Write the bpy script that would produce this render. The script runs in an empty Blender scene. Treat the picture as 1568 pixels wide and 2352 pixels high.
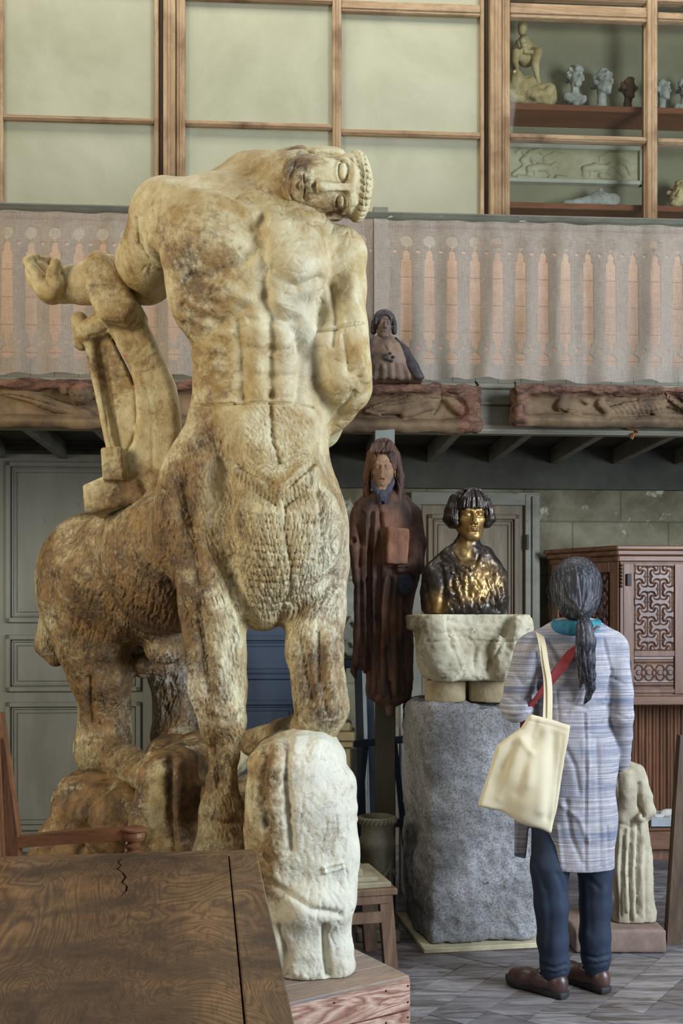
import bpy, bmesh, math, random
import numpy as np
from mathutils import Matrix, Vector, Euler
from mathutils.geometry import tessellate_polygon

SC = bpy.context.scene
COL = SC.collection
F, CX, HY, H = 2352.0, 784.0, 1430.0, 1.40     # focal length in pixels, principal point, horizon row, eye height

def W(px, py, D):
    return np.array([(px - CX) / F * D, D, H + (HY - py) / F * D])

TH = math.radians(3.4); CT, ST = math.cos(TH), math.sin(TH)
DB = 5.0                                        # distance to the gallery front on the optical axis
def uz(px, py, w=0.0):
    """pixel -> (u, z) on the plane at depth w behind the gallery front"""
    tx = (px - CX) / F; tz = (HY - py) / F
    u = (tx * (DB + w * CT) + w * ST) / (CT - tx * ST)
    t = DB + u * ST + w * CT
    return u, H + t * tz
def room(o):
    o.rotation_euler = (0, 0, TH); o.location = (0, DB, 0); return o
def RP(u, w, z):
    return Vector((u * CT - w * ST, DB + u * ST + w * CT, z))

# ------------------------------------------------------------------ objects
def tag(o, label=None, cat=None, group=None, kind=None):
    if label: o['label'] = label
    if cat: o['category'] = cat
    if group: o['group'] = group
    if kind: o['kind'] = kind
    return o
def empty(name, loc=(0, 0, 0), label=None, cat=None, group=None, rz=0):
    o = bpy.data.objects.new(name, None); COL.objects.link(o)
    o.empty_display_size = .05
    o.location = loc; o.rotation_euler = (0, 0, rz)
    return tag(o, label, cat, group)
def link(name, me, mat=None, parent=None, world=True):
    o = bpy.data.objects.new(name, me); COL.objects.link(o)
    if mat: me.materials.append(mat)
    if parent:
        o.parent = parent
        if world:
            o.matrix_parent_inverse = (Matrix.Translation(parent.location) @ parent.rotation_euler.to_matrix().to_4x4()).inverted()
    return o
def npmesh(name, V, Q, smooth=True, attrs=None):
    me = bpy.data.meshes.new(name)
    V = np.asarray(V, np.float32); Q = np.asarray(Q, np.int32)
    n = Q.shape[1]
    me.vertices.add(len(V)); me.vertices.foreach_set('co', V.ravel())
    me.loops.add(Q.size); me.loops.foreach_set('vertex_index', Q.ravel())
    me.polygons.add(len(Q)); me.polygons.foreach_set('loop_start', np.arange(0, Q.size, n, dtype=np.int32))
    me.polygons.foreach_set('loop_total', np.full(len(Q), n, np.int32))
    me.update(calc_edges=True)
    if smooth: me.polygons.foreach_set('use_smooth', np.ones(len(Q), bool))
    if attrs:
        for k, a in attrs.items():
            at = me.attributes.new(k, 'FLOAT', 'POINT'); at.data.foreach_set('value', np.asarray(a, np.float32))
    me.validate(); me.update()
    return me

def worldm(o):
    b = Matrix.Translation(o.location) @ o.rotation_euler.to_matrix().to_4x4()
    return worldm(o.parent) @ o.matrix_parent_inverse @ b if o.parent else b
def reparent(o, p):
    w = worldm(o); b = Matrix.Translation(o.location) @ o.rotation_euler.to_matrix().to_4x4()
    o.parent = p; o.matrix_parent_inverse = worldm(p).inverted() @ w @ b.inverted(); return o

class MB:
    """mesh collector"""
    def __init__(s): s.bm = bmesh.new()
    def box(s, lo, hi, M=None, bev=0.0, seg=1):
        c = [(a + b) / 2 for a, b in zip(lo, hi)]; d = [abs(b - a) for a, b in zip(lo, hi)]
        r = bmesh.ops.create_cube(s.bm, size=1.0)
        vs = r['verts']
        bmesh.ops.scale(s.bm, vec=d, verts=vs); bmesh.ops.translate(s.bm, vec=c, verts=vs)
        if bev > 0:
            es = list({e for v in vs for e in v.link_edges})
            rr = bmesh.ops.bevel(s.bm, geom=es, offset=min(bev, min(d) * .45), segments=seg, affect='EDGES', profile=.5)
            vs = list({v for f in rr['faces'] for v in f.verts} | {v for v in vs if v.is_valid})
        if M is not None: bmesh.ops.transform(s.bm, matrix=M, verts=vs)
        return s
    def prism(s, pts, y0, y1, M=None, holes=()):
        """polygon in xz extruded along y, holes allowed"""
        loops = [list(pts)] + [list(h) for h in holes]
        flat = [p for l in loops for p in l]
        tris = tessellate_polygon([[Vector((p[0], p[1], 0)) for p in l] for l in loops])
        a = [s.bm.verts.new((p[0], y0, p[1])) for p in flat]; b = [s.bm.verts.new((p[0], y1, p[1])) for p in flat]
        for t in tris:
            try: s.bm.faces.new([a[i] for i in t]); s.bm.faces.new([b[i] for i in reversed(t)])
            except ValueError: pass
        k = 0
        for l in loops:
            n = len(l)
            for i in range(n):
                j = (i + 1) % n
                try: s.bm.faces.new([a[k + i], a[k + j], b[k + j], b[k + i]])
                except ValueError: pass
            k += n
        if M is not None: bmesh.ops.transform(s.bm, matrix=M, verts=a + b)
        return s
    def tube(s, pts, rads, n=10, caps=True, sq=1.0):
        pts = [Vector(p) for p in pts]
        if not hasattr(rads, '__len__'): rads = [rads] * len(pts)
        prev = None; rings = []
        for i, p in enumerate(pts):
            t = (pts[min(i + 1, len(pts) - 1)] - pts[max(i - 1, 0)]).normalized()
            ref = prev if prev is not None else (Vector((0, 0, 1)) if abs(t.z) < .9 else Vector((1, 0, 0)))
            x = (ref - t * ref.dot(t)).normalized(); y = t.cross(x); prev = x
            rings.append([s.bm.verts.new(p + (x * math.cos(2 * math.pi * k / n) + y * math.sin(2 * math.pi * k / n) * sq) * rads[i]) for k in range(n)])
        for a, b in zip(rings, rings[1:]):
            for k in range(n): s.bm.faces.new([a[k], a[(k + 1) % n], b[(k + 1) % n], b[k]])
        if caps: s.bm.faces.new(rings[0][::-1]); s.bm.faces.new(rings[-1])
        return s
    def lathe(s, prof, c=(0, 0, 0), n=32, M=None):
        vs = []
        rings = []
        for r, z in prof:
            ring = [s.bm.verts.new((c[0] + r * math.cos(2 * math.pi * k / n), c[1] + r * math.sin(2 * math.pi * k / n), c[2] + z)) for k in range(n)]
            rings.append(ring); vs += ring
        for a, b in zip(rings, rings[1:]):
            for k in range(n): s.bm.faces.new([a[k], a[(k + 1) % n], b[(k + 1) % n], b[k]])
        s.bm.faces.new(rings[0][::-1]); s.bm.faces.new(rings[-1])
        if M is not None: bmesh.ops.transform(s.bm, matrix=M, verts=vs)
        return s
    def build(s, name, mat, parent=None, smooth=False, world=True):
        bmesh.ops.recalc_face_normals(s.bm, faces=s.bm.faces[:])
        me = bpy.data.meshes.new(name); s.bm.to_mesh(me); s.bm.free()
        if smooth:
            me.polygons.foreach_set('use_smooth', np.ones(len(me.polygons), bool))
            try: me.set_sharp_from_angle(angle=math.radians(40))
            except Exception: pass
        return link(name, me, mat, parent, world)

# ------------------------------------------------------------------ noise
_rng = np.random.default_rng(7)
_LAT = _rng.random((64, 64, 64), dtype=np.float32)
def vnoise(P, s, seed=0):
    P = np.asarray(P, np.float32) * s + seed * 17.31
    I = np.floor(P).astype(np.int32); f = P - I; f = f * f * (3 - 2 * f); I &= 63; J = (I + 1) & 63
    x0, y0, z0 = I[..., 0], I[..., 1], I[..., 2]; x1, y1, z1 = J[..., 0], J[..., 1], J[..., 2]
    fx, fy, fz = f[..., 0], f[..., 1], f[..., 2]
    L = _LAT
    a = L[x0, y0, z0] * (1 - fx) + L[x1, y0, z0] * fx; b = L[x0, y1, z0] * (1 - fx) + L[x1, y1, z0] * fx
    c = L[x0, y0, z1] * (1 - fx) + L[x1, y0, z1] * fx; d = L[x0, y1, z1] * (1 - fx) + L[x1, y1, z1] * fx
    return ((a * (1 - fy) + b * fy) * (1 - fz) + (c * (1 - fy) + d * fy) * fz) * 2 - 1
def fbm(P, s, o=4, seed=0):
    r = 0; a = 1; t = 0
    for i in range(o):
        r = r + a * vnoise(P, s * 2 ** i, seed + i); t += a; a *= .5
    return r / t

# ------------------------------------------------------------------ solid sculpting on a distance field
class SDF:
    def __init__(s, persp=False): s.ops = []; s.persp = persp
    def _add(s, fn, lo, hi, k, mode):
        s.ops.append((fn, np.array(lo, float), np.array(hi, float), k, mode)); return s
    def _pr(s, p, r):
        """with persp=True points are (pixel x, pixel y, distance) and radii pixels"""
        if s.persp: return W(*p), (r * p[2] / F if r is not None else None)
        return np.array(p, float), r
    def cap(s, a, b, ra, rb, k=.02, mode='u', sy=1.0):
        a, ra = s._pr(a, ra); b, rb = s._pr(b, rb)
        A = a.copy(); B = b.copy(); A[1] /= sy; B[1] /= sy; d = B - A; L = float(d @ d) + 1e-12
        def fn(X, Y, Z):
            Y = Y / sy
            t = np.clip(((X - A[0]) * d[0] + (Y - A[1]) * d[1] + (Z - A[2]) * d[2]) / L, 0, 1)
            q = np.sqrt((X - A[0] - t * d[0]) ** 2 + (Y - A[1] - t * d[1]) ** 2 + (Z - A[2] - t * d[2]) ** 2)
            return (q - ra - t * (rb - ra)) * min(1, sy)
        m = max(ra, rb); mv = np.array([m, m * sy, m])
        return s._add(fn, np.minimum(a, b) - mv, np.maximum(a, b) + mv, k, mode)
    def path(s, pts, k=.02, mode='u', sy=1.0):
        for p, q in zip(pts, pts[1:]): s.cap(p[:3], q[:3], p[3], q[3], k, mode, sy)
        return s
    def ell(s, c, r, k=.02, mode='u', rot=(0, 0, 0)):
        if s.persp:
            sc = c[2] / F; c = W(*c); r = [q * sc for q in r]
        c = np.array(c, float); r = np.array(r, float); m = max(r)
        R = np.array(Euler([math.radians(q) for q in rot]).to_matrix()) if any(rot) else None
        def fn(X, Y, Z):
            x = X - c[0]; y = Y - c[1]; z = Z - c[2]
            if R is not None:
                x, y, z = (x * R[0, 0] + y * R[1, 0] + z * R[2, 0], x * R[0, 1] + y * R[1, 1] + z * R[2, 1], x * R[0, 2] + y * R[1, 2] + z * R[2, 2])
            k0 = np.sqrt((x / r[0]) ** 2 + (y / r[1]) ** 2 + (z / r[2]) ** 2)
            k1 = np.sqrt((x / r[0] ** 2) ** 2 + (y / r[1] ** 2) ** 2 + (z / r[2] ** 2) ** 2) + 1e-9
            return k0 * (k0 - 1) / k1
        mm = r if R is None else np.array([m] * 3)
        return s._add(fn, c - mm, c + mm, k, mode)
    def box(s, c, h, rd=.01, k=.01, mode='u', rot=(0, 0, 0)):
        c = np.array(c, float); h = np.array(h, float) - rd; m = float(np.linalg.norm(h)) + rd
        R = np.array(Euler([math.radians(q) for q in rot]).to_matrix())
        def fn(X, Y, Z):
            x = X - c[0]; y = Y - c[1]; z = Z - c[2]
            x, y, z = (x * R[0, 0] + y * R[1, 0] + z * R[2, 0], x * R[0, 1] + y * R[1, 1] + z * R[2, 1], x * R[0, 2] + y * R[1, 2] + z * R[2, 2])
            x = abs(x) - h[0]; y = abs(y) - h[1]; z = abs(z) - h[2]
            return np.sqrt(np.maximum(x, 0) ** 2 + np.maximum(y, 0) ** 2 + np.maximum(z, 0) ** 2) + np.minimum(np.maximum(x, np.maximum(y, z)), 0) - rd
        e = np.abs(R) @ (h + rd)
        return s._add(fn, c - e, c + e, k, mode)
    def poly(s, pts, D, th, rd=.02, k=.02, mode='u', lean=0.0):
        """outline (pixels, or xz metres) extruded in depth around D with half thickness th"""
        if s.persp: P = np.array([[(p[0] - CX) / F * D, H + (HY - p[1]) / F * D] for p in pts])
        else: P = np.array(pts, float)
        zc = P[:, 1].mean()
        def fn(X, Y, Z):
            d = None; sg = None
            X2, Z2 = np.broadcast_arrays(X, Z)
            X2 = X2[:, :1, :]; Z2 = Z2[:, :1, :]
            d = np.full(X2.shape, 1e9); ins = np.zeros(X2.shape, bool)
            n = len(P)
            for i in range(n):
                ax, az = P[i]; bx, bz = P[i - 1]
                ex, ez = bx - ax, bz - az; wx = X2 - ax; wz = Z2 - az
                t = np.clip((wx * ex + wz * ez) / (ex * ex + ez * ez + 1e-12), 0, 1)
                d = np.minimum(d, (wx - ex * t) ** 2 + (wz - ez * t) ** 2)
                c = ((az > Z2) != (bz > Z2)) & (X2 < (bx - ax) * (Z2 - az) / (bz - az + 1e-12) + ax)
                ins ^= c
            d = np.sqrt(d); d = np.where(ins, -d, d) + rd
            y = np.abs(Y - D - lean * (Z - zc)) - th + rd
            return np.sqrt(np.maximum(d, 0) ** 2 + np.maximum(y, 0) ** 2) + np.minimum(np.maximum(d, y), 0) - rd
        ex = abs(lean) * (P[:, 1].max() - P[:, 1].min()) * .5
        return s._add(fn, [P[:, 0].min(), D - th - ex, P[:, 1].min()], [P[:, 0].max(), D + th + ex, P[:, 1].max()], k, mode)
    def field(s, h, pad=None):
        us = [o for o in s.ops if o[4] == 'u']
        lo = np.min([o[1] for o in us], axis=0) - 3 * h - .01; hi = np.max([o[2] for o in us], axis=0) + 3 * h + .01
        n = np.ceil((hi - lo) / h).astype(int) + 1
        G = np.full(n, .5, np.float32)
        for fn, l, u, k, mode in s.ops:
            m = k + 3 * h
            i0 = np.clip(np.floor((l - m - lo) / h).astype(int), 0, n); i1 = np.clip(np.ceil((u + m - lo) / h).astype(int) + 1, 0, n)
            if (i1 <= i0).any(): continue
            X = (lo[0] + h * np.arange(i0[0], i1[0]))[:, None, None]; Y = (lo[1] + h * np.arange(i0[1], i1[1]))[None, :, None]; Z = (lo[2] + h * np.arange(i0[2], i1[2]))[None, None, :]
            d = fn(X, Y, Z).astype(np.float32)
            sl = (slice(i0[0], i1[0]), slice(i0[1], i1[1]), slice(i0[2], i1[2])); g = G[sl]
            kk = max(k, 1e-5)
            if mode == 'u':
                q = np.maximum(kk - np.abs(g - d), 0) / kk; G[sl] = np.minimum(g, d) - q * q * kk * .25
            elif mode == 's':
                d = -d; q = np.maximum(kk - np.abs(g - d), 0) / kk; G[sl] = np.maximum(g, d) + q * q * kk * .25
        return G, lo
    def mesh(s, h, smooth=2, fnmod=None):
        G, lo = s.field(h)
        if fnmod: G = fnmod(G, lo, h)
        G[0] = G[-1] = 1; G[:, 0] = G[:, -1] = 1; G[:, :, 0] = G[:, :, -1] = 1
        V, Q = nets(G)
        V = V * h + lo
        return lap(V, Q, smooth), Q

def nets(G):
    n = np.array(G.shape); ins = G < 0
    cnt = np.zeros(n - 1, np.uint8)
    for i in (0, 1):
        for j in (0, 1):
            for k in (0, 1):
                cnt += ins[i:n[0] - 1 + i, j:n[1] - 1 + j, k:n[2] - 1 + k]
    act = (cnt > 0) & (cnt < 8)
    C = np.argwhere(act); idx = np.full(n - 1, -1, np.int32); idx[act] = np.arange(len(C), dtype=np.int32)
    acc = np.zeros((len(C), 3)); num = np.zeros(len(C))
    corners = [(i, j, k) for i in (0, 1) for j in (0, 1) for k in (0, 1)]
    val = {c: G[C[:, 0] + c[0], C[:, 1] + c[1], C[:, 2] + c[2]].astype(np.float64) for c in corners}
    for c in corners:
        for ax in range(3):
            if c[ax] == 0:
                e = list(c); e[ax] = 1; e = tuple(e)
                a, b = val[c], val[e]; m = (a < 0) != (b < 0)
                t = np.where(m, a / np.where(m, a - b, 1), 0)
                p = np.array(c, float)[None] + 0 * acc; p[:, ax] = t
                acc += p * m[:, None]; num += m
    V = C + acc / num[:, None]
    Q = []
    for ax in range(3):
        o1, o2 = [(1, 2), (2, 0), (0, 1)][ax]
        sa = [slice(None)] * 3; sb = [slice(None)] * 3; sa[ax] = slice(0, -1); sb[ax] = slice(1, None)
        A = ins[tuple(sa)]; B = ins[tuple(sb)]
        E = np.argwhere(A != B)
        E = E[(E[:, o1] > 0) & (E[:, o2] > 0) & (E[:, o1] < n[o1] - 1) & (E[:, o2] < n[o2] - 1)]
        s = A[E[:, 0], E[:, 1], E[:, 2]]
        def g(d1, d2):
            q = E.copy(); q[:, o1] -= d1; q[:, o2] -= d2
            return idx[q[:, 0], q[:, 1], q[:, 2]]
        q = np.stack([g(1, 1), g(0, 1), g(0, 0), g(1, 0)], 1)
        q[~s] = q[~s][:, ::-1]
        Q.append(q)
    return V, np.concatenate(Q)

def lap(V, Q, it, lam=.5):
    for _ in range(it):
        S = np.zeros_like(V); c = np.zeros(len(V))
        for i in range(4):
            a, b = Q[:, i], Q[:, (i + 1) % 4]
            for ax in range(3):
                S[:, ax] += np.bincount(a, V[b, ax], len(V)) + np.bincount(b, V[a, ax], len(V))
            c += np.bincount(a, minlength=len(V)) + np.bincount(b, minlength=len(V))
        V = V * (1 - lam) + lam * S / np.maximum(c, 1)[:, None]
    return V
def normals(V, Q):
    n = np.cross(V[Q[:, 2]] - V[Q[:, 0]], V[Q[:, 3]] - V[Q[:, 1]]); N = np.zeros_like(V)
    for i in range(4):
        for ax in range(3): N[:, ax] += np.bincount(Q[:, i], n[:, ax], len(V))
    return N / (np.linalg.norm(N, axis=1)[:, None] + 1e-12)
def join(*parts):
    V = []; Q = []; k = 0
    for v, q in parts:
        V.append(v); Q.append(q + k); k += len(v)
    return np.concatenate(V), np.concatenate(Q)
def segdist(P, pts):
    """distance in 2-d from points to a polyline"""
    d = np.full(len(P), 1e9)
    for a, b in zip(pts, pts[1:]):
        a = np.array(a[:2], float); b = np.array(b[:2], float); e = b - a
        t = np.clip(((P - a) @ e) / (e @ e + 1e-9), 0, 1)
        d = np.minimum(d, np.hypot(P[:, 0] - a[0] - t * e[0], P[:, 1] - a[1] - t * e[1]))
    return d
def subdiv(V, Q, smooth=1):
    n = len(V); E = np.sort(np.stack([Q, np.roll(Q, -1, 1)], -1).reshape(-1, 2), 1).astype(np.int64); key = E[:, 0] * n + E[:, 1]
    u, inv = np.unique(key, return_inverse=True); em = (V[u // n] + V[u % n]) / 2; fm = V[Q].mean(1); m = len(u)
    e = inv.reshape(-1, 4) + n; f = np.arange(len(Q)) + n + m
    Qn = np.concatenate([np.stack([Q[:, i], e[:, i], f, e[:, (i - 1) % 4]], 1) for i in range(4)])
    return lap(np.concatenate([V, em, fm]), Qn, smooth), Qn
def carve(V, Q, strokes, proj, facing=None):
    """sculpting strokes: (polyline, width, height[, dmin, dmax]) seen through proj(V) -> 2-d, applied to surfaces that face the sculptor"""
    N = normals(V, Q); P = proj(V)
    if facing is None: fc = np.ones(len(V))
    else: fc = np.clip(-(N @ np.array(facing, float)) * 2.0 + .2, 0, 1) if not callable(facing) else facing(V, N)
    live = np.nonzero(fc > .02)[0]; PL = P[live]; lo0 = PL.min(0); ext = PL.max(0) - lo0; nb = 48; cs = ext / nb + 1e-9
    C = np.minimum((PL - lo0) / cs, nb - 1).astype(int); cell = C[:, 0] * nb + C[:, 1]; order = np.argsort(cell, kind='stable'); start = np.searchsorted(cell[order], np.arange(nb * nb + 1)); live = live[order]
    disp = np.zeros(len(V))
    for st in strokes:
        pts, w, hgt = st[:3]
        a = np.array([p[:2] for p in pts], float); lo = a.min(0) - 2.6 * w; hi = a.max(0) + 2.6 * w
        c0 = np.clip(np.floor((lo - lo0) / cs).astype(int), 0, nb); c1 = np.clip(np.floor((hi - lo0) / cs).astype(int) + 1, 0, nb)
        if (c1 <= c0).any(): continue
        ids = np.concatenate([live[start[i * nb + c0[1]]:start[i * nb + c1[1] - 1 + 1]] for i in range(c0[0], c1[0])])
        if len(st) > 3: ids = ids[(V[ids, 1] > st[3]) & (V[ids, 1] < st[4])]
        if not len(ids): continue
        p = P[ids]; m = (p > lo).all(1) & (p < hi).all(1); ids = ids[m]
        if not len(ids): continue
        d = segdist(P[ids], pts) if len(pts) > 1 else np.hypot(*(P[ids] - a[0]).T)
        disp[ids] += hgt * np.exp(-(d / w) ** 2) * fc[ids]
    return V + N * disp[:, None]
def pixproj(V):
    return np.stack([CX + V[:, 0] / V[:, 1] * F, HY - (V[:, 2] - H) / V[:, 1] * F], 1)
def camface(V, N):
    d = V - np.array([0, 0, H]); d /= np.linalg.norm(d, axis=1)[:, None]
    return np.clip(-(N * d).sum(1) * 2.2, 0, 1)

# ------------------------------------------------------------------ a head, chin z=0, crown z=1, facing -y
def head_ops(S, hair=None, beard=False, lids=True, neck=.35, eyes=True):
    S.ell((0, .07, .64), (.30, .37, .35), .05)
    S.ell((0, -.08, .40), (.245, .27, .37), .08)
    S.ell((0, -.25, .10), (.11, .09, .09), .08)
    for x in (-1, 1):
        S.cap((x * .20, .02, .27), (x * .07, -.22, .08), .08, .08, .08)
        S.ell((x * .165, -.20, .40), (.08, .08, .07), .06)
        S.ell((x * .118, -.355, .50), (.085, .07, .058), .05, 's')
        if eyes:
            S.ell((x * .115, -.262, .497), (.062, .06, .05), .012)
            if lids:
                S.path([(x * .185, -.262, .495, .012), (x * .15, -.305, .528, .014), (x * .10, -.318, .53, .014), (x * .052, -.285, .497, .01)], .012)
                S.path([(x * .185, -.262, .495, .009), (x * .14, -.298, .466, .010), (x * .09, -.302, .467, .010), (x * .052, -.285, .495, .009)], .01)
        S.path([(x * .21, -.235, .545, .02), (x * .13, -.315, .578, .027), (x * .045, -.335, .565, .025)], .04)
        S.ell((x * .043, -.375, .315), (.033, .045, .03), .02)
        S.ell((x * .03, -.40, .293), (.014, .02, .012), .008, 's')
        S.ell((x * .295, .06, .46), (.035, .075, .12), .02)
        S.ell((x * .325, .04, .47), (.02, .04, .08), .02, 's')
    S.cap((0, -.315, .55), (0, -.415, .345), .026, .038, .04)
    S.ell((0, -.422, .325), (.036, .04, .034), .02)
    S.ell((0, -.30, .215), (.11, .06, .06), .06)
    S.path([(-.085, -.318, .212, .008), (-.035, -.362, .232, .020), (0, -.366, .225, .018), (.035, -.362, .232, .020), (.085, -.318, .212, .008)], .015)
    S.path([(-.07, -.322, .205, .008), (0, -.352, .185, .026), (.07, -.322, .205, .008)], .015)
    S.path([(-.09, -.335, .210, .004), (0, -.40, .208, .006), (.09, -.335, .210, .004)], .008, 's')
    S.ell((0, -.36, .145), (.08, .03, .022), .04, 's')
    if neck: S.cap((0, .07, .25), (0, .10, -neck), .175, .19, .07)
def place(V, scale, R, t):
    return (V * np.array(scale)) @ np.array(R).T + np.array(t)
def rotm(x=0, y=0, z=0, order='XYZ'):
    return np.array(Euler([math.radians(q) for q in (x, y, z)], order).to_matrix())
def basis(right, up):
    """matrix whose columns are the images of local x (its own right as seen by us), y (into the head) and z (up)"""
    r = np.array(right, float); u = np.array(up, float); u /= np.linalg.norm(u); r -= u * (r @ u); r /= np.linalg.norm(r)
    y = np.cross(u, r); return np.stack([r, y, u], 1)
ROOM = Matrix.Translation((0, DB, 0)) @ Matrix.Rotation(TH, 4, 'Z')
def rlink(o, parent=None):
    """mesh given in room axes (u, w, z)"""
    if parent:
        o.parent = parent
        pm = Matrix.Translation(parent.location) @ parent.rotation_euler.to_matrix().to_4x4()
        o.matrix_parent_inverse = pm.inverted() @ ROOM
    else: o.location = ROOM.translation; o.rotation_euler = (0, 0, TH)
    return o
def rbuild(mb, name, mat, parent=None, smooth=False, kind=None):
    return tag(rlink(mb.build(name, mat, None, smooth), parent), kind=kind)
def pbox(mb, x0, y0, x1, y1, w, depth, bev=.004, slope=None):
    """box whose front face spans the pixel rectangle on the plane w, depth metres thick behind it"""
    u0 = uz(x0, (y0 + y1) / 2, w)[0]; u1 = uz(x1, (y0 + y1) / 2, w)[0]; xm = (x0 + x1) / 2
    z1 = uz(xm, y0, w)[1]; z0 = uz(xm, y1, w)[1]
    mb.box((u0, w, z0), (u1, w + depth, z1), bev=bev); return mb
def rempty(name, px, py, w, label, cat, group=None):
    u, z = uz(px, py, w)
    return empty(name, RP(u, w, z), label, cat, group, rz=TH)
# ------------------------------------------------------------------ materials
def srgb(r, g, b):
    f = lambda c: (c / 255 / 12.92) if c / 255 <= .04045 else ((c / 255 + .055) / 1.055) ** 2.4
    return (f(r), f(g), f(b), 1)
class NT:
    def __init__(s, name):
        s.m = bpy.data.materials.new(name); s.m.use_nodes = True; s.t = s.m.node_tree
        s.b = s.t.nodes['Principled BSDF']; s.out = s.t.nodes['Material Output']
        s.tc = s.t.nodes.new('ShaderNodeTexCoord'); s.geo = None
    def n(s, typ, **kw):
        o = s.t.nodes.new(typ)
        for k, v in kw.items():
            if k.startswith('i_'):
                key = k[2:].replace('_', ' ')
                o.inputs[key].default_value = v
            else: setattr(o, k, v)
        return o
    def l(s, a, b): s.t.links.new(a, b)
    def map(s, scale=(1, 1, 1), rot=(0, 0, 0), src='Object', loc=(0, 0, 0)):
        m = s.n('ShaderNodeMapping'); m.inputs['Scale'].default_value = scale; m.inputs['Rotation'].default_value = [math.radians(r) for r in rot]; m.inputs['Location'].default_value = loc
        s.l(s.tc.outputs[src] if isinstance(src, str) else src, m.inputs['Vector']); return m.outputs[0]
    def noise(s, scale, detail=4, vec=None, rough=.55, dist=0):
        o = s.n('ShaderNodeTexNoise'); o.inputs['Scale'].default_value = scale; o.inputs['Detail'].default_value = detail; o.inputs['Roughness'].default_value = rough; o.inputs['Distortion'].default_value = dist
        s.l(vec if vec is not None else s.tc.outputs['Object'], o.inputs['Vector']); return o.outputs['Fac']
    def ramp(s, fac, stops, interp='LINEAR'):
        o = s.n('ShaderNodeValToRGB'); cr = o.color_ramp; cr.interpolation = interp
        while len(cr.elements) < len(stops): cr.elements.new(.5)
        for e, (p, c) in zip(cr.elements, stops):
            e.position = p; e.color = c if hasattr(c, '__len__') else (c, c, c, 1)
        s.l(fac, o.inputs['Fac']); return o.outputs['Color']
    def mix(s, fac, a, b, bt='MIX'):
        o = s.n('ShaderNodeMix', data_type='RGBA', blend_type=bt)
        for v, k in ((fac, 0), (a, 6), (b, 7)):
            if isinstance(v, (int, float)): o.inputs[k].default_value = v if k == 0 else (v, v, v, 1)
            elif isinstance(v, tuple): o.inputs[k].default_value = v
            else: s.l(v, o.inputs[k])
        return o.outputs[2]
    def math(s, op, a, b=0.0, clamp=False):
        o = s.n('ShaderNodeMath', operation=op, use_clamp=clamp)
        for v, k in ((a, 0), (b, 1)):
            if isinstance(v, (int, float)): o.inputs[k].default_value = v
            else: s.l(v, o.inputs[k])
        return o.outputs[0]
    def attr(s, name):
        o = s.n('ShaderNodeAttribute', attribute_name=name); return o.outputs['Fac']
    def bump(s, h, strength=.3, dist=.01, prev=None):
        o = s.n('ShaderNodeBump'); o.inputs['Strength'].default_value = strength; o.inputs['Distance'].default_value = dist
        s.l(h, o.inputs['Height'])
        if prev is not None: s.l(prev, o.inputs['Normal'])
        s.l(o.outputs[0], s.b.inputs['Normal']); return o.outputs[0]
    def col(s, c):
        if isinstance(c, tuple): s.b.inputs['Base Color'].default_value = c
        else: s.l(c, s.b.inputs['Base Color'])
        return s
    def set(s, rough=.6, metal=0, spec=.5):
        if isinstance(rough, (int, float)): s.b.inputs['Roughness'].default_value = rough
        else: s.l(rough, s.b.inputs['Roughness'])
        s.b.inputs['Metallic'].default_value = metal; s.b.inputs['Specular IOR Level'].default_value = spec
        return s

def simple(name, c1, c2=None, scale=8, rough=.7, bump=.2, bscale=60, stretch=(1, 1, 1), metal=0, spec=.4, dist=.004, lo=.35, hi=.65, speck=None):
    s = NT(name); v = s.map(stretch)
    c2 = c2 or tuple(x * .6 for x in c1[:3]) + (1,)
    c = s.mix(s.ramp(s.noise(scale, 6, v, .6), [(lo, 0.0), (hi, 1.0)]), c1, c2)
    if speck:
        c = s.mix(s.ramp(s.noise(speck[0], 3, v, .7), [(speck[1], 0.0), (speck[1] + .08, 1.0)]), c, speck[2])
    s.col(c).set(rough, metal, spec)
    if bump: s.bump(s.noise(bscale, 6, v, .65), bump, dist)
    return s.m

def wood(name, c1, c2, c3=None, axis='z', scale=1.0, rough=.5, bump=.25, ring=9, spec=.4, dark=None):
    """grain runs along axis"""
    s = NT(name)
    st = {'x': (.12, 1, 1), 'y': (1, .12, 1), 'z': (1, 1, .12)}[axis]
    v = s.map(tuple(q * scale for q in st))
    base = s.noise(3.0, 4, v, .5, .8)
    w = s.math('FRACT', s.math('MULTIPLY', base, ring))
    w = s.ramp(w, [(0, 0.0), (.55, 1.0), (.9, .35), (1, 0.0)])
    fine = s.noise(90, 3, v, .7)
    c = s.mix(w, c1, c2)
    c = s.mix(s.math('MULTIPLY', s.ramp(fine, [(.45, 0.0), (.7, 1.0)]), .5), c, c3 or tuple(x * .5 for x in c1[:3]) + (1,))
    if dark: c = s.mix(s.ramp(s.noise(2.2, 5, s.map((scale, scale, scale)), .6), [(.5, 0.0), (.68, 1.0)]), c, dark)
    s.col(c).set(rough, 0, spec)
    s.bump(s.mix(.5, w, fine), bump, .003)
    return s.m

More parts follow.
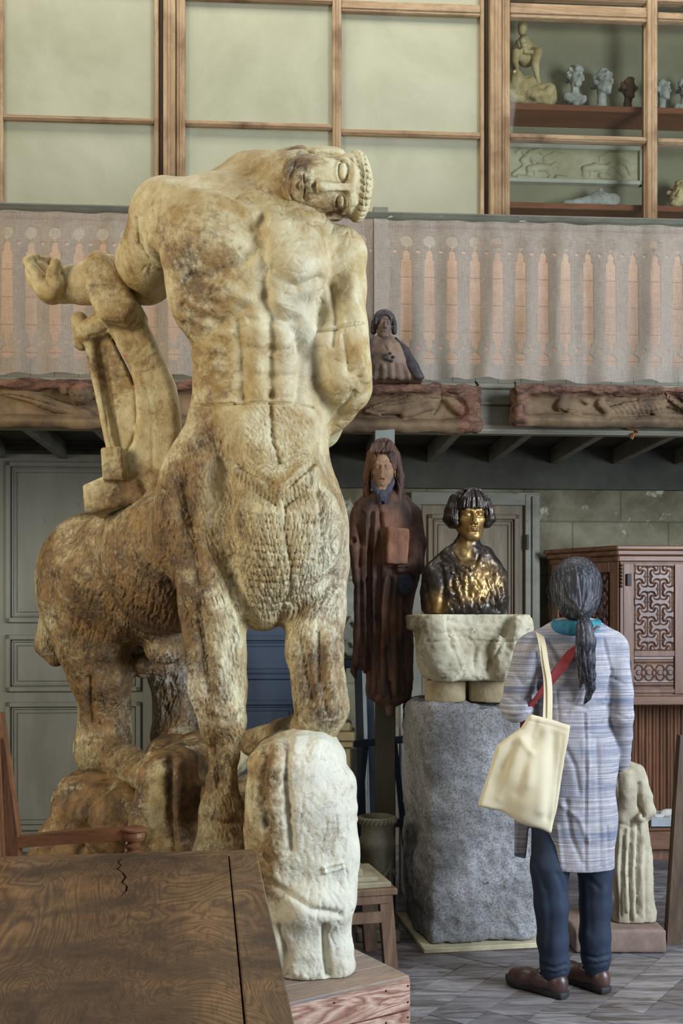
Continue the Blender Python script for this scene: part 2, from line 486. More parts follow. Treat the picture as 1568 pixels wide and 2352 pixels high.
# weathered plaster of the centaur: cream ground, ochre and umber patina where the attribute says
def plaster_mat():
    s = NT('aged_plaster')
    br = s.attr('patina'); wh = s.attr('white'); fur = s.attr('fur')
    n1 = s.noise(3.2, 7, None, .68, .6); n2 = s.noise(11, 6, None, .7, .3); n3 = s.noise(46, 5, None, .7)
    cream = s.mix(s.ramp(s.math('ADD', s.math('MULTIPLY', n1, .6), s.math('MULTIPLY', n2, .4)), [(.40, 0.0), (.58, 1.0)]), srgb(204, 193, 156), srgb(164, 138, 88))
    cream = s.mix(s.math('MULTIPLY', wh, .85), cream, s.mix(n2, srgb(226, 224, 210), srgb(186, 184, 166)))
    umber = s.mix(s.ramp(n2, [(.38, 0.0), (.62, 1.0)]), srgb(80, 63, 47), srgb(140, 110, 70))
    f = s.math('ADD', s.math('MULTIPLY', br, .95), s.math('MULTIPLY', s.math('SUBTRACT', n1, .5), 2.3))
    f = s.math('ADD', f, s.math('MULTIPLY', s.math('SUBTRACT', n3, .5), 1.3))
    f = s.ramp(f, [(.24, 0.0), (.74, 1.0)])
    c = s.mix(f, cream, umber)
    sp = s.ramp(s.noise(120, 2, None, .8), [(.70, 0.0), (.76, 1.0)])
    c = s.mix(s.math('MULTIPLY', sp, .5), c, srgb(70, 56, 42))
    # tooled strokes
    dv = s.n('ShaderNodeTexNoise'); dv.inputs['Scale'].default_value = 7; dv.inputs['Detail'].default_value = 2; s.l(s.tc.outputs['Object'], dv.inputs['Vector'])
    warp = s.n('ShaderNodeVectorMath', operation='MULTIPLY_ADD'); s.l(dv.outputs['Color'], warp.inputs[0]); warp.inputs[1].default_value = (.10, .10, .10); s.l(s.tc.outputs['Object'], warp.inputs[2])
    mp = s.map((1, 1, .16), src=warp.outputs[0], rot=(0, 12, 0))
    st = s.noise(95, 2, mp, .45)
    st = s.ramp(st, [(.36, 0.0), (.60, 1.0)])
    groove_tone = s.math('MULTIPLY', s.math('MULTIPLY', s.math('SUBTRACT', 1.0, st), fur), .42)  # darker brown in the hollows between strokes
    c = s.mix(groove_tone, c, srgb(96, 78, 58))
    s.col(c).set(.62, 0, .35)
    b1 = s.bump(s.math('MULTIPLY', st, fur), .6, .005)
    b2 = s.bump(s.noise(85, 6, None, .75), .5, .004, b1)
    s.bump(s.noise(14, 5, None, .65), .6, .014, b2)
    return s.m
MAT_PLASTER = plaster_mat()
# ------------------------------------------------------------------ the plaster centaur
cent = empty('centaur_statue', tuple(W(690, 2255, 3.75)), 'huge aged plaster statue of a centaur with bowed head and lyre, standing on rocks', 'statue')

def centaur_body():
    S = SDF(persp=True)
    # torso of the man
    S.ell((560, 600, 3.68), (165, 125, 175), 30 * .0016)
    S.ell((640, 590, 3.66), (125, 115, 150), .05)
    S.cap((575, 720, 3.70), (585, 930, 3.76), 150, 128, .06, sy=.80)
    S.cap((640, 720, 3.70), (625, 920, 3.76), 100, 95, .06, sy=.9)
    # shoulders and collar
    S.path([(388, 492, 3.68, 74), (500, 470, 3.68, 62), (620, 510, 3.66, 60), (760, 575, 3.66, 45)], .06)
    S.ell((374, 494, 3.72), (63, 78, 78), .06); S.ell((425, 520, 3.62), (70, 60, 80), .08)
    S.ell((786, 585, 3.68), (48, 60, 60), .04)
    # pectorals
    S.ell((480, 545, 3.55), (105, 55, 85), .07, rot=(0, 15, 0))
    S.ell((668, 600, 3.52), (90, 55, 75), .07, rot=(0, 35, 0))
    S.ell((440, 640, 3.62), (60, 70, 120), .06)
    # neck pulled over to the right
    S.path([(500, 462, 3.80, 55), (590, 424, 3.74, 64), (690, 420, 3.62, 70)], .06)
    S.path([(470, 440, 3.78, 30), (560, 395, 3.80, 32), (690, 362, 3.78, 26)], .05)
    S.path([(590, 500, 3.60, 22), (650, 455, 3.60, 28), (700, 440, 3.64, 40)], .05)
    # arm on the left, reaching back and out through the lyre
    S.path([(364, 505, 3.74, 66), (332, 600, 3.88, 60), (338, 640, 4.02, 54)], .04)
    S.path([(338, 640, 4.02, 52), (255, 645, 4.06, 53), (190, 652, 4.06, 42), (130, 655, 4.04, 33)], .04)
    S.path([(140, 665, 4.04, 30), (100, 640, 4.03, 27), (88, 622, 4.02, 22)], .03)
    # arm on the right
    S.path([(788, 590, 3.68, 52), (782, 660, 3.66, 55), (790, 750, 3.66, 50), (786, 800, 3.67, 58), (792, 860, 3.70, 58), (802, 895, 3.74, 46)], .04)
    S.path([(800, 895, 3.76, 48), (765, 930, 3.86, 50), (738, 985, 4.0, 40), (700, 1010, 4.1, 30)], .04)
    # loins spreading into the chest of the horse
    S.cap((580, 930, 3.76), (570, 1060, 3.80), 128, 160, .06, sy=.85)
    S.cap((600, 1020, 3.80), (590, 1200, 3.82), 150, 185, .08, sy=.8)
    S.ell((650, 1215, 3.62), (128, 90, 170), .10)
    S.ell((735, 1230, 3.80), (62, 90, 130), .08)
    S.ell((450, 1180, 3.80), (95, 100, 170), .08)
    S.ell((600, 1350, 3.72), (75, 80, 100), .10)
    # fore legs
    S.path([(478, 1280, 3.72, 80), (490, 1390, 3.66, 78), (495, 1500, 3.66, 70), (500, 1580, 3.66, 66), (512, 1660, 3.65, 53), (515, 1730, 3.65, 34), (509, 1800, 3.66, 34), (508, 1862, 3.65, 49), (512, 1900, 3.64, 54), (512, 1960, 3.62, 74)], .022)
    S.path([(735, 1300, 3.80, 66), (722, 1400, 3.72, 68), (722, 1500, 3.66, 62), (732, 1570, 3.62, 58), (738, 1625, 3.60, 58), (728, 1665, 3.62, 48)], .04)
    S.path([(725, 1665, 3.64, 46), (650, 1690, 3.95, 36), (600, 1702, 4.15, 34)], .03)
    S.ell((588, 1706, 4.2), (42, 50, 34), .02)
    # barrel and hindquarters
    S.path([(520, 1240, 3.98, 165), (420, 1270, 4.25, 168), (320, 1320, 4.6, 150), (235, 1335, 4.85, 140)], .10)
    S.ell((205, 1330, 4.85), (112, 150, 150), .06)
    S.ell((330, 1290, 4.5), (150, 130, 125), .08)
    # hind legs
    S.path([(195, 1390, 4.75, 100), (215, 1470, 4.70, 86), (232, 1550, 4.72, 68), (240, 1620, 4.78, 54), (240, 1680, 4.82, 56), (232, 1730, 4.80, 58)], .05)
    S.path([(225, 1720, 4.80, 52), (290, 1755, 4.55, 42), (370, 1790, 4.3, 44)], .04)
    S.path([(360, 1440, 5.05, 74), (396, 1540, 4.98, 54), (402, 1620, 5.0, 46), (402, 1690, 5.0, 52), (430, 1720, 4.8, 44)], .05)
    S.path([(120, 1400, 5.0, 26), (108, 1480, 5.02, 26), (128, 1510, 5.0, 22)], .03)      # tail stump
    S.ell((378, 1492, 4.55), (46, 60, 34), .04); S.ell((330, 1525, 4.75), (30, 40, 34), .02); S.ell((372, 1525, 4.75), (26, 36, 30), .02)
    V, Q = S.mesh(.0085, 2)
    return subdiv(V, Q, 1)

def hand_left():
    """open, limp hand turned up at the end of the left arm"""
    S = SDF(persp=True)
    S.path([(150, 655, 4.04, 34), (118, 662, 4.04, 34), (92, 640, 4.03, 28), (80, 622, 4.02, 22)], .02)
    S.path([(104, 660, 4.0, 26), (118, 668, 3.99, 22)], .02)
    S.path([(92, 640, 3.98, 17), (74, 616, 3.97, 13), (64, 600, 3.97, 11), (74, 593, 3.99, 9), (84, 600, 4.02, 8)], .006)
    S.path([(96, 636, 4.02, 17), (80, 612, 4.02, 13), (70, 597, 4.03, 11), (84, 591, 4.05, 9)], .006)
    S.path([(104, 634, 4.07, 17), (96, 612, 4.08, 13), (98, 600, 4.09, 11), (110, 596, 4.11, 9)], .006)
    S.path([(112, 636, 4.12, 16), (110, 616, 4.13, 12), (116, 602, 4.14, 10), (128, 600, 4.15, 8)], .006)
    S.path([(130, 650, 3.98, 19), (122, 628, 3.96, 15), (128, 606, 3.96, 12), (138, 618, 3.98, 9)], .006)
    return S.mesh(.0042, 1)

def centaur_head():
    S = SDF(); head_ops(S, neck=None, lids=False, eyes=False)
    S.ell((0, -.05, .30), (.29, .28, .26), .08)                   # heavy jaw
    S.cap((0, .10, .25), (0, .16, .10), .22, .20, .1)
    for x in (-1, 1):
        S.ell((x * .125, -.385, .50), (.115, .085, .095), .03, 's')
        S.ell((x * .122, -.275, .50), (.085, .055, .052), .01)
        S.path([(x * .225, -.22, .49, .014), (x * .175, -.30, .545, .016), (x * .10, -.33, .56, .016), (x * .035, -.29, .51, .013)], .008)
        S.path([(x * .225, -.22, .49, .012), (x * .17, -.29, .448, .013), (x * .10, -.31, .442, .013), (x * .035, -.29, .50, .012)], .008)
        S.path([(x * .26, -.18, .55, .03), (x * .15, -.33, .625, .03), (x * .04, -.375, .575, .03)], .03)
        S.ell((x * .033, -.415, .292), (.018, .03, .014), .006, 's')
    S.box((0, -.385, .45), (.038, .06, .14), .02, .03, rot=(-14, 0, 0))
    S.ell((0, -.445, .32), (.048, .05, .038), .02)
    S.path([(-.11, -.30, .21, .014), (-.04, -.375, .238, .028), (0, -.372, .226, .026), (.04, -.375, .238, .028), (.11, -.30, .21, .014)], .012)
    S.path([(-.09, -.31, .195, .014), (0, -.365, .172, .036), (.09, -.31, .195, .014)], .012)
    S.path([(-.12, -.34, .206, .006), (0, -.42, .203, .009), (.12, -.34, .206, .006)], .008, 's')
    S.ell((.33, .05, .44), (.06, .11, .16), .02); S.ell((.37, .01, .45), (.03, .06, .10), .02, 's'); S.ell((-.33, .05, .44), (.05, .10, .15), .02)
    S.ell((0, .05, .68), (.325, .385, .335), .03)                 # cap of hair
    # roll of plaited locks around the brow, then plain tiers over the skull
    for k in range(21):
        a = math.radians(-118 + 236 * k / 20); c_, s_ = math.cos(a), math.sin(a)
        S.path([(.325 * s_, .03 - .36 * c_, .70, .022), (.335 * s_ + .012, .03 - .385 * c_, .755, .032), (.33 * s_ + .02, .03 - .37 * c_, .81, .030), (.30 * s_ + .015, .03 - .33 * c_, .86, .022)], .008)
    for j in range(5):
        z = .885 + .026 * j; r = .275 - .052 * j; n_ = 20 - 3 * j
        for k in range(n_):
            a = 2 * math.pi * k / n_ + j * .2
            S.path([(r * math.sin(a), .04 - r * 1.15 * math.cos(a), z - .012, .022), (r * .85 * math.sin(a + .12), .04 - r * .97 * math.cos(a + .12), z + .02, .018)], .008)
    V, Q = S.mesh(.0105, 1)
    V = carve(V, Q, [([(-.24, .36), (-.2, .16), (-.10, .045), (0, .02), (.10, .045), (.2, .16), (.24, .36)], .016, -.018), ([(-.13, .30), (-.15, .22)], .02, -.012), ([(.13, .30), (.15, .22)], .02, -.012), ([(0, .26), (0, .30)], .012, -.010)], lambda V: V[:, [0, 2]], (0, 1, 0))
    V[:, 2] = np.interp(V[:, 2], [-.5, 0, .1, .21, .33, .42, .50, .58, .66, .76, 1.0, 1.2], [-.5, -.01, .09, .20, .35, .475, .59, .685, .765, .835, .995, 1.2])
    R = basis((-.02, .10, -1), (1, .05, -.02)) @ rotm(0, 0, HEADYAW) @ rotm(-14, 0, 0)
    sc = .335
    c = W(745, 424, 3.60)
    return place(V - np.array([0, 0, .48]), (sc * .97, sc * .9, sc * 1.0), R, c), Q
HEADYAW = 20

FUR = []
def lock(pts, w=3.2, h=-.006): FUR.append((pts, w, h))
body = centaur_body()
st = []; GAIN = 1.45
def S_(pts, w, h, *a): st.append((pts, w, h * GAIN) + a)
# big forms, drawn on the surface seen from the front (pixels, millimetres of relief)
S_([(600, 500), (606, 560), (602, 620), (612, 700), (622, 780), (620, 860), (624, 905)], 13, -.012)     # middle line
S_([(577, 520), (590, 515), (604, 500)], 12, -.012)
S_([(430, 640), (480, 640), (560, 600), (596, 560)], 14, -.012)
S_([(620, 620), (680, 660), (735, 640)], 12, -.014)
S_([(500, 560), (440, 520)], 50, .012); S_([(680, 600)], 45, .016)
S_([(612, 500), (690, 520), (755, 560)], 14, .012); S_([(590, 500), (520, 465), (430, 440), (380, 430)], 14, .012)
S_([(585, 545)], 16, -.014); S_([(610, 520)], 12, .012)
S_([(470, 700), (520, 670), (575, 690)], 18, .014); S_([(640, 690), (690, 720), (720, 770)], 18, .014)   # rib arch
S_([(480, 760), (540, 720), (600, 680)], 12, -.010); S_([(640, 730), (680, 770), (700, 820)], 12, -.012)
for y in (735, 800, 862): S_([(575, y), (600, y + 4), (618, y)], 9, -.008); S_([(630, y), (652, y + 4), (672, y + 2)], 9, -.008)
for x0, x1 in ((596, 590), (650, 655)):
    S_([(x0, 740), (x1, 900)], 20, .012)
S_([(545, 740), (555, 830), (560, 915)], 13, -.012); S_([(690, 790), (690, 860), (682, 915)], 11, -.010)
for k in range(5):
    y = 690 + 42 * k; S_([(415 + 4 * k, y - 30), (450 + 4 * k, y), (500 + 5 * k, y + 6)], 8, -.008)
    S_([(430 + 4 * k, y - 12), (480 + 5 * k, y + 22)], 12, .006)
S_([(622, 908)], 9, -.014); S_([(622, 910)], 20, .006)                                                     # navel
S_([(440, 930), (520, 928), (600, 925), (680, 928), (720, 936)], 1.9, -.016)                              # cast seam at the waist
S_([(728, 765), (780, 748), (835, 741)], 1.9, -.014)
S_([(310, 500), (318, 560), (345, 590)], 1.7, -.010); S_([(143, 618), (145, 645), (150, 672)], 1.5, -.009)
# flank and hip hollows
S_([(470, 960), (500, 1060), (520, 1140)], 26, -.020); S_([(560, 960), (610, 1090)], 30, .016); S_([(700, 960), (690, 1080)], 22, .012)
S_([(622, 930), (625, 1000), (640, 1060)], 7, -.012)
S_([(505, 1060), (512, 1160), (520, 1260)], 20, -.018); S_([(470, 1070), (480, 1200)], 28, .018)
S_([(420, 1120), (440, 1230), (455, 1330)], 16, -.018); S_([(395, 1080), (400, 1200)], 24, .010)
S_([(655, 1170), (652, 1220), (668, 1290), (665, 1360), (640, 1420)], 8, -.007)
S_([(600, 1230), (590, 1310)], 46, .010); S_([(720, 1230), (715, 1300)], 34, .010)
S_([(520, 1290), (545, 1380), (570, 1450)], 16, -.022); S_([(770, 1330), (720, 1370), (680, 1400)], 16, -.018)
S_([(760, 1150), (775, 1220), (765, 1290)], 15, .012); S_([(735, 1130), (742, 1210), (735, 1300)], 10, -.012)
S_([(660, 1150), (700, 1120)], 14, -.010)
# legs
S_([(455, 1400), (470, 1500), (480, 1590)], 12, -.014); S_([(540, 1400), (548, 1520)], 12, .012); S_([(500, 1420), (510, 1540)], 22, .012)
S_([(490, 1630), (520, 1640), (545, 1625)], 12, .012); S_([(515, 1665)], 22, .012); S_([(485, 1720), (500, 1800)], 9, -.012); S_([(530, 1720), (525, 1820)], 10, .010)
S_([(470, 1880), (512, 1892), (556, 1882)], 8, -.010)
S_([(690, 1470), (705, 1560), (715, 1600)], 10, -.014); S_([(755, 1450), (760, 1560)], 16, .014); S_([(735, 1450), (735, 1560)], 9, -.012); S_([(762, 1600)], 20, .012); S_([(745, 1585), (752, 1640)], 9, -.010)
# horse flank
S_([(372, 1130), (362, 1250), (385, 1350), (430, 1440)], 12, -.024)
S_([(160, 1230), (215, 1330), (270, 1420), (310, 1480)], 20, -.022, 3.9, 6); S_([(250, 1500), (280, 1450)], 24, .016, 3.9, 6)
S_([(205, 1560), (210, 1660)], 9, -.016, 3.9, 6); S_([(270, 1550), (262, 1680)], 10, .014, 3.9, 6)
S_([(150, 1300), (170, 1440)], 22, .02, 3.9, 6)
# arms
S_([(760, 660), (770, 730), (765, 790)], 9, -.012); S_([(805, 640), (812, 720)], 16, .012); S_([(790, 770), (800, 850)], 9, -.010); S_([(820, 800), (838, 870)], 10, .010)
S_([(812, 905), (780, 950), (750, 1000)], 8, -.010); S_([(345, 560), (370, 600)], 16, .012); S_([(320, 500), (330, 560)], 10, -.008)
# the band of carved locks over the belly, a shallow V
rng = random.Random(3); GAIN = 1.0
def band(p0, p1, n, ln, sl, w=4.4, h=-.014):
    for i in range(n):
        t = (i + .5) / n; x = p0[0] + (p1[0] - p0[0]) * t; y = p0[1] + (p1[1] - p0[1]) * t
        S_([(x - sl * .5, y - ln * .5), (x + sl * .1, y - ln * .1), (x + sl * .1, y + ln * .2), (x - sl * .3, y + ln * .5)], w, h)
band((548, 1078), (642, 1140), 11, 40, 16); band((712, 1085), (645, 1145), 8, 40, -16)
S_([(545, 1080), (640, 1128)], 20, .026); S_([(715, 1085), (648, 1132)], 20, .026)
band((545, 1120), (640, 1160), 12, 26, 8, 3.5, -.007); band((740, 1120), (650, 1165), 10, 26, -8, 3.5, -.007)
# rows of shorter tooled locks over chest and forelegs
def rows(x0, x1, y0, y1, dy, dx, ln, lean, curve=0, h=-.004):
    y = y0; r = 0
    while y < y1:
        x = x0 + (dx / 2 if r % 2 else 0)
        while x < x1:
            t = (x - x0) / max(1, x1 - x0); xx = x + rng.uniform(-2, 2); yy = y + curve * (4 * t * (1 - t)) + rng.uniform(-3, 3)
            le = lean * (2 * t - 1) if curve else lean
            S_([(xx - le, yy - ln / 2), (xx + 1.5, yy), (xx + le, yy + ln / 2)], 2.2, h); x += dx
        y += dy; r += 1
rows(535, 775, 1180, 1410, 17, 7.5, 17, -5, 14, -.0065)
rows(425, 565, 1380, 1640, 20, 8, 19, 3); rows(648, 785, 1420, 1650, 20, 8, 19, -3)
rows(455, 560, 1640, 1940, 20, 7.5, 17, 3)
rows(372, 535, 1000, 1390, 22, 9, 20, 4, 0, -.005)
rows(570, 725, 945, 1075, 17, 8.5, 15, 6, 0, -.005); rows(720, 790, 1120, 1400, 20, 8, 17, -4, 0, -.005)
for k in range(1500):      # longer combed strokes over flank and hind legs
    x = rng.uniform(100, 440); y = rng.uniform(1180, 1760)
    if rng.random() < .25: x = rng.uniform(370, 460); y = rng.uniform(1520, 1720)
    l = rng.uniform(8, 16); a = 1.57 + rng.uniform(-.35, .35) + (x - 260) * .0016
    S_([(x - l * math.cos(a), y - l * math.sin(a)), (x + 2, y), (x + l * math.cos(a), y + l * math.sin(a))], rng.uniform(1.6, 2.4), rng.choice((-.0038, -.0038, .0025)), 3.6, 6)
for k in range(420):      # rasp marks over the torso
    x = rng.uniform(330, 830); y = rng.uniform(430, 1000); l = rng.uniform(5, 12); a = rng.uniform(0, 3.14)
    S_([(x - l * math.cos(a), y - l * math.sin(a)), (x + l * math.cos(a), y + l * math.sin(a))], rng.uniform(1.8, 3), -.0028)
V, Q = body
fl = camface(V, normals(V, Q))
V = carve(V, Q, st, pixproj, camface)
V = V + normals(V, Q) * (fbm(V, 9, 3)[:, None] * .004 + fbm(V, 34, 2, 5)[:, None] * .0012)
hd = centaur_head()
hp = pixproj(hd[0])
def eye(cx, cy, rx, ry):
    ring = [(cx + rx * math.cos(a) * (1 - .0 * abs(math.sin(a))), cy + ry * math.sin(a)) for a in [2 * math.pi * i / 16 for i in range(17)]]
    out = [(cx + (rx + 5) * math.cos(a), cy + (ry + 4) * math.sin(a)) for a in [2 * math.pi * i / 16 for i in range(17)]]
    return [(ring, 3.0, -.0052), (out, 3.4, .0040), ([(cx, cy - ry * .5), (cx, cy + ry * .5)], rx * .6, .0065), ([(cx + rx + 11, cy - ry), (cx + rx + 14, cy), (cx + rx + 11, cy + ry)], 5, .006)]
hst = eye(788, 394, 11, 25) + eye(782, 466, 10, 20) + [([(680, 368), (668, 400), (667, 440), (673, 466)], 3, -.006), ([(697, 400), (700, 430), (697, 458)], 2.2, -.008), ([(832, 345), (842, 400), (838, 470)], 3, -.006)]
hd = subdiv(hd[0], hd[1], 0); hd = (carve(hd[0], hd[1], hst, pixproj, camface), hd[1])
Vh = hd[0]; Vh = Vh + normals(Vh, hd[1]) * fbm(Vh, 30, 3, 2)[:, None] * .003
V, Q = join((V, Q), (Vh, hd[1]), hand_left())
P = pixproj(V)
def blob(P, lst):
    r = np.zeros(len(P))
    for x, y, rx, ry, a in lst: r += a * np.exp(-(((P[:, 0] - x) / rx) ** 2 + ((P[:, 1] - y) / ry) ** 2))
    return r
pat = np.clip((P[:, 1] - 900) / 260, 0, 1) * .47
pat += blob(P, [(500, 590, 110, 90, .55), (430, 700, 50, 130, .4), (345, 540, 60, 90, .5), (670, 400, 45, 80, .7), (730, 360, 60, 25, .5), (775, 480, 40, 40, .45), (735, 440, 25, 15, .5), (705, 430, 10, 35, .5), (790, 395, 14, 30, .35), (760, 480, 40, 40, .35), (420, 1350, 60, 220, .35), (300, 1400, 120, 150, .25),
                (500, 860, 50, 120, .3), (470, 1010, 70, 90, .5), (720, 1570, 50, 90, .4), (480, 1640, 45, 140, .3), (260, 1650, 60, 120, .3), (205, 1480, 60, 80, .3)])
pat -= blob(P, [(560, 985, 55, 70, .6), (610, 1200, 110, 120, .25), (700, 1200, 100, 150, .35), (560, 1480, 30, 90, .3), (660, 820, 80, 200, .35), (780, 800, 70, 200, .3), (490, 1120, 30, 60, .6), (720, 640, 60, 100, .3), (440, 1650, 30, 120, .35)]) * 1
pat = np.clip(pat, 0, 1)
fur = np.clip((P[:, 1] - 930) / 120, 0, 1); fur[(P[:, 0] > 735) & (P[:, 1] < 1045)] = 0
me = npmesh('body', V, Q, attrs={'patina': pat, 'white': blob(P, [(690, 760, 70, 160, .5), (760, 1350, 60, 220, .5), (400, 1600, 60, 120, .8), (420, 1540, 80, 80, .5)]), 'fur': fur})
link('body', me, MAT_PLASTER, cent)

# the lyre leaning on the horse's back
def lyre():
    S = SDF(persp=True)
    arm = [(214, 610), (232, 600), (252, 612), (275, 650), (318, 700), (352, 770), (378, 830), (400, 880), (412, 940), (415, 1000), (405, 1060), (385, 1110), (360, 1150), (300, 1150), (295, 1050), (312, 1020), (320, 960), (316, 900), (300, 845), (268, 790), (240, 745), (210, 690), (200, 650)]
    S.poly(arm, 4.12, .085, .03, .01)
    S.poly([(201, 640), (212, 608), (236, 594), (260, 606), (292, 655), (330, 715), (300, 760), (245, 750), (214, 700)], 4.02, .125, .03, .02)
    S.poly([(206, 780), (255, 775), (290, 840), (315, 900), (318, 990), (295, 1045), (258, 1052), (235, 930)], 4.14, .05, .012, .01)
    S.path([(203, 775, 4.08, 13), (232, 920, 4.08, 11), (260, 1045, 4.08, 13)], .008)
    S.path([(196, 765, 4.08, 26), (238, 742, 4.08, 27)], .006); S.path([(182, 735, 4.14, 20), (188, 785, 4.14, 20)], .02)
    S.poly([(246, 1040), (292, 1036), (300, 1112), (250, 1114)], 4.10, .12, .010, .004)
    S.poly([(206, 1124), (252, 1104), (330, 1108), (352, 1160), (230, 1186), (212, 1184)], 4.15, .14, .02, .01)
    V, Q = S.mesh(.0065, 1)
    V = carve(V, Q, [([(247, 1047), (275, 1042), (296, 1034)], 2, -.008), ([(243, 800), (258, 900), (275, 1040)], 2.5, -.005), ([(222, 800), (250, 1000), (262, 1040)], 2, -.005),
                     ([(325, 860), (352, 950), (350, 1080)], 2, -.003), ([(206, 772), (232, 768), (246, 756)], 3, -.008)], pixproj, camface)
    return V + normals(V, Q) * (fbm(V, 12, 3, 9)[:, None] * .004), Q
V, Q = lyre(); P = pixproj(V)
link('lyre', npmesh('lyre', V, Q, attrs={'patina': np.clip(.28 + blob(P, [(270, 1140, 70, 50, .4), (240, 820, 30, 60, .3)]), 0, 1), 'white': np.zeros(len(P)), 'fur': np.zeros(len(P))}), MAT_PLASTER, cent)

def rocks():
    S = SDF(persp=True)
    front = [(600, 1700), (640, 1684), (690, 1676), (740, 1682), (775, 1725), (798, 1790), (812, 1870), (820, 1950), (819, 2030), (812, 2085), (797, 2130), (806, 2175), (816, 2215), (808, 2245), (760, 2258), (690, 2262), (640, 2255), (590, 2200), (575, 1960), (575, 1800), (580, 1730)]
    S.poly(front, 3.62, .26, .13, .02, lean=-.06)
    S.ell((700, 1740, 3.60), (78, 120, 60), .05)
    S.path([(772, 1800, 3.5, 40), (785, 1950, 3.45, 40), (770, 2080, 3.44, 42)], .04); S.path([(640, 2130, 3.42, 40), (700, 2080, 3.40, 46), (770, 2070, 3.42, 40)], .05)
    S.path([(776, 2140, 3.46, 30), (778, 2210, 3.44, 40)], .04); S.path([(700, 2120, 3.44, 44), (700, 2215, 3.42, 48)], .04)
    S.poly([(330, 1760), (352, 1728), (400, 1716), (440, 1732), (452, 1800), (465, 1900), (450, 2200), (300, 2200), (320, 1900)], 4.15, .28, .07, .03)
    S.path([(360, 1745, 4.1, 34), (350, 1850, 4.0, 40), (372, 1960, 3.95, 48)], .03); S.path([(420, 1750, 4.05, 36), (430, 1880, 4.0, 40), (425, 1960, 3.9, 50)], .03)
    S.ell((470, 1740, 4.5), (110, 120, 60), .05); S.ell((410, 1745, 4.8), (80, 120, 60), .05)
    S.poly([(90, 1950), (110, 1890), (140, 1850), (150, 1790), (175, 1762), (230, 1750), (330, 1780), (360, 1850), (340, 2150), (80, 2150)], 4.75, .30, .10, .05)
    S.ell((265, 1880, 4.45), (95, 80, 90), .04)
    S.poly([(450, 1960), (640, 1960), (640, 2150), (450, 2150)], 3.72, .22, .05, .04)
    S.poly([(470, 1800), (600, 1780), (620, 2000), (460, 2000)], 4.05, .2, .06, .04)
    def rough(G, lo, h):
        n = G.shape; X, Y, Z = np.meshgrid(*[lo[i] + h * np.arange(n[i]) for i in range(3)], indexing='ij')
        m = np.abs(G) < .06; Pp = np.stack([X[m], Y[m], Z[m]], -1)
        G[m] += (fbm(Pp, 5, 4, 3) * .030 + np.abs(vnoise(Pp, 13, 8)) * .012).astype(np.float32); 
        zb = .222; G = np.maximum(G, (zb - Z).astype(np.float32))
        return G
    V, Q = S.mesh(.010, 1, rough)
    V, Q = subdiv(V, Q, 1); rr = random.Random(4); ch = []
    for k in range(420):
        x = rr.uniform(590, 820); y = rr.uniform(1680, 2250); l = rr.uniform(5, 16); a = rr.uniform(.9, 2.2); ch.append(([(x - l * math.cos(a), y - l * math.sin(a)), (x + l * math.cos(a), y + l * math.sin(a))], rr.uniform(1.6, 3.2), rr.choice((-.0024, -.0024, .002))))
    return carve(V, Q, ch + [([(745, 2130), (748, 2180), (754, 2240)], 7, -.030), ([(660, 1700), (655, 1800), (668, 1950)], 10, -.022), ([(600, 2020), (660, 2050), (720, 2090), (780, 2100)], 8, -.016), ([(612, 1720), (600, 1800), (612, 1900)], 10, -.02),
                        ([(742, 1992), (785, 1980)], 3, .010), ([(745, 2004), (788, 1992)], 3, .010), ([(742, 1992), (745, 2004)], 2, .010), ([(785, 1980), (788, 1992)], 2, .010),
                        ([(395, 1740), (392, 1850), (400, 1950)], 8, -.02), ([(250, 1800), (200, 1850), (190, 1950)], 14, -.03), ([(640, 2130), (655, 2190), (660, 2250)], 8, -.016)], pixproj, camface), Q
V, Q = rocks(); P = pixproj(V)
pt = np.clip(1.0 - np.clip((P[:, 0] - 480) / 170, 0, 1) * .95, 0, 1) * .85 + blob(P, [(625, 1820, 40, 140, .55), (755, 1920, 26, 60, .5), (620, 1980, 30, 60, .4)]) - blob(P, [(358, 1840, 22, 80, 1.0)])
link('rock_base', npmesh('rock_base', V, Q, attrs={'patina': np.clip(pt, 0, 1), 'white': np.clip((P[:, 0] - 600) / 80, 0, 1), 'fur': np.zeros(len(P))}), MAT_PLASTER, cent)
# ------------------------------------------------------------------ the room
BW = 1.40
M_oakfloor = None
def floor_mat():
    s = NT('floor_boards'); r = s.attr('plank'); an = s.attr('dir')
    a = s.map((1.2, 9, 1), rot=(0, 0, 36)); b = s.map((1.2, 9, 1), rot=(0, 0, -54))
    v = s.n('ShaderNodeMix', data_type='VECTOR'); s.l(an, v.inputs[0]); s.l(a, v.inputs[4]); s.l(b, v.inputs[5])
    off = s.n('ShaderNodeVectorMath', operation='ADD'); s.l(v.outputs[1], off.inputs[0])
    cmb = s.n('ShaderNodeCombineXYZ'); s.l(s.math('MULTIPLY', r, 40.0), cmb.inputs[0]); s.l(s.math('MULTIPLY', r, 17.0), cmb.inputs[1]); s.l(cmb.outputs[0], off.inputs[1])
    g = s.noise(2.2, 8, off.outputs[0], .65, 1.2); g2 = s.noise(14, 5, off.outputs[0], .7)
    c = s.mix(r, srgb(114, 112, 117), srgb(152, 149, 151))
    c = s.mix(s.ramp(g, [(.38, 0.0), (.62, 1.0)]), c, srgb(80, 74, 72))
    c = s.mix(s.math('MULTIPLY', s.ramp(g2, [(.5, 0.0), (.7, 1.0)]), .55), c, srgb(62, 54, 50))
    c = s.mix(s.math('MULTIPLY', s.ramp(s.noise(1.1, 4), [(.45, 0.0), (.65, 1.0)]), .35), c, srgb(104, 84, 62))
    s.col(c).set(.48, 0, .45); s.bump(s.mix(.5, g, g2), .35, .004); return s.m
bm = bmesh.new(); lp = bm.verts.layers.float.new('plank'); ld = bm.verts.layers.float.new('dir')
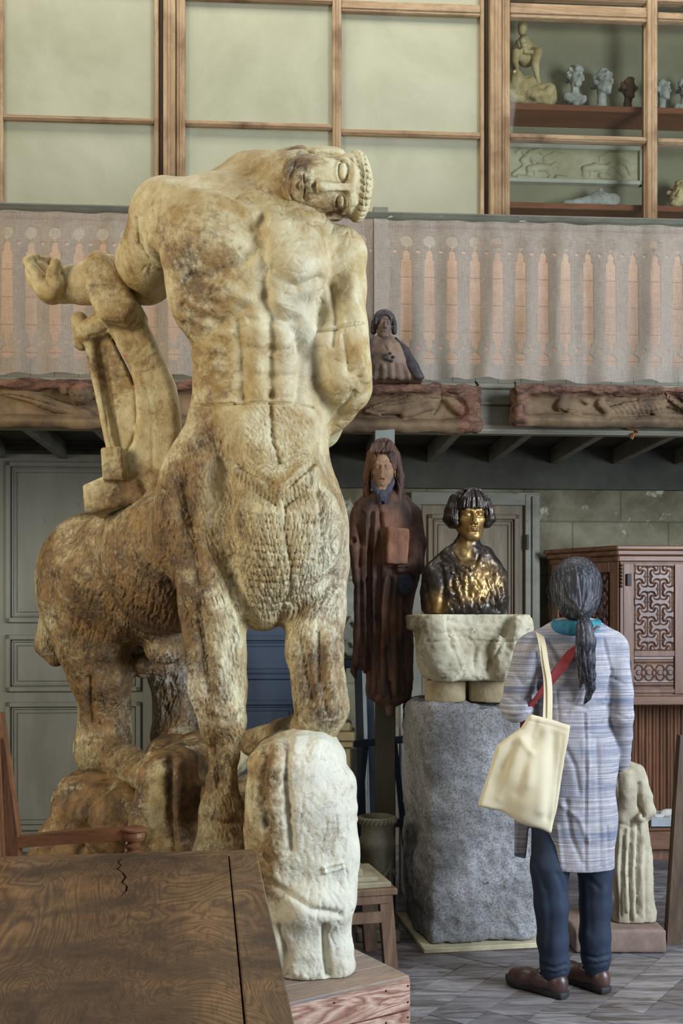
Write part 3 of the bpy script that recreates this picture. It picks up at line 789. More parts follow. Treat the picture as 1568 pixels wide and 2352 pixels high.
PW, PL = .155, .775; rg = random.Random(11); ca, sa = math.cos(math.radians(-36)), math.sin(math.radians(-36))
def plank(x0, y0, x1, y1, d):
    g = .0016; r = rg.random(); dz = rg.uniform(-.0008, .0008)
    cx, cy = (x0 + x1) / 2, (y0 + y1) / 2; X = cx * ca - cy * sa; Y = cx * sa + cy * ca + 3.5
    if not (-4.2 < X < 5.2 and .2 < Y < 7.4): return
    rr = bmesh.ops.create_cube(bm, size=1.0)['verts']
    bmesh.ops.scale(bm, vec=(x1 - x0 - g * 2, y1 - y0 - g * 2, .02), verts=rr)
    bmesh.ops.translate(bm, vec=(cx, cy, -.011 + dz), verts=rr)
    for v in rr: v[lp] = r; v[ld] = d
for i in range(-52, 53):
    for j in range(-8, 9):
        ox = i * PW + j * PL; oy = i * PW - j * PL
        if abs(ox) > 7.5 or abs(oy) > 7.5: continue
        plank(ox, oy, ox + PL, oy + PW, 0.0); plank(ox + PL, oy + PW - PL, ox + PL + PW, oy + PW, 1.0)
bmesh.ops.transform(bm, matrix=Matrix.Translation((0, 3.5, 0)) @ Matrix.Rotation(math.radians(-36), 4, 'Z'), verts=bm.verts[:])
me = bpy.data.meshes.new('floor'); bm.to_mesh(me); bm.free()
tag(link('floor', me, floor_mat()), kind='structure')
mb = MB(); mb.box((-4.6, -.2, -.06), (5.6, 7.8, -.024)); tag(mb.build('floor', simple('subfloor', srgb(30, 26, 24), bump=0)), kind='structure')

# paints and woods
m_green = simple('grey_green_paint', srgb(140, 141, 132), srgb(114, 114, 104), 3, .5, .25, 50, (1, 1, .25), dist=.002, speck=(30, .68, srgb(90, 88, 74)))
m_blue = simple('bluish_lit_paint', srgb(80, 90, 106), srgb(60, 70, 86), 3, .5, .2, 50, (1, 1, .25), dist=.002)  # same woodwork as the green leaf, bluish light put into the colour
m_fascia = simple('olive_grey_paint', srgb(132, 129, 114), srgb(104, 100, 84), 5, .55, .3, 60, (.3, 1, 1), dist=.003, speck=(40, .66, srgb(70, 64, 50)))
m_dark = simple('dark_boards', srgb(74, 72, 60), srgb(50, 48, 40), 4, .7, .3, 40, dist=.004)  # one dark tone for ceiling, header and cornice under the gallery
m_wall = simple('stained_lime_wall', srgb(116, 112, 90), srgb(84, 80, 62), 2.2, .85, .4, 30, dist=.006, lo=.4, hi=.6, speck=(6, .60, srgb(160, 158, 132)))
m_panel = wood('brown_door_wood', srgb(122, 106, 82), srgb(98, 84, 64), srgb(70, 60, 46), 'z', .7, .55, .15, 5)
m_pine = wood('pine_wainscot', srgb(224, 180, 136), srgb(206, 156, 112), srgb(176, 122, 82), 'x', .8, .5, .1, 5)
m_frame = wood('weathered_window_wood', srgb(174, 150, 118), srgb(146, 120, 88), srgb(112, 86, 60), 'z', 1.3, .6, .4, 5, dark=srgb(112, 84, 58))
m_frameh = wood('weathered_window_wood_rail', srgb(166, 142, 110), srgb(140, 114, 84), srgb(104, 80, 56), 'x', 1.3, .6, .4, 5, dark=srgb(98, 74, 52))
m_shelf = wood('red_brown_shelf', srgb(150, 96, 62), srgb(132, 80, 50), srgb(104, 62, 38), 'x', .8, .45, .1, 6)
m_case = simple('case_back_paint', srgb(156, 152, 124), srgb(138, 132, 104), 1.6, .7, .05, 20)
def pane_mat():
    s = NT('whitewashed_glass'); v = s.map((1, 1, .7))
    c = s.mix(s.ramp(s.noise(1.6, 5, v, .6, .5), [(.35, 0.0), (.66, 1.0)]), srgb(168, 168, 146), srgb(148, 148, 124))
    c = s.mix(s.math('MULTIPLY', s.ramp(s.noise(240, 2, v, .6), [(.45, 0.0), (.62, 1.0)]), .18), c, srgb(136, 134, 110))
    s.col(c).set(.42, 0, .35); s.bump(s.noise(3, 3, v), .12, .01); return s.m
m_pane = pane_mat()
def glass_mat():
    s = NT('clear_glass'); tr = s.n('ShaderNodeBsdfTransparent'); tr.inputs[0].default_value = (.97, .98, .96, 1); gl = s.n('ShaderNodeBsdfGlossy'); gl.inputs['Roughness'].default_value = .03
    fr = s.n('ShaderNodeFresnel'); fr.inputs[0].default_value = 1.45; mx = s.n('ShaderNodeMixShader'); s.l(fr.outputs[0], mx.inputs[0]); s.l(tr.outputs[0], mx.inputs[1]); s.l(gl.outputs[0], mx.inputs[2]); s.l(mx.outputs[0], s.out.inputs[0]); return s.m
m_glass = glass_mat()

# lower back wall, courses of blocks
def block_wall():
    s = NT('old_block_wall'); br = s.n('ShaderNodeTexBrick'); br.inputs['Scale'].default_value = 1; br.inputs['Mortar Size'].default_value = .006; br.inputs['Brick Width'].default_value = .62; br.inputs['Row Height'].default_value = .34
    s.l(s.map((1, 1, 1), rot=(90, 0, 0)), br.inputs['Vector'])
    n = s.noise(2.4, 7, None, .65, .3)
    c = s.mix(s.ramp(n, [(.36, 0.0), (.62, 1.0)]), srgb(140, 134, 112), srgb(98, 90, 70))
    c = s.mix(s.ramp(s.noise(5, 6, None, .7), [(.58, 0.0), (.64, 1.0)]), c, srgb(172, 172, 150))
    c = s.mix(s.math('MULTIPLY', br.outputs['Fac'], .45), c, srgb(60, 58, 48)); s.col(c).set(.85, 0, .2); s.bump(s.noise(30, 6, None, .7), .5, .006); return s.m
mb = MB(); mb.box((-4.2, BW, 0), (5.2, BW + .15, 2.60)); rbuild(mb, 'wall_back', block_wall(), kind='structure')
# gallery: floor slab, joists, header, fascia, ledge mouldings
zs = 2.50
mb = MB(); mb.box((-4.2, .02, zs), (5.2, BW + .15, zs + .05)); rbuild(mb, 'ceiling', m_dark, kind='structure')
for i, px in enumerate(range(-700, 2600, 178)):
    u = uz(px, 990, .03)[0]; mb = MB(); mb.box((u - .025, .03, zs - .10), (u + .025, BW - .04, zs), bev=.004); rbuild(mb, 'trim_%d' % (20 + i), m_fascia, kind='structure')
mb = MB(); mb.box((-4.2, BW - .04, 2.24), (5.2, BW, zs)); rbuild(mb, 'trim_1', m_dark, kind='structure')
zl = uz(784, 990, -.03)[1]; zt = uz(784, 884, .0)[1]
mb = MB(); mb.box((-4.2, 0, zl), (5.2, .05, zt + .02), bev=.003); rbuild(mb, 'trim_2', m_fascia, kind='structure')
mb = MB(); prof = [(0, zl - .006), (-.035, zl - .006), (-.045, zl + .006), (-.045, zl + .016), (-.025, zl + .022), (-.018, zl + .040), (0, zl + .044)]
a = [mb.bm.verts.new((-4.2, p[0], p[1])) for p in prof]; b = [mb.bm.verts.new((5.2, p[0], p[1])) for p in prof]
for i in range(len(prof)): j = (i + 1) % len(prof); mb.bm.faces.new([a[i], a[j], b[j], b[i]])
rbuild(mb, 'trim_3', m_fascia, kind='structure')
mb = MB(); mb.box((-4.2, -.02, zt - .012), (5.2, .06, zt + .018), bev=.006); rbuild(mb, 'trim_4', m_fascia, kind='structure')
mb = MB(); mb.box((-4.2, .0, zt - .09), (5.2, -.012, zt - .075), bev=.004); rbuild(mb, 'trim_5', m_fascia, kind='structure')
mb = MB(); mb.box((-4.2, .02, zs + .05), (5.2, BW + .6, zs + .08)); rbuild(mb, 'floor', simple('gallery_floor', srgb(150, 118, 84)), kind='structure')

# door leaves and casing on the left, under a moulded cornice
def panelled(mb, x0, y0, x1, y1, w):
    pbox(mb, x0, y0, x1, y1, w, .02, .004)
def door(name, x0, x1, ytop, panels, mat, w=BW - .05, casing=14, knob=None):
    o = MB(); u0 = uz(x0, 1500, w)[0]; u1 = uz(x1, 1500, w)[0]; z1 = uz((x0 + x1) / 2, ytop, w)[1]
    o.box((u0, w, .0), (u1, w + .045, z1), bev=.003)
    for (a, b, c, d) in panels:
        ua, ub = uz(a, (b + d) / 2, w)[0], uz(c, (b + d) / 2, w)[0]; zb, za = uz((a + c) / 2, b, w)[1], uz((a + c) / 2, d, w)[1]; za = max(za, .06)
        for (t0, t1, out) in ((0, .030, .022), (.034, .046, .010), (.062, .068, .008)):
            o.box((ua + t0, w - out, za + t0), (ub - t0, w, za + t1), bev=.004); o.box((ua + t0, w - out, zb - t1), (ub - t0, w, zb - t0), bev=.004)
            o.box((ua + t0, w - out, za + t0), (ua + t1, w, zb - t0), bev=.004); o.box((ub - t1, w - out, za + t0), (ub - t0, w, zb - t0), bev=.004)
    return rbuild(o, name, mat, kind='structure')
door('door_1', -40, 350, 1040, [(14, 1062, 324, 1430), (14, 1458, 324, 1588), (14, 1612, 324, 1905)], m_green)
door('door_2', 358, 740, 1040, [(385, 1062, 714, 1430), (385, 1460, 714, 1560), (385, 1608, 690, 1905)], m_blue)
door('door_3', 968, 1206, 1160, [(982, 1182, 1190, 1540), (982, 1570, 1190, 1700), (982, 1720, 1190, 1900)], m_panel, BW - .03)
mb = MB()
for (a, b, c, d, w, dp) in ((350, 1040, 358, 1960, BW - .065, .06), (1206, 1135, 1240, 1960, BW - .06, .06), (944, 1135, 968, 1960, BW - .05, .05), (944, 1130, 1240, 1160, BW - .055, .055)): pbox(mb, a, b, c, d, w, dp)
pbox(mb, 1222, 1140, 1228, 1960, BW - .075, .02)
rbuild(mb, 'trim_6', m_fascia, kind='structure')
mb = MB()
for k, (y0, y1, w) in enumerate(((988, 1004, BW - .16), (1004, 1016, BW - .12), (1016, 1030, BW - .09), (1030, 1041, BW - .07))): pbox(mb, -700, y0, 742, y1, w, .2, .006)
rbuild(mb, 'trim_7', m_dark, kind='structure')
mb = MB(); pbox(mb, 1208, 1228, 1214, 1262, BW - .075, .012, .002)
o = rbuild(mb, 'trim_8', simple('dark_iron', srgb(46, 44, 42), rough=.5, metal=.6), kind='structure')
mb = MB(); pbox(mb, 962, 1597, 976, 1622, BW - .075, .012, .002); rbuild(mb, 'trim_9', bpy.data.materials['dark_iron'], kind='structure')
mb = MB(); mb.box((-4.2, BW - .02, 0), (-2.2, BW, .12)); mb.box((1.25, BW - .02, 0), (5.2, BW, .12)); rbuild(mb, 'baseboard_back', m_fascia, kind='structure')

# upper wall above the gallery: pine boards, then the glazed screen
UW = BW
z_sill = uz(784, 560, UW)[1]
mb = MB()
zz = 2.55
while zz < z_sill:
    h = min(.17, z_sill - zz); mb.box((-4.2, UW, zz), (5.2, UW + .05, zz + h - .004), bev=.003); zz += .17
rbuild(mb, 'wall_upper', m_pine, kind='structure')
ztop = uz(784, -320, UW)[1]
def vbar(name, x0, x1, w, d, y0=-140, y1=560, mat=None):
    m = MB(); u0 = uz(x0, 300, w)[0]; u1 = uz(x1, 300, w)[0]; m.box((u0, w, z_sill if y1 == 560 else uz(x0, y1, w)[1]), (u1, w + d, ztop if y0 == -140 else uz(x0, y0, w)[1]), bev=.005); return m
m_gap = wood('shadow_gap_stile', srgb(84, 62, 44), srgb(58, 42, 30), srgb(36, 26, 20), 'z', 1.3, .6, .4, 7)  # darkness of the recessed shadow gaps put into the wood colour
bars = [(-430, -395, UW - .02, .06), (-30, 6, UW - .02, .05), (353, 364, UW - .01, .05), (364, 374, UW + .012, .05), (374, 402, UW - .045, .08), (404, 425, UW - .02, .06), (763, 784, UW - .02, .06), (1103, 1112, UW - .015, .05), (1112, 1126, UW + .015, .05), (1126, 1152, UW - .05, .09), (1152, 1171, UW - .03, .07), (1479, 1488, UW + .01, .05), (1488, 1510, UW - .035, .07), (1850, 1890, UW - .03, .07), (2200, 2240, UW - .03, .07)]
for i, (a, b, w, d) in enumerate(bars):
    m = vbar('', a, b, w, d); 
    if b - a > 18:
        u0 = uz(a, 300, w)[0]; u1 = uz(b, 300, w)[0]; m.box((u0 + (u1 - u0) * .38, w - .006, z_sill), (u0 + (u1 - u0) * .62, w, ztop), bev=.003)
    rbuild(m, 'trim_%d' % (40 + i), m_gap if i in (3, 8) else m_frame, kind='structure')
def hbar(x0, x1, y, hpx, w=UW - .012, d=.045):
    m = MB(); pbox(m, x0, y - hpx / 2, x1, y + hpx / 2, w, d, .005); pbox(m, x0, y - hpx / 5, x1, y + hpx / 5, w - .006, .01, .003); return m
hb = [(-395, -30, 262, 12), (6, 353, 272, 12), (425, 763, 286, 13), (784, 1103, 306, 13), (1171, 1488, 317, 14), (1510, 1850, 328, 14), (425, 763, -6, 16), (784, 1103, 18, 26), (1171, 1488, 28, 34), (1510, 1850, 44, 22), (6, 353, -40, 20), (1126, 1890, 0, 14)]
for i, a in enumerate(hb): rbuild(hbar(*a), 'trim_%d' % (60 + i), m_frameh, kind='structure')
for i, (a, b) in enumerate(((-395, -30), (4, 360), (420, 768), (780, 1108))):
    m = MB(); u0 = uz(a, 300, UW)[0]; u1 = uz(b, 300, UW)[0]; m.box((u0, UW + .02, z_sill - .02), (u1, UW + .028, ztop)); rbuild(m, 'window_%d' % (i + 1), m_pane, kind='structure')
for i, (a, b) in enumerate(((1165, 1490), (1506, 1855))):
    m = MB(); u0 = uz(a, 300, UW)[0]; u1 = uz(b, 300, UW)[0]; m.box((u0, UW + .022, z_sill - .02), (u1, UW + .026, ztop)); rbuild(m, 'window_%d' % (i + 5), m_glass, kind='structure')
# display case interior
CW = UW + .36
mb = MB(); ua = uz(1140, 300, CW)[0]; ub = uz(2240, 300, CW)[0]; mb.box((ua, CW, z_sill - .1), (ub, CW + .03, ztop)); rbuild(mb, 'wall_case', m_case, kind='structure')
mb = MB(); mb.box((ua - .03, UW + .03, z_sill - .1), (ua, CW, ztop)); rbuild(mb, 'wall_case_side', m_case, kind='structure')
mb = MB(); mb.box((-4.2, UW + .20, z_sill - .1), (ua - .03, UW + .24, ztop)); rbuild(mb, 'wall_behind_glass', simple('pale_backing', srgb(190, 188, 165)), kind='structure')
SHW = UW + .12
def shelf(y, th):
    z1 = uz(1330, y, SHW)[1]; m = MB(); m.box((ua, SHW, z1 - .028), (ub, CW, z1), bev=.002); m.box((ua, SHW - .004, z1 - .034), (ub, SHW + .02, z1 + .003), bev=.002); return m, z1
m, zsh1 = shelf(243, 0); tag(rbuild(m, 'display_shelf', m_shelf), 'upper red-brown wooden shelf of the glazed case, carrying a row of plaster heads', 'shelf')
m, zsh2 = shelf(469, 0); tag(rbuild(m, 'display_shelf', m_shelf), 'lower red-brown wooden shelf of the glazed case, just above the gallery rail', 'shelf')
m, zsh0 = shelf(-60, 0); tag(rbuild(m, 'display_shelf', m_shelf), 'top wooden shelf of the glazed case beyond the upper picture edge', 'shelf')

# gallery rail, balustrade planks and linen hangings
m = MB(); zr = uz(784, 498, -.02)[1]
m.box((-4.2, -.05, zr - .018), (5.2, .05, zr + .022), bev=.01); m.box((-4.2, -.035, zr - .04), (5.2, .03, zr - .018), bev=.006)
bal = empty('gallery_balustrade', RP(0, 0, zt), 'grey-painted gallery balustrade of pierced planks under a chipped handrail', 'balustrade', rz=TH)
rbuild(m, 'handrail', simple('chipped_grey_paint', srgb(96, 96, 82), srgb(62, 60, 50), 9, .6, .4, 60, (.3, 1, 1), speck=(34, .66, srgb(160, 156, 130))), bal)
for px in (-560, 872, 2300):
    m = MB(); u = uz(px, 700, 0)[0]; m.box((u - .037, -.045, zt), (u + .037, .05, zr + .045), bev=.004); rbuild(m, 'post', m_fascia, bal)
pitch = .1133; zb = zt + .005; zh = zr - .03
def zpx(y): return uz(784, y, .0)[1]
# half outline of the opening between two planks: (half width, z)
g = [(.0, zpx(866 - 18 - 14)), ]
def circ(cz, r, a0, a1, n=8): return [(r * math.cos(math.radians(a0 + (a1 - a0) * i / n)), cz + r * math.sin(math.radians(a0 + (a1 - a0) * i / n))) for i in range(n + 1)]
zc1 = zpx(818); zc2 = zpx(549); rc = .031
half = circ(zc1, rc, -88, 80) + [(.003, zc1 + rc + .004), (.016, zc1 + .060), (.016, zc1 + .085), (.030, zc1 + .092), (.026, zc2 - .098), (.026, zc2 - .090), (.017, zc2 - .086), (.017, zc2 - .056), (.003, zc2 - rc - .004)] + circ(zc2, rc, -80, 88)
nb = 0
k = -22
while k < 40:
    uc = uz(15, 700, 0)[0] + k * pitch
    L = [(uc + h, z) for h, z in half]; R = [(uc + pitch - h, z) for h, z in half]
    pts = [(uc + .001, zb)] + [(p[0], p[1]) for p in L] + [(uc + .001, zh)] + [(uc + pitch - .001, zh)] + R[::-1] + [(uc + pitch - .001, zb)]
    hol = [[(uc + pitch / 2 + .0115 * math.cos(2 * math.pi * i / 12), zc + .0115 * math.sin(2 * math.pi * i / 12)) for i in range(12)] for zc in (zc1 + .05, zc2 - .05)]
    m = MB(); m.prism(pts, .0, .018, holes=hol); rbuild(m, 'pierced_plank', m_fascia, bal); k += 1
def linen_mat():
    s = NT('natural_linen'); v = s.map((1, 1, 1))
    wx = s.n('ShaderNodeTexNoise'); wx.inputs['Scale'].default_value = 60; wx.inputs['Detail'].default_value = 4; s.l(s.map((12, 1, .4)), wx.inputs['Vector'])
    wy = s.n('ShaderNodeTexNoise'); wy.inputs['Scale'].default_value = 60; wy.inputs['Detail'].default_value = 4; s.l(s.map((.4, 1, 12)), wy.inputs['Vector'])
    wv = s.math('MULTIPLY', s.math('ADD', wx.outputs['Fac'], wy.outputs['Fac']), .5)
    c = s.mix(s.ramp(wv, [(.38, 0.0), (.62, 1.0)]), srgb(184, 165, 149), srgb(230, 214, 199))
    df = s.n('ShaderNodeBsdfDiffuse'); tl = s.n('ShaderNodeBsdfTranslucent'); tr = s.n('ShaderNodeBsdfTransparent'); s.l(c, df.inputs[0]); s.l(c, tl.inputs[0])
    m1 = s.n('ShaderNodeMixShader'); m1.inputs[0].default_value = .45; s.l(df.outputs[0], m1.inputs[1]); s.l(tl.outputs[0], m1.inputs[2])
    m2 = s.n('ShaderNodeMixShader'); m2.inputs[0].default_value = .42; s.l(m1.outputs[0], m2.inputs[1]); s.l(tr.outputs[0], m2.inputs[2]); s.l(m2.outputs[0], s.out.inputs[0]); return s.m
m_linen = linen_mat()
def hanging(px0, px1, seed, label):
    u0 = uz(px0, 700, 0)[0]; u1 = uz(px1, 700, 0)[0]; z1 = zr - .035; z0 = zt + .015
    nu = int((u1 - u0) / .008); nz = 60; U = np.linspace(u0, u1, nu); T = np.linspace(0, 1, nz)
    UU, TT = np.meshgrid(U, T, indexing='ij')
    ph = vnoise(np.stack([UU * 2.2, TT * .5, TT * 0 + seed], -1), 1.3, seed) * 2.2
    a = np.sin(UU * 34 + ph * 2) * .014 + np.abs(np.sin(UU * 9.3 + seed + ph)) ** 2 * .026 - .013 + np.sin(UU * 15.3 + seed + ph) * .012 + vnoise(np.stack([UU * 1.0, TT * .35, TT * 0], -1), 9, seed + 3) * .010
    tack = (.25 + .75 * np.clip(TT * 4, 0, 1)); wv = np.clip(-.090 + 1.5 * a * tack, -.130, -.056) - .012 * np.abs(np.sin(UU * 28)) * np.exp(-TT * 9)
    zz = z1 - (z1 - z0) * TT - .006 * np.abs(np.sin(UU * 28)) * np.exp(-TT * 12) + .006 * np.sin(UU * 7 + seed) * TT
    V = np.stack([UU, wv, zz], -1).reshape(-1, 3); I = np.arange(nu * nz).reshape(nu, nz)
    Q = np.stack([I[:-1, :-1], I[1:, :-1], I[1:, 1:], I[:-1, 1:]], -1).reshape(-1, 4)
    o = link('linen_hanging', npmesh('linen_hanging', V, Q), m_linen); rlink(o); tag(o, label, 'curtain')
    return o
hanging(-900, 852, 4, 'translucent beige linen hanging over the gallery rail behind the centaur, left of the post')
hanging(854, 2300, 9, 'translucent beige linen hanging over the gallery rail right of the post, above the hooded bust')
# ------------------------------------------------------------------ crate, table, armchair, stool
def m4(loc, rz=0): return Matrix.Translation(loc) @ Matrix.Rotation(rz, 4, 'Z')
def tbuild(mb, name, mat, parent, M, smooth=False, label=None):
    o = mb.build(name, mat, None, smooth); o.parent = parent
    pm = Matrix.Translation(parent.location) @ parent.rotation_euler.to_matrix().to_4x4()
    o.matrix_parent_inverse = pm.inverted() @ M; return tag(o, label)
m_crate = wood('red_brown_pine', srgb(132, 88, 70), srgb(204, 172, 152), srgb(92, 58, 48), 'x', 3.2, .55, .35, 12)
m_cratetop = wood('grey_pine', srgb(128, 118, 112), srgb(152, 130, 112), srgb(84, 66, 54), 'x', 1.5, .6, .35, 9)
m_iron = bpy.data.materials['dark_iron']
RC = math.radians(32); MC = m4((.231, 3.418, 0), RC)       # local x from the corner backwards-left is -x, local y goes away
crate = empty('wooden_crate', (.231, 3.418, 0), 'low reddish pine crate of nailed boards under the white rock of the centaur statue', 'crate', rz=RC)
CL, CD, CH = .74, 2.15, .222
for k in range(2):
    z0 = CH - .008 - .108 * (k + 1) + .002; z1 = z0 + .104
    mb = MB(); mb.box((-CL, 0, z0), (0, .024, z1), bev=.004); (FB := globals().setdefault('front_boards', [])).append(tbuild(mb, 'board', m_crate, crate, MC))
    mb = MB(); mb.box((-.024, .026, z0), (0, CD, z1), bev=.004); tbuild(mb, 'board', m_crate, crate, MC)
    mb = MB(); mb.box((-CL, .026, z0), (-CL + .024, CD, z1), bev=.004); tbuild(mb, 'board', m_crate, crate, MC)
for k in range(16):
    y0 = .002 + k * .1345; mb = MB(); mb.box((-CL + .003, y0, CH - .024), (-.003, y0 + .1315, CH - .0005 * (k % 3)), bev=.003); tbuild(mb, 'top_board', m_cratetop, crate, MC)
for x in (-.012, -.10, -.30, -.52):
    for z in (.03, .085, .135, .19):
        if x > -.02 or z in (.085, .19):
            mb = MB(); mb.tube([(x, -.0015, z), (x, .004, z)], .0035, 8); reparent(tbuild(mb, 'nail', m_iron, crate, MC), front_boards[0 if z > .11 else 1])

def oak_table_mat(axis):
    s = NT('dark_oak_' + axis)
    v = s.map((1.0, .34, 1) if axis == 'y' else (.34, 1.0, 1))
    n = s.noise(3.2, 3, v, .5, 1.4)
    r = s.math('FRACT', s.math('MULTIPLY', n, 40)); r = s.ramp(r, [(0, 0.0), (.45, 1.0), (.8, .5), (1, 0.0)])
    big = s.noise(4, 5, s.map((1, 1, 1)), .6, .6)
    fine = s.noise(120, 3, s.map((1, .08, 1) if axis == 'y' else (.08, 1, 1)), .7)
    c = s.mix(r, srgb(84, 63, 46), srgb(126, 97, 67))
    c = s.mix(s.ramp(big, [(.36, 0.0), (.66, 1.0)]), c, srgb(58, 44, 34)); 
    c = s.mix(s.math('MULTIPLY', s.ramp(fine, [(.5, 0.0), (.68, 1.0)]), .5), c, srgb(40, 30, 24))
    c = s.mix(s.ramp(s.noise(7, 3, None, .5), [(.70, 0.0), (.78, .6)]), c, srgb(30, 24, 22))
    s.col(c).set(s.ramp(big, [(.3, .30), (.7, .44)]), 0, .5); s.bump(s.mix(.5, r, fine), .18, .002); return s.m
m_oaky = oak_table_mat('y'); m_oakx = oak_table_mat('x')
RT = math.radians(7.5); TB = W(588, 1950, .65 * F / 520.0); MT = m4((TB[0], TB[1], 0), RT)
table = empty('oak_table', (TB[0] - .4, TB[1] - .6, 0), 'large dark oak table with a cracked top, filling the lower left corner', 'table', rz=RT)
TW, TL, tz = .80, 1.75, .75
mb = MB(); mb.box((-TW, -.062, tz - .035), (.0, 0, tz), bev=.003); tbuild(mb, 'end_board', m_oakx, table, MT)
mb = MB(); mb.box((-.078, -TL, tz - .034), (0, -.0635, tz + .0005), bev=.003); tbuild(mb, 'side_board', m_oaky, table, MT)
mb = MB(); mb.box((-TW, -TL, tz - .034), (-TW + .078, -.0635, tz + .0005), bev=.003); tbuild(mb, 'side_board', m_oaky, table, MT)
_cr = [(-.372, -.064), (-.380, -.11), (-.368, -.15), (-.374, -.19), (-.358, -.23), (-.346, -.28), (-.352, -.33), (-.336, -.37), (-.334, -.42), (-.342, -.46), (-.360, -.515)]
_w = [.004, .005, .004, .005, .005, .006, .006, .005, .004, .003, .0]
crk = [(x - w / 2, y) for (x, y), w in zip(_cr, _w)] + [(x + w / 2 + .0003, y) for (x, y), w in list(zip(_cr, _w))[::-1][1:]]
outl = [(-.0815, -.0640)] + [(-.0815, -TL + .02), (-TW + .081, -TL + .02), (-TW + .081, -.0640)] + crk
mb = MB()
# plan outline is (x, y): build as a prism and lay it flat
mb.prism([(p[0], p[1]) for p in outl], 0, .03, M=Matrix(((1, 0, 0, 0), (0, 0, 1, 0), (0, -1, 0, tz), (0, 0, 0, 1))) )
tbuild(mb, 'top_panel', m_oaky, table, MT)
mb = MB(); mb.box((-TW + .02, -TL + .03, tz - .060), (-.02, -.02, tz - .036)); tbuild(mb, 'under_frame', m_oaky, table, MT)
for x in (-.09, -TW + .09):
    for y in (-.11, -TL + .12):
        mb = MB(); mb.box((x - .035, y - .035, .0), (x + .035, y + .035, tz - .061), bev=.006); tbuild(mb, 'leg', m_oaky, table, MT)
for x in (-.09, -TW + .09): mb = MB(); mb.box((x - .012, -TL + .17, tz - .15), (x + .012, -.16, tz - .061), bev=.003); tbuild(mb, 'apron', m_oaky, table, MT)

# armchair behind the table
m_chair = wood('waxed_walnut', srgb(126, 84, 54), srgb(98, 62, 40), srgb(70, 38, 24), 'x', 1.4, .35, .12, 7)
m_chairv = wood('worn_walnut_post', srgb(126, 86, 58), srgb(92, 62, 42), srgb(52, 32, 22), 'z', 1.4, .45, .4, 9)
chair = empty('armchair', (-.88, 3.18, 0), 'carved brown wooden armchair behind the table, facing right, one scrolled armrest in view', 'chair')
yn, yf = 2.965, 3.42; ax0, ax1 = -1.10, -.675
for y in (yn, yf):
    zA = .705
    pts = []
    for i in range(13):
        t = i / 12; x = ax0 + (ax1 - ax0) * t; z = zA - .030 * (1 - t) ** 1.4 + .006 * math.sin(t * math.pi)
        pts.append((x, z))
    mb = MB(); up = [(x, z + .008) for x, z in pts]; dn = [(x, z - .026 - .008 * math.sin(i / 12 * math.pi)) for i, (x, z) in enumerate(pts)]
    mb.prism(up + dn[::-1], y - .022, y + .022); mb.lathe([(.012, -.034), (.034, -.030), (.038, -.018), (.036, -.004), (.042, .002), (.042, .008), (.034, .012)], (ax1 - .018, y, zA), 28)
    a = mb.build('armrest', m_chair, chair)
    mb = MB(); mb.lathe([(.014, 0), (.022, .004), (.024, .012), (.016, .018), (.024, .026), (.026, .034), (.017, .042), (.020, .05)], (ax1 - .022, y, zA - .083), 24)
    mb.lathe([(.024, 0), (.024, .04), (.016, .05), (.026, .08), (.024, .14), (.014, .19), (.018, .204)], (ax1 - .022, y, .42), 24); mb.build('arm_support', m_chair, chair, smooth=True)
    mb = MB()
    ps = [(-1.085, .0), (-1.085, .42), (-1.10, .70), (-1.155, 1.10)]
    for (xa, za), (xb, zb_) in zip(ps, ps[1:]): mb.prism([(xa - .024, za), (xa + .024, za), (xb + .024, zb_), (xb - .024, zb_)], y - .024, y + .024)
    mb.build('back_post', m_chairv, chair)
    mb = MB(); mb.box((ax1 - .045, y - .022, 0), (ax1 - .001, y + .022, .42), bev=.004); mb.build('leg', m_chair, chair)
    mb = MB(); mb.box((-1.06, y - .012, .14), (ax1 - .045, y + .012, .17), bev=.003); mb.build('stretcher', m_chair, chair)
mb = MB(); mb.box((-1.07, yn - .02, .42), (ax1 + .01, yf + .02, .45), bev=.008); mb.build('seat', m_chair, chair)
mb = MB(); mb.prism([(-1.155, 1.02), (-1.13, 1.02), (-1.11, .62), (-1.13, .62)], yn + .03, yf - .03); mb.build('backrest', m_chairv, chair)

# low stool beside the rock, with a plaster offcut on it
m_stool = wood('old_stool_wood', srgb(124, 98, 76), srgb(98, 74, 56), srgb(64, 48, 38), 'z', 1.4, .6, .3, 7)
SX, SY, RS = .01, 4.22, math.radians(14); MS = m4((SX, SY, 0), RS)
stool = empty('low_stool', (SX, SY, 0), 'low brown wooden stool between the white rock and the small grey column', 'stool', rz=RS)
mb = MB(); mb.box((-.17, -.20, .318), (.17, .16, .345), bev=.004); tbuild(mb, 'seat', m_stool, stool, MS)
for x in (-1, 1):
    for y in (-.17, .13):
        mb = MB(); a = x * .125; b = x * .150
        vs = []
        for (cx, z) in ((b, 0), (a, .318)):
            for dx, dy in ((-.027, -.02), (.027, -.02), (.027, .02), (-.027, .02)): vs.append(mb.bm.verts.new((cx + dx, y + dy, z)))
        for f in ((0, 1, 2, 3), (4, 5, 6, 7), (0, 1, 5, 4), (1, 2, 6, 5), (2, 3, 7, 6), (3, 0, 4, 7)): mb.bm.faces.new([vs[i] for i in f])
        tbuild(mb, 'leg', m_stool, stool, MS)
for y in (-.195, .14): mb = MB(); mb.box((-.14, y, .285), (.14, y + .02, .317), bev=.002); mb.box((-.115, y, .21), (.115, y + .018, .255), bev=.002); tbuild(mb, 'rail', m_stool, stool, MS)
m_cast = simple('dusty_cast', srgb(176, 168, 142), srgb(132, 122, 96), 6, .8, .4, 50, dist=.004)
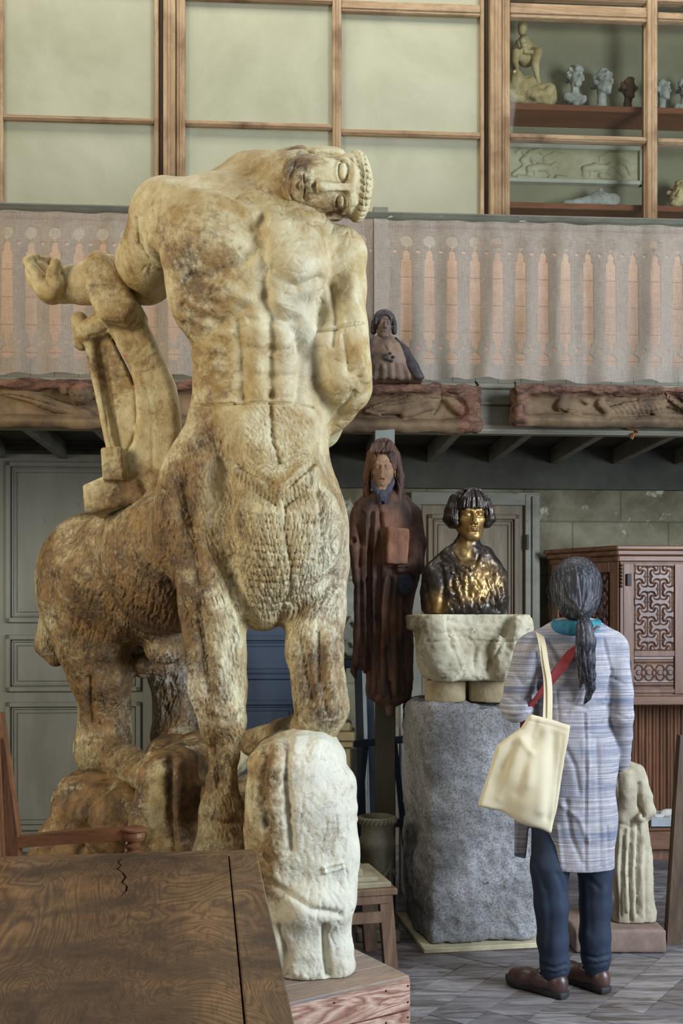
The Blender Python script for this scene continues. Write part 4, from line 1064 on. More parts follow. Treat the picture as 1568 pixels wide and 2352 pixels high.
mb = MB(); mb.box((-.165, -.18, .345), (.15, .15, .366), bev=.003); mb.box((-.165, -.16, .366), (.10, .14, .383), bev=.003); mb.box((-.165, -.13, .383), (.045, .14, .41), bev=.003)
o = mb.build('plaster_offcut', m_cast); o.matrix_world = MS; tag(o, 'stepped pale plaster offcut lying on the low wooden stool', 'plaster fragment')

# ------------------------------------------------------------------ little column and things behind
zz4 = lambda y, D: H + (HY - y) / F * D
m_terra = simple('grey_glazed_clay', srgb(128, 124, 106), srgb(98, 94, 78), 7, .55, .35, 40, dist=.004)
D = 4.57; cx = (866 - CX) / F * D
col = empty('ornamental_column', (cx, D, 0), 'short hollow grey clay column with garland and rope rim, on a square foot', 'column')
z = lambda y: zz4(y, D); q = lambda r: r / F * D
prof = [(q(44), z(2124)), (q(48), z(2118)), (q(47), z(2108)), (q(40), z(2100)), (q(37), z(2084)), (q(36), z(2040)), (q(39), z(1955)), (q(42), z(1942)), (q(42), z(1926)), (q(38), z(1920)), (q(37), z(1898)), (q(41), z(1890)), (q(43), z(1882)), (q(43), z(1876)), (q(38), z(1874)), (q(36), z(1882)), (q(34), z(2000)), (.002, z(2001))]
mb = MB(); mb.lathe(prof, (cx, D, 0), 40)
for k in range(26):
    a = 2 * math.pi * k / 26; mb.tube([(cx + q(43) * math.cos(a), D + q(43) * math.sin(a), z(1888)), (cx + q(44) * math.cos(a + .14), D + q(44) * math.sin(a + .14), z(1878))], .006, 6)
for k in range(4):
    a0 = -math.pi / 2 + (k - 1.5) * math.pi / 2
    mb.tube([(cx + q(38 + 1) * math.cos(a0 + t * 1.57), D + q(39) * math.sin(a0 + t * 1.57), z(1985 + 22 * math.sin(t * math.pi))) for t in [i / 10 for i in range(11)]], [.005 + .006 * math.sin(i / 10 * math.pi) for i in range(11)], 8)
    mb.tube([(cx + q(39) * math.cos(a0), D + q(39) * math.sin(a0), z(y)) for y in (1975, 1990, 2010, 2030)], [.008, .010, .007, .002], 8)
mb.build('shaft', m_terra, col, smooth=True)
mb = MB(); mb.box((cx - q(50), D - q(50), 0), (cx + q(50), D + q(50), z(2125) + .004), bev=.008); mb.build('plinth', m_terra, col)

m_stone = simple('pale_carved_stone', srgb(196, 184, 150), srgb(158, 146, 114), 6, .85, .5, 40, dist=.006)
D = 4.85; pil = empty('stone_pilaster', tuple(W(770, 1900, D)), 'fragment of a pale stone pilaster with moulded capital, behind the white rock', 'stone fragment')
x = lambda px: (px - CX) / F * D; z = lambda y: zz4(y, D)
pil.location.z = 0
mb = MB(); mb.box((x(700), D - .02, 0), (x(806), D + .16, z(1715)), bev=.006); mb.box((x(715), D - .035, 0.02), (x(725), D - .02, z(1730)), bev=.004); mb.box((x(795), D - .035, .02), (x(805), D - .02, z(1730)), bev=.004)
mb.build('shaft', m_stone, pil)
mb = MB(); mb.box((x(695), D - .04, z(1715)), (x(811), D + .18, z(1700)), bev=.004); mb.box((x(688), D - .055, z(1700)), (x(816), D + .19, z(1680)), bev=.006); mb.box((x(700), D - .03, z(1680)), (x(808), D + .17, z(1660)), bev=.01); mb.box((x(715), D - .01, z(1660)), (x(790), D + .14, z(1642)), bev=.012); mb.build('capital', m_stone, pil)
for k, yy in enumerate((1735, 1760, 1790, 1825)): mb = MB(); mb.tube([(x(782), D - .022, z(yy)), (x(782), D - .034, z(yy + 6)), (x(782), D - .022, z(yy + 16))], [.012, .016, .008], 10); mb.build('carved_ornament', m_stone, pil, smooth=True)

# trestle with a scrolled stone on top
D = 5.35; x = lambda px: (px - CX) / F * D; z = lambda y: zz4(y, D)
m_trestle = simple('dark_slate_paint', srgb(56, 62, 72), srgb(40, 44, 52), 4, .5, .2)
m_bluew = simple('blue_painted_wood', srgb(74, 92, 116), srgb(58, 76, 100), 4, .5, .2)
trs = empty('trestle', (x(830), D + .1, 0), 'dark trestle carrying the scrolled stone, behind the wooden saint', 'trestle')
mb = MB(); mb.box((x(740), D - .05, z(1534)), (x(862), D + .25, z(1514)), bev=.004); mb.build('top', m_trestle, trs)
for xa, xb, yy in ((x(786), x(770), 0), (x(822), x(836), 0), (x(786), x(770), .18), (x(850), x(866), .18)):
    mb = MB(); mb.prism([(xa - .02, z(1534)), (xa + .02, z(1534)), (xb + .02, 0), (xb - .02, 0)], D + yy - .02, D + yy + .02); mb.build('leg', m_trestle, trs)
S = SDF(); 
S.poly([(x(760), z(1514)), (x(830), z(1514)), (x(834), z(1490)), (x(836), z(1440)), (x(826), z(1420)), (x(822), z(1340)), (x(812), z(1334)), (x(700), z(1334)), (x(700), z(1514))], D + .08, .07, .015, .01)
sp = [(x(804) + r * math.cos(a), D + .005, z(1484) + r * math.sin(a), .009) for a, r in [(t * .55, .012 + .0042 * t) for t in range(14)]]
S.path(sp, .006); S.path([(x(790), D + .0, z(1440), .01), (x(806), D, z(1420), .012), (x(822), D, z(1440), .01)], .006)
V, Q = S.mesh(.006, 1); V = V + normals(V, Q) * fbm(V, 25, 3)[:, None] * .004
o = link('scroll_stone', npmesh('scroll_stone', V, Q), simple('grey_carved_stone', srgb(160, 160, 144), srgb(126, 126, 110), 6, .85, .4, 40)); tag(o, 'grey stone fragment carved with a spiral scroll, on the dark trestle', 'stone fragment')
# boards leaning at the back
m_board = wood('silvery_boards', srgb(140, 142, 136), srgb(120, 122, 118), srgb(84, 84, 80), 'z', 1, .7, .3, 6)
for i, (a, b, y0) in enumerate(((826, 843, 1545), (844, 868, 1540), (806, 824, 1720))):
    D2 = 5.75 + .03 * i; xx = lambda px: (px - CX) / F * D2
    mb = MB(); mb.box((xx(a), D2, 0.0), (xx(b), D2 + .02, zz4(y0, D2)), bev=.002)
    o = mb.build('leaning_board', m_board); tag(o, ('narrow silvery board standing upright behind the trestle', 'wider silvery board standing upright behind the wooden post', 'short silvery board standing lower, left of the upright boards')[i], 'board')
# blue easel
D3 = 5.2; xx = lambda px: (px - CX) / F * D3
es = empty('blue_easel', (xx(880), D3, 0), 'blue painted wooden easel frame partly hidden behind the post and granite block', 'easel')
mb = MB(); mb.prism([(xx(812), zz4(1702, D3)), (xx(935), zz4(1690, D3)), (xx(935), zz4(1706, D3)), (xx(812), zz4(1718, D3))], D3, D3 + .03); mb.build('crossbar', m_bluew, es)
mb = MB(); mb.prism([(xx(900), zz4(1700, D3)), (xx(912), zz4(1700, D3)), (xx(952), .0), (xx(936), .0)], D3 + .03, D3 + .055); mb.build('leg', m_bluew, es)
mb = MB(); mb.prism([(xx(900), zz4(1882, D3)), (xx(925), zz4(1882, D3)), (xx(925), zz4(1900, D3)), (xx(900), zz4(1900, D3))], D3, D3 + .025); mb.build('rail', m_bluew, es)
mb = MB(); mb.prism([(xx(836), zz4(1700, D3)), (xx(848), zz4(1700, D3)), (xx(812), .0), (xx(798), .0)], D3 + .03, D3 + .055); mb.build('leg', m_bluew, es)
mb = MB(); mb.box((xx(919), D3 + .10, 0), (xx(929), D3 + .14, zz4(1606, D3)), bev=.008); o = mb.build('white_pole', simple('chalky_white', srgb(176, 172, 160), srgb(150, 146, 134))); tag(o, 'slim whitish pole standing between the post and the granite block', 'pole')

# the post under the gallery
D = 4.86; x = lambda px: (px - CX) / F * D
zt_ = zl - .008
post = empty('gallery_post', (x(886), D + .05, 0), 'dark square wooden post under the gallery, with the wooden saint fixed to it', 'post')
mb = MB(); mb.box((x(862), D, 0), (x(908), D + .09, zt_ - .12), bev=.004); mb.build('shaft', simple('dark_post_paint', srgb(66, 62, 52), srgb(48, 44, 38), 5, .6, .3, 40, (1, 1, .3)), post)
mb = MB(); mb.box((x(860), D - .003, zt_ - .12), (x(906), D + .093, zt_), bev=.004); mb.build('head_block', simple('grey_green_iron', srgb(126, 130, 122), srgb(108, 112, 104)), post)

# board sticking up at the right edge
D = 4.45; x = lambda px: (px - CX) / F * D
prop = empty('timber_frame', (x(1580), D, 0), 'dark leaning timber frame cut off by the right picture edge', 'timber frame')
m_tim = wood('dark_timber', srgb(92, 74, 56), srgb(70, 54, 42), srgb(44, 34, 28), 'z', 1.2, .6, .3, 6)
mb = MB(); mb.prism([(x(1531), 0.0), (x(1565), 0.0), (x(1588), zz4(1690, D)), (x(1562), zz4(1690, D))], D, D + .05); mb.build('upright', m_tim, prop)
mb = MB(); mb.box((x(1560), D + .01, zz4(2080, D)), (x(1700), D + .04, zz4(2040, D)), bev=.003); mb.build('rail', m_tim, prop)
mb = MB(); mb.prism([(x(1700), 0.0), (x(1734), 0.0), (x(1690), zz4(1690, D)), (x(1664), zz4(1690, D))], D, D + .05); mb.build('upright', m_tim, prop)

# ------------------------------------------------------------------ carved cabinet
D = 6.0; x = lambda px: (px - CX) / F * D; z = lambda y: zz4(y, D)
m_cab = wood('cabinet_oak', srgb(132, 92, 66), srgb(104, 70, 50), srgb(68, 42, 30), 'z', 1.0, .42, .2, 7)
m_cabx = wood('cabinet_oak_rail', srgb(136, 94, 68), srgb(106, 72, 52), srgb(68, 42, 30), 'x', 1.0, .42, .2, 7)
m_carv = simple('carved_oak_panel', srgb(108, 74, 54), srgb(78, 50, 38), 8, .38, .1, 60, spec=.5)
RCb = TH; MCb = m4((x(1422), D, 0), RCb)
cab = empty('carved_cabinet', (x(1422) + .35, D + .2, 0), 'dark carved oak cabinet on an open stand with canted sides, against the back wall', 'cabinet', rz=RCb)
FW = .78; zt0, zt1 = z(1618), z(1290); cant = .30; dp = .36
plan = [(0, 0), (FW, 0), (FW + cant, dp), (-cant, dp)]
def slab(z0, z1, out, mat, name, bev=.006):
    mb = MB(); P = [(-out * .6, -out), (FW + out * .6, -out), (FW + cant + out, dp - out * .2), (FW + cant + out, dp + .02), (-cant - out, dp + .02), (-cant - out, dp - out * .2)]
    a = [mb.bm.verts.new((p[0], p[1], z0)) for p in P]; b = [mb.bm.verts.new((p[0], p[1], z1)) for p in P]
    mb.bm.faces.new(a); mb.bm.faces.new(b)
    for i in range(len(P)): mb.bm.faces.new([a[i], a[(i + 1) % 6], b[(i + 1) % 6], b[i]])
    if bev: bmesh.ops.bevel(mb.bm, geom=mb.bm.edges[:], offset=bev, segments=1, affect='EDGES')
    return tbuild(mb, name, mat, cab, MCb)
slab(z(1264), z(1254), .055, m_cabx, 'top'); slab(z(1276), z(1264), .038, m_cabx, 'cornice'); slab(z(1290), z(1276), .018, m_cabx, 'cornice')
slab(z(1290) - .0 - (zt1 - zt0), z(1290), -.006, m_cab, 'body', 0)
slab(z(1620), z(1598), .012, m_cabx, 'bottom_rail'); slab(z(1952), z(1908), .02, m_cabx, 'base_shelf'); slab(z(1908), z(1902), .03, m_cabx, 'base_shelf')
slab(.0, z(1952), -.04, m_cab, 'foot_block', 0)
# swirled tracery relief as a height field
def relief(name, x0, z0, w, h, fn, depth, mat, M, res=.0022, parent=cab, pname='carved_panel'):
    nu, nv = int(w / res), int(h / res); U, Vv = np.meshgrid(np.linspace(0, w, nu), np.linspace(0, h, nv), indexing='ij')
    Hh = fn(U, Vv) * depth; Hh[0] = Hh[-1] = 0; Hh[:, 0] = Hh[:, -1] = 0
    P = np.stack([x0 + U, -Hh, z0 + Vv], -1).reshape(-1, 3); I = np.arange(nu * nv).reshape(nu, nv)
    Q = np.stack([I[:-1, :-1], I[1:, :-1], I[1:, 1:], I[:-1, 1:]], -1).reshape(-1, 4)
    # solid back so the panel has thickness
    b0 = len(P); bk = np.array([[x0, .012, z0], [x0 + w, .012, z0], [x0 + w, .012, z0 + h], [x0, .012, z0 + h]])
    Q = np.concatenate([Q, [[b0 + 3, b0 + 2, b0 + 1, b0]], [[I[0, 0], b0, b0 + 1, I[-1, 0]]], [[I[0, -1], I[-1, -1], b0 + 2, b0 + 3]], [[I[0, 0], I[0, -1], b0 + 3, b0]], [[I[-1, 0], b0 + 1, b0 + 2, I[-1, -1]]]])
    o = link(pname, npmesh(pname, np.concatenate([P, bk]), Q), mat); o.parent = parent
    pm = Matrix.Translation(parent.location) @ parent.rotation_euler.to_matrix().to_4x4(); o.matrix_parent_inverse = pm.inverted() @ M; return o
def swirl(U, V_):
    c = .074; a = U - U.mean(); b = V_ - V_.mean()
    i = np.round(a / c); j = np.round(b / c); lx = a - i * c; ly = b - j * c; r = np.hypot(lx, ly); th = np.arctan2(ly, lx)
    s = np.where(((i + j) % 2) == 0, 1, -1)
    arm = np.cos(2 * th + s * r / c * 7.5)
    hgt = np.clip(arm * 1.4 + .35, 0, 1) * np.clip(r / (c * .16), 0, 1); rim = np.exp(-((np.abs(arm + .25)) / .12) ** 2) * .35
    cross = np.maximum(np.exp(-((np.abs(lx) - c / 2) / .0022) ** 2), np.exp(-((np.abs(ly) - c / 2) / .0022) ** 2)) * .5
    return np.maximum(hgt * .9 + rim, cross)
def foil(U, V_):
    w = U.max(); h = V_.max(); r = np.exp(-((V_ - h * .14) / (h * .05)) ** 2) + np.exp(-((V_ - h * .86) / (h * .05)) ** 2)
    for cx_ in (.12, .38, .66, .92):
        a = U - w * cx_; b = V_ - h * .5; rr = np.hypot(a, b); t = np.arctan2(b, a); R = h * .24 * (.72 + .28 * np.abs(np.cos(2 * t)))
        r = r + np.clip(1 - np.abs(rr - R) / .005, 0, 1) + .8 * (rr < h * .08)
    return np.clip(r, 0, 1.2)
def vfold(U, V_):
    p = np.abs(((U / .045) % 1) - .5) * 2
    return (np.abs(p - .5) * 1.4 + .5 * (p > .85)) * np.clip(np.minimum(V_, V_.max() - V_) / .03, 0, 1)
def loc(px): return (px - 1422) / F * D
# the front door: frame, two carved panels, hinge
door_x0, door_x1 = loc(1430), loc(1430) + .62
mb = MB(); zb_, zt_ = z(1594), z(1294)
def fr(mb, a0, a1, b0, b1, y=-.012, t=.022): mb.box((a0, y, b0), (a1, y + t, b1), bev=.003)
pd = empty('door', (0, 0, 0)); 
bpy.data.objects.remove(pd)
mbd = MB(); fr(mbd, door_x0, loc(1455), zb_, zt_); fr(mbd, loc(1550), loc(1576), zb_, zt_)
for yy0, yy1 in ((1592, 1582), (1508, 1494), (1300, 1294)): fr(mbd, loc(1455), loc(1550), z(yy0), z(yy1))
fr(mbd, loc(1640), loc(1690), zb_, zt_)
for yy0, yy1 in ((1592, 1582), (1508, 1494), (1300, 1294)): fr(mbd, loc(1576), loc(1640), z(yy0), z(yy1), -.010)
dr = tbuild(mbd, 'door', m_cab, cab, MCb)
reparent(relief('p', loc(1456), z(1494), loc(1549) - loc(1456), z(1300) - z(1494), swirl, .010, m_carv, MCb), dr)
reparent(relief('p', loc(1456), z(1582), loc(1549) - loc(1456), z(1508) - z(1582), foil, .007, m_carv, MCb), dr)
reparent(relief('p', loc(1577), z(1494), loc(1639) - loc(1577), z(1300) - z(1494), swirl, .010, m_carv, MCb, .004), dr)
mb = MB(); mb.box((loc(1436), -.018, z(1346)), (loc(1448), -.0125, z(1318)), bev=.002); mb.tube([(loc(1437), -.02, z(1345)), (loc(1437), -.02, z(1319))], .005, 8); reparent(tbuild(mb, 'hinge', m_iron, cab, MCb), dr)
mb = MB(); mb.box((loc(1421), -.016, z(1598)), (loc(1430), .02, z(1290)), bev=.004)
for k in range(7): mb.tube([(loc(1424), -.022, z(1296 + 8 * k)), (loc(1426), -.028, z(1301 + 8 * k))], [.008, .004], 6)
tbuild(mb, 'corner_post', m_cab, cab, MCb)
# canted left side panel with tracery
ang = math.atan2(dp, -cant) ; L = math.hypot(cant, dp)
Mside = MCb @ m4((-cant, dp, 0), math.atan2(-dp, cant))
mb = MB(); 
for a0, a1, b0, b1 in ((0, .05, zt0 + .04, zt1), (L - .06, L, zt0 + .04, zt1), (.05, L - .06, zt1 - .06, zt1), (.05, L - .06, zt0 + .04, zt0 + .10)): fr(mb, a0, a1, b0, b1, -.012, .02)
sf = tbuild(mb, 'side_frame', m_cab, cab, Mside)
reparent(relief('p', .06, zt0 + .11, L - .13, zt1 - zt0 - .18, swirl, .010, m_carv, Mside, .004), sf)
# open stand below
mb = MB(); mb.box((-cant + .02, dp - .03, z(1905)), (FW + cant - .02, dp, z(1622))); tbuild(mb, 'back_board', m_cab, cab, MCb)
relief('p', loc(1446) - .06, z(1898), .72, z(1630) - z(1898), vfold, .02, m_cab, MCb @ Matrix.Translation((0, dp - .045, 0)), .004, pname='linenfold_panel')
for a in (-.0, FW - .05):
    mb = MB(); mb.box((a, .0, z(1902)), (a + .05, .05, z(1622)), bev=.004); tbuild(mb, 'corner_post', m_cab, cab, MCb) if a > 0 else None
# grey tray with plaster bits on the lower shelf
D = 6.02; x = lambda px: (px - CX) / F * D; z = lambda y: zz4(y, D)
mb = MB(); zf = zz4(1902, 6.0) + .001; 
x0, x1 = x(1491), x(1556); mb.box((x0, D - .02, zf), (x1, D + .20, zf + .008)); h_ = z(1888) - zf + .03
for b in (((x0, D - .02), (x1, D - .012)), ((x0, D + .192), (x1, D + .20)), ((x0, D - .02), (x0 + .006, D + .20)), ((x1 - .006, D - .02), (x1, D + .20))): mb.box((b[0][0], b[0][1], zf), (b[1][0], b[1][1], zf + h_), bev=.001)
o = mb.build('grey_tray', simple('grey_card', srgb(168, 172, 178), srgb(150, 154, 160))); tag(o, 'shallow grey tray with white plaster pieces on the base shelf of the cabinet', 'tray')
m_white = simple('white_plaster', srgb(214, 210, 200), srgb(180, 174, 160), 9, .8, .4, 60)
for i, (c, r, rot) in enumerate((((1508, 1880, 6.06), (.052, .03, .016), (0, 20, 0)), ((1532, 1876, 6.1), (.045, .035, .030), (0, -20, 10)), ((1538, 1886, 6.02), (.035, .02, .012), (0, -35, 0)))):
    S = SDF(); p = W(*c); p[2] = zf + .045 + r[2] * .6; S.ell(p, r, .01, rot=rot); S.cap(p + [-r[0] * .6, 0, 0], p + [r[0] * .7, 0, .01], r[2] * .8, r[2] * .5, .01)
    V, Q = S.mesh(.005, 1); V = V + normals(V, Q) * fbm(V, 40, 3, i)[:, None] * .006
    o = link('plaster_piece', npmesh('plaster_piece', V, Q), m_white); tag(o, ('flat slanting white plaster piece at the left in the grey tray', 'rounded white plaster piece standing highest in the grey tray', 'small slanting white plaster piece at the front of the grey tray')[i], 'plaster fragment', 'plaster pieces in the tray')
# ------------------------------------------------------------------ sculptures and stones
def npo(name, V, Q, mat, label=None, cat=None, parent=None, group=None, attrs=None, smooth=True):
    return tag(link(name, npmesh(name, V, Q, smooth, attrs), mat, parent), label, cat, group)
def rough(V, Q, s, a, o=3, seed=0): return V + normals(V, Q) * fbm(V, s, o, seed)[:, None] * a
# granite block on a pale board
def granite():
    s = NT('speckled_granite'); n = s.noise(3, 7, None, .7); f = s.noise(110, 4, None, .8); m = s.noise(28, 5, None, .7)
    c = s.mix(s.ramp(n, [(.36, 0.0), (.64, 1.0)]), srgb(178, 178, 180), srgb(120, 118, 116))
    c = s.mix(s.ramp(f, [(.46, 0.0), (.62, .7)]), c, srgb(74, 70, 68)); c = s.mix(s.ramp(m, [(.60, 0.0), (.70, .7)]), c, srgb(64, 60, 54))
    s.col(c).set(.9, 0, .25); s.bump(s.mix(.5, f, m), .8, .010); return s.m
m_gran = granite()
D = 4.40; cxb = .5; 
RB = math.radians(9); BC = Vector(((985 - CX) / F * 4.36, 4.36, 0)); MBk = m4(BC, RB)
S = SDF(); S.box((.245, .245, .53), (.245, .245, .515), .03, .01)
V, Q = S.mesh(.011, 1); V = rough(V, Q, 5, .034, 4, 2); V = rough(V, Q, 38, .010, 2, 3); V[:, 2] = np.maximum(V[:, 2], .026)
V = place(V, 1, rotm(0, 0, 9), BC)
npo('granite_block', V, Q, m_gran, 'tall rough grey granite block on the floor under the carved capital and golden bust', 'stone block')
mb = MB(); mb.box((-.03, -.03, 0), (.53, .52, .022), bev=.003); o = mb.build('base_board', simple('cream_board', srgb(206, 196, 164), srgb(170, 158, 128), 5, .7, .3)); o.matrix_world = MBk; tag(o, 'thin cream board on the floor beneath the granite block', 'board')
# twin column stub and capital
m_lime = simple('rough_limestone', srgb(204, 196, 172), srgb(160, 150, 124), 5, .9, .6, 34, dist=.010, speck=(40, .62, srgb(122, 112, 92)))
m_lime2 = simple('yellow_limestone', srgb(180, 166, 132), srgb(140, 124, 94), 5, .9, .7, 30, dist=.012)
S = SDF(persp=True); topz = 1.048
for cx_ in (1022, 1122): S.cap((cx_, 1622, 4.60), (cx_, 1565, 4.60), 47, 47, .004)
S.cap((1022, 1622, 4.70), (1122, 1622, 4.70), 40, 40, .004); S.cap((1022, 1572, 4.70), (1122, 1572, 4.70), 40, 40, .004)
def clipz(z0, z1):
    def f(G, lo, h):
        Z = (lo[2] + h * np.arange(G.shape[2]))[None, None, :]
        return np.maximum(G, np.maximum(z0 - Z, Z - z1).astype(np.float32))
    return f
zc0 = W(0, 1561, 4.60)[2]
V, Q = S.mesh(.007, 1, clipz(topz, zc0)); V = rough(V, Q, 12, .005)
npo('column_stub', V, Q, m_lime2, 'pair of joined yellowish limestone column stubs between granite block and capital', 'column')
S = SDF(); zc1 = W(0, 1411, 4.5)[2]; mid = .5 * (zc0 + zc1); hz = (zc1 - zc0) / 2
cX = (1072 - CX) / F * 4.58; cY = 4.585; Rz = rotm(0, 0, 9)
S.box((0, .01, hz - .032), (.245, .155, .034), .012, .01)
S.box((0, 0, -.01), (.215, .135, hz - .01), .03, .02)
for sx in (-1, 1):
    S.path([(sx * .20, -.165, hz - .05, .052), (sx * .185, -.15, 0, .062), (sx * .13, -.12, -hz + .05, .055)], .02)     # corner leaves
    S.ell((sx * .195, -.175, .0), (.065, .055, .10), .02); S.ell((sx * .16, -.15, -.07), (.075, .055, .07), .03); S.ell((sx * .10, -.16, -.02), (.03, .03, .08), .02)

V, Q = S.mesh(.0065, 1)
Vl = V.copy(); pr = lambda V: V[:, [0, 2]]
V = carve(V, Q, [([(-.20, .06), (-.12, .065)], .006, -.008), ([(-.24, .030), (.24, .030)], .005, -.008), ([(-.13, .035), (-.105, -.03), (-.075, -.10)], .007, -.012), ([(.11, .04), (.08, -.02), (.06, -.10)], .007, -.012), ([(-.10, .05), (-.03, .045), (.0, .01)], .005, -.008), ([(.10, .05), (.05, .045), (.01, .015)], .005, -.008), ([(.165, .02), (.155, -.04), (.18, -.08)], .008, -.02), ([(.22, -.01), (.24, -.03)], .006, -.008), ([(.19, .0), (.23, .01)], .006, -.007), ([(0, .01), (-.01, -.08)], .01, -.01), ([(-.17, 0)], .012, -.01)], pr, (0, 1, 0))
V = rough(V, Q, 14, .012); V = rough(V, Q, 60, .005, 2); V[:, 2] = np.clip(V[:, 2], -hz + .001, hz - .0005); V[:, 0] *= 1 - .15 * np.clip(-V[:, 2] / hz, 0, 1)
npo('carved_capital', place(V, 1, Rz, (cX, cY, mid)), Q, m_lime, 'rough pale limestone capital with corner leaves, carrying the golden bust', 'capital')
# golden bronze bust of a youth
def bronze():
    s = NT('gilded_bronze'); n = s.noise(7, 5, None, .65, .4); g = s.noise(30, 4, None, .7); at = s.attr('dark')
    f = s.math('ADD', s.math('MULTIPLY', at, .8), s.math('SUBTRACT', n, .42)); f = s.ramp(f, [(.05, 0.0), (.62, 1.0)])
    c = s.mix(f, srgb(176, 142, 88), srgb(74, 68, 64)); s.col(c); s.set(s.ramp(g, [(.3, .30), (.7, .55)]), 1.0, .5); s.b.inputs['Metallic'].default_value = .85
    s.bump(g, .35, .004); return s.m
m_br = bronze()
bust = empty('youth_bust', (cX, cY - .03, zc1), 'dark gilded bronze bust of a youth with a bowl haircut, on the limestone capital', 'bust')
S = SDF(persp=True); Db = 4.58
S.ell((1066, 1375, Db), (97, 68, 78), .03); S.ell((1066, 1330, Db), (86, 58, 55), .04)
S.path([(1008, 1320, Db, 38), (1040, 1285, Db, 30), (1072, 1268, Db, 26), (1105, 1288, Db, 32), (1128, 1325, Db, 36)], .03)
S.cap((1070, 1300, Db), (1076, 1225, Db - .02), 30, 25, .03)
S.ell((1000, 1370, Db), (32, 50, 60), .03); S.ell((1134, 1370, Db), (30, 50, 58), .03)
V, Q = S.mesh(.0055, 1, clipz(zc1 + .001, 9))
st2 = [([(1040, 1272), (1060, 1300), (1078, 1310)], 3, -.010), ([(1100, 1276), (1092, 1300), (1078, 1312)], 3, -.010), ([(1036, 1275), (1056, 1303), (1076, 1316)], 5, .008), ([(1104, 1280), (1098, 1300), (1082, 1316)], 5, .006),
       ([(1010, 1300), (1020, 1345), (1012, 1405)], 6, -.012), ([(1040, 1320), (1045, 1370), (1060, 1390)], 5, -.010), ([(1130, 1320), (1140, 1400)], 5, -.010), ([(975, 1340), (985, 1400)], 6, -.01)]
rg2 = random.Random(5)
for k in range(170):
    px, py = rg2.uniform(1030, 1155), rg2.uniform(1300, 1402); a = rg2.uniform(-.6, .6) + 1.5; l = rg2.uniform(4, 9)
    st2.append(([(px - l * math.cos(a), py - l * math.sin(a)), (px + l * math.cos(a), py + l * math.sin(a))], rg2.uniform(2, 3.6), rg2.choice((-1, 1)) * rg2.uniform(.003, .007)))
V = carve(V, Q, st2, pixproj, camface); V = rough(V, Q, 26, .008, 3)
P = pixproj(V); npo('torso', V, Q, m_br, parent=bust, attrs={'dark': np.clip(.85 - blob(P, [(1090, 1350, 60, 50, .75), (1000, 1385, 25, 40, .7), (1065, 1260, 20, 30, .8)]), 0, 1)})
S = SDF(); head_ops(S, neck=None)
S.cap((0, .05, .2), (0, .1, -.1), .17, .17, .06)
V, Q = S.mesh(.011, 1); hs = .232; hc = W(1079, 1184, Db - .02)
Rh = rotm(0, 0, 6); toH = lambda V: place(V - np.array([0, 0, .5]), hs, Rh, hc)
Vw = toH(V); V = Vw
npo('head', V, Q, m_br, parent=bust, attrs={'dark': np.full(len(V), .12)})
S = SDF(); S.ell((0, .07, .70), (.375, .42, .335), .03)
for k in range(30):
    a = math.radians(-178 + 356 * k / 29); fr_ = abs(a) < math.radians(46); ss, cc = math.sin(a), math.cos(a)
    ex = .36 * ss; ey = .07 - .40 * cc
    if fr_: S.path([(ex * .6, ey * .7 - .03, .95, .05), (ex * .95, ey - .01, .80, .05), (ex * 1.02, ey - .03, .62, .032)], .025)
    else: S.path([(ex * .9, ey * .9, .85, .06), (ex * 1.10, ey, .62, .075), (ex * 1.18, ey, .44, .085), (ex * 1.02, ey * .96, .33, .06)], .03)
S.ell((0, -.46, .42), (.29, .34, .18), .02, 's')
V, Q = S.mesh(.0125, 1); lk = []
for k in range(110):
    t = rg2.uniform(-1, 1); z1_ = rg2.uniform(.35, .62) if abs(t) > .62 else .62
    lk.append(([(t * .10, 1.02), (t * .33, .90), (t * .43, .74), (t * .46, z1_)], .009, rg2.choice((-.013, -.013, .008))))
V = carve(V, Q, lk, lambda V: V[:, [0, 2]], (0, 1, 0)); V = rough(V, Q, 12, .008)
npo('hair', toH(V), Q, m_br, parent=bust, attrs={'dark': np.full(len(V), 1.0)})

# wooden saint on the post
def oldwood_saint():
    s = NT('painted_old_wood'); v = s.map((9, 9, 1)); n = s.noise(4, 6, v, .7, .3); n2 = s.noise(3, 5, None, .6); sk = s.attr('skin'); bl = s.attr('blue')
    c = s.mix(s.ramp(n, [(.36, 0.0), (.62, 1.0)]), srgb(100, 70, 56), srgb(46, 36, 33)); c = s.mix(s.ramp(n2, [(.50, 0.0), (.66, .7)]), c, srgb(132, 88, 64))
    bk = 1; c = s.mix(sk, c, s.mix(s.ramp(n2, [(.4, 0.0), (.65, 1.0)]), srgb(176, 142, 108), srgb(120, 90, 68))); c = s.mix(bl, c, s.mix(n, srgb(62, 74, 96), srgb(38, 42, 54)))
    s.col(c).set(.6, 0, .4); s.bump(s.mix(.5, n, s.noise(26, 6, s.map((4, 4, 1)), .75)), .9, .012); return s.m
m_saint = oldwood_saint(); Ds = 4.80
saint = empty('wooden_saint', tuple(W(885, 1630, Ds)), 'tall weathered wooden statue of a bearded robed saint holding a book and blue purse', 'statue')
S = SDF(persp=True)
robe = [(840, 1135), (815, 1155), (807, 1190), (808, 1240), (815, 1300), (812, 1380), (812, 1450), (808, 1530), (845, 1545), (843, 1600), (850, 1600), (935, 1601), (945, 1560), (944, 1480), (938, 1400), (948, 1370), (962, 1330), (966, 1290), (964, 1220), (958, 1180), (945, 1150), (920, 1130)]
S.poly(robe, Ds, .052, .036, .02); S.ell((885, 1200, Ds - .05), (66, 40, 78), .04); S.cap((900, 1300, Ds - .03), (895, 1580, Ds - .02), 44, 46, .05)
S.path([(826, 1180, Ds - .03, 20), (822, 1260, Ds - .05, 22), (826, 1330, Ds - .04, 18)], .02)
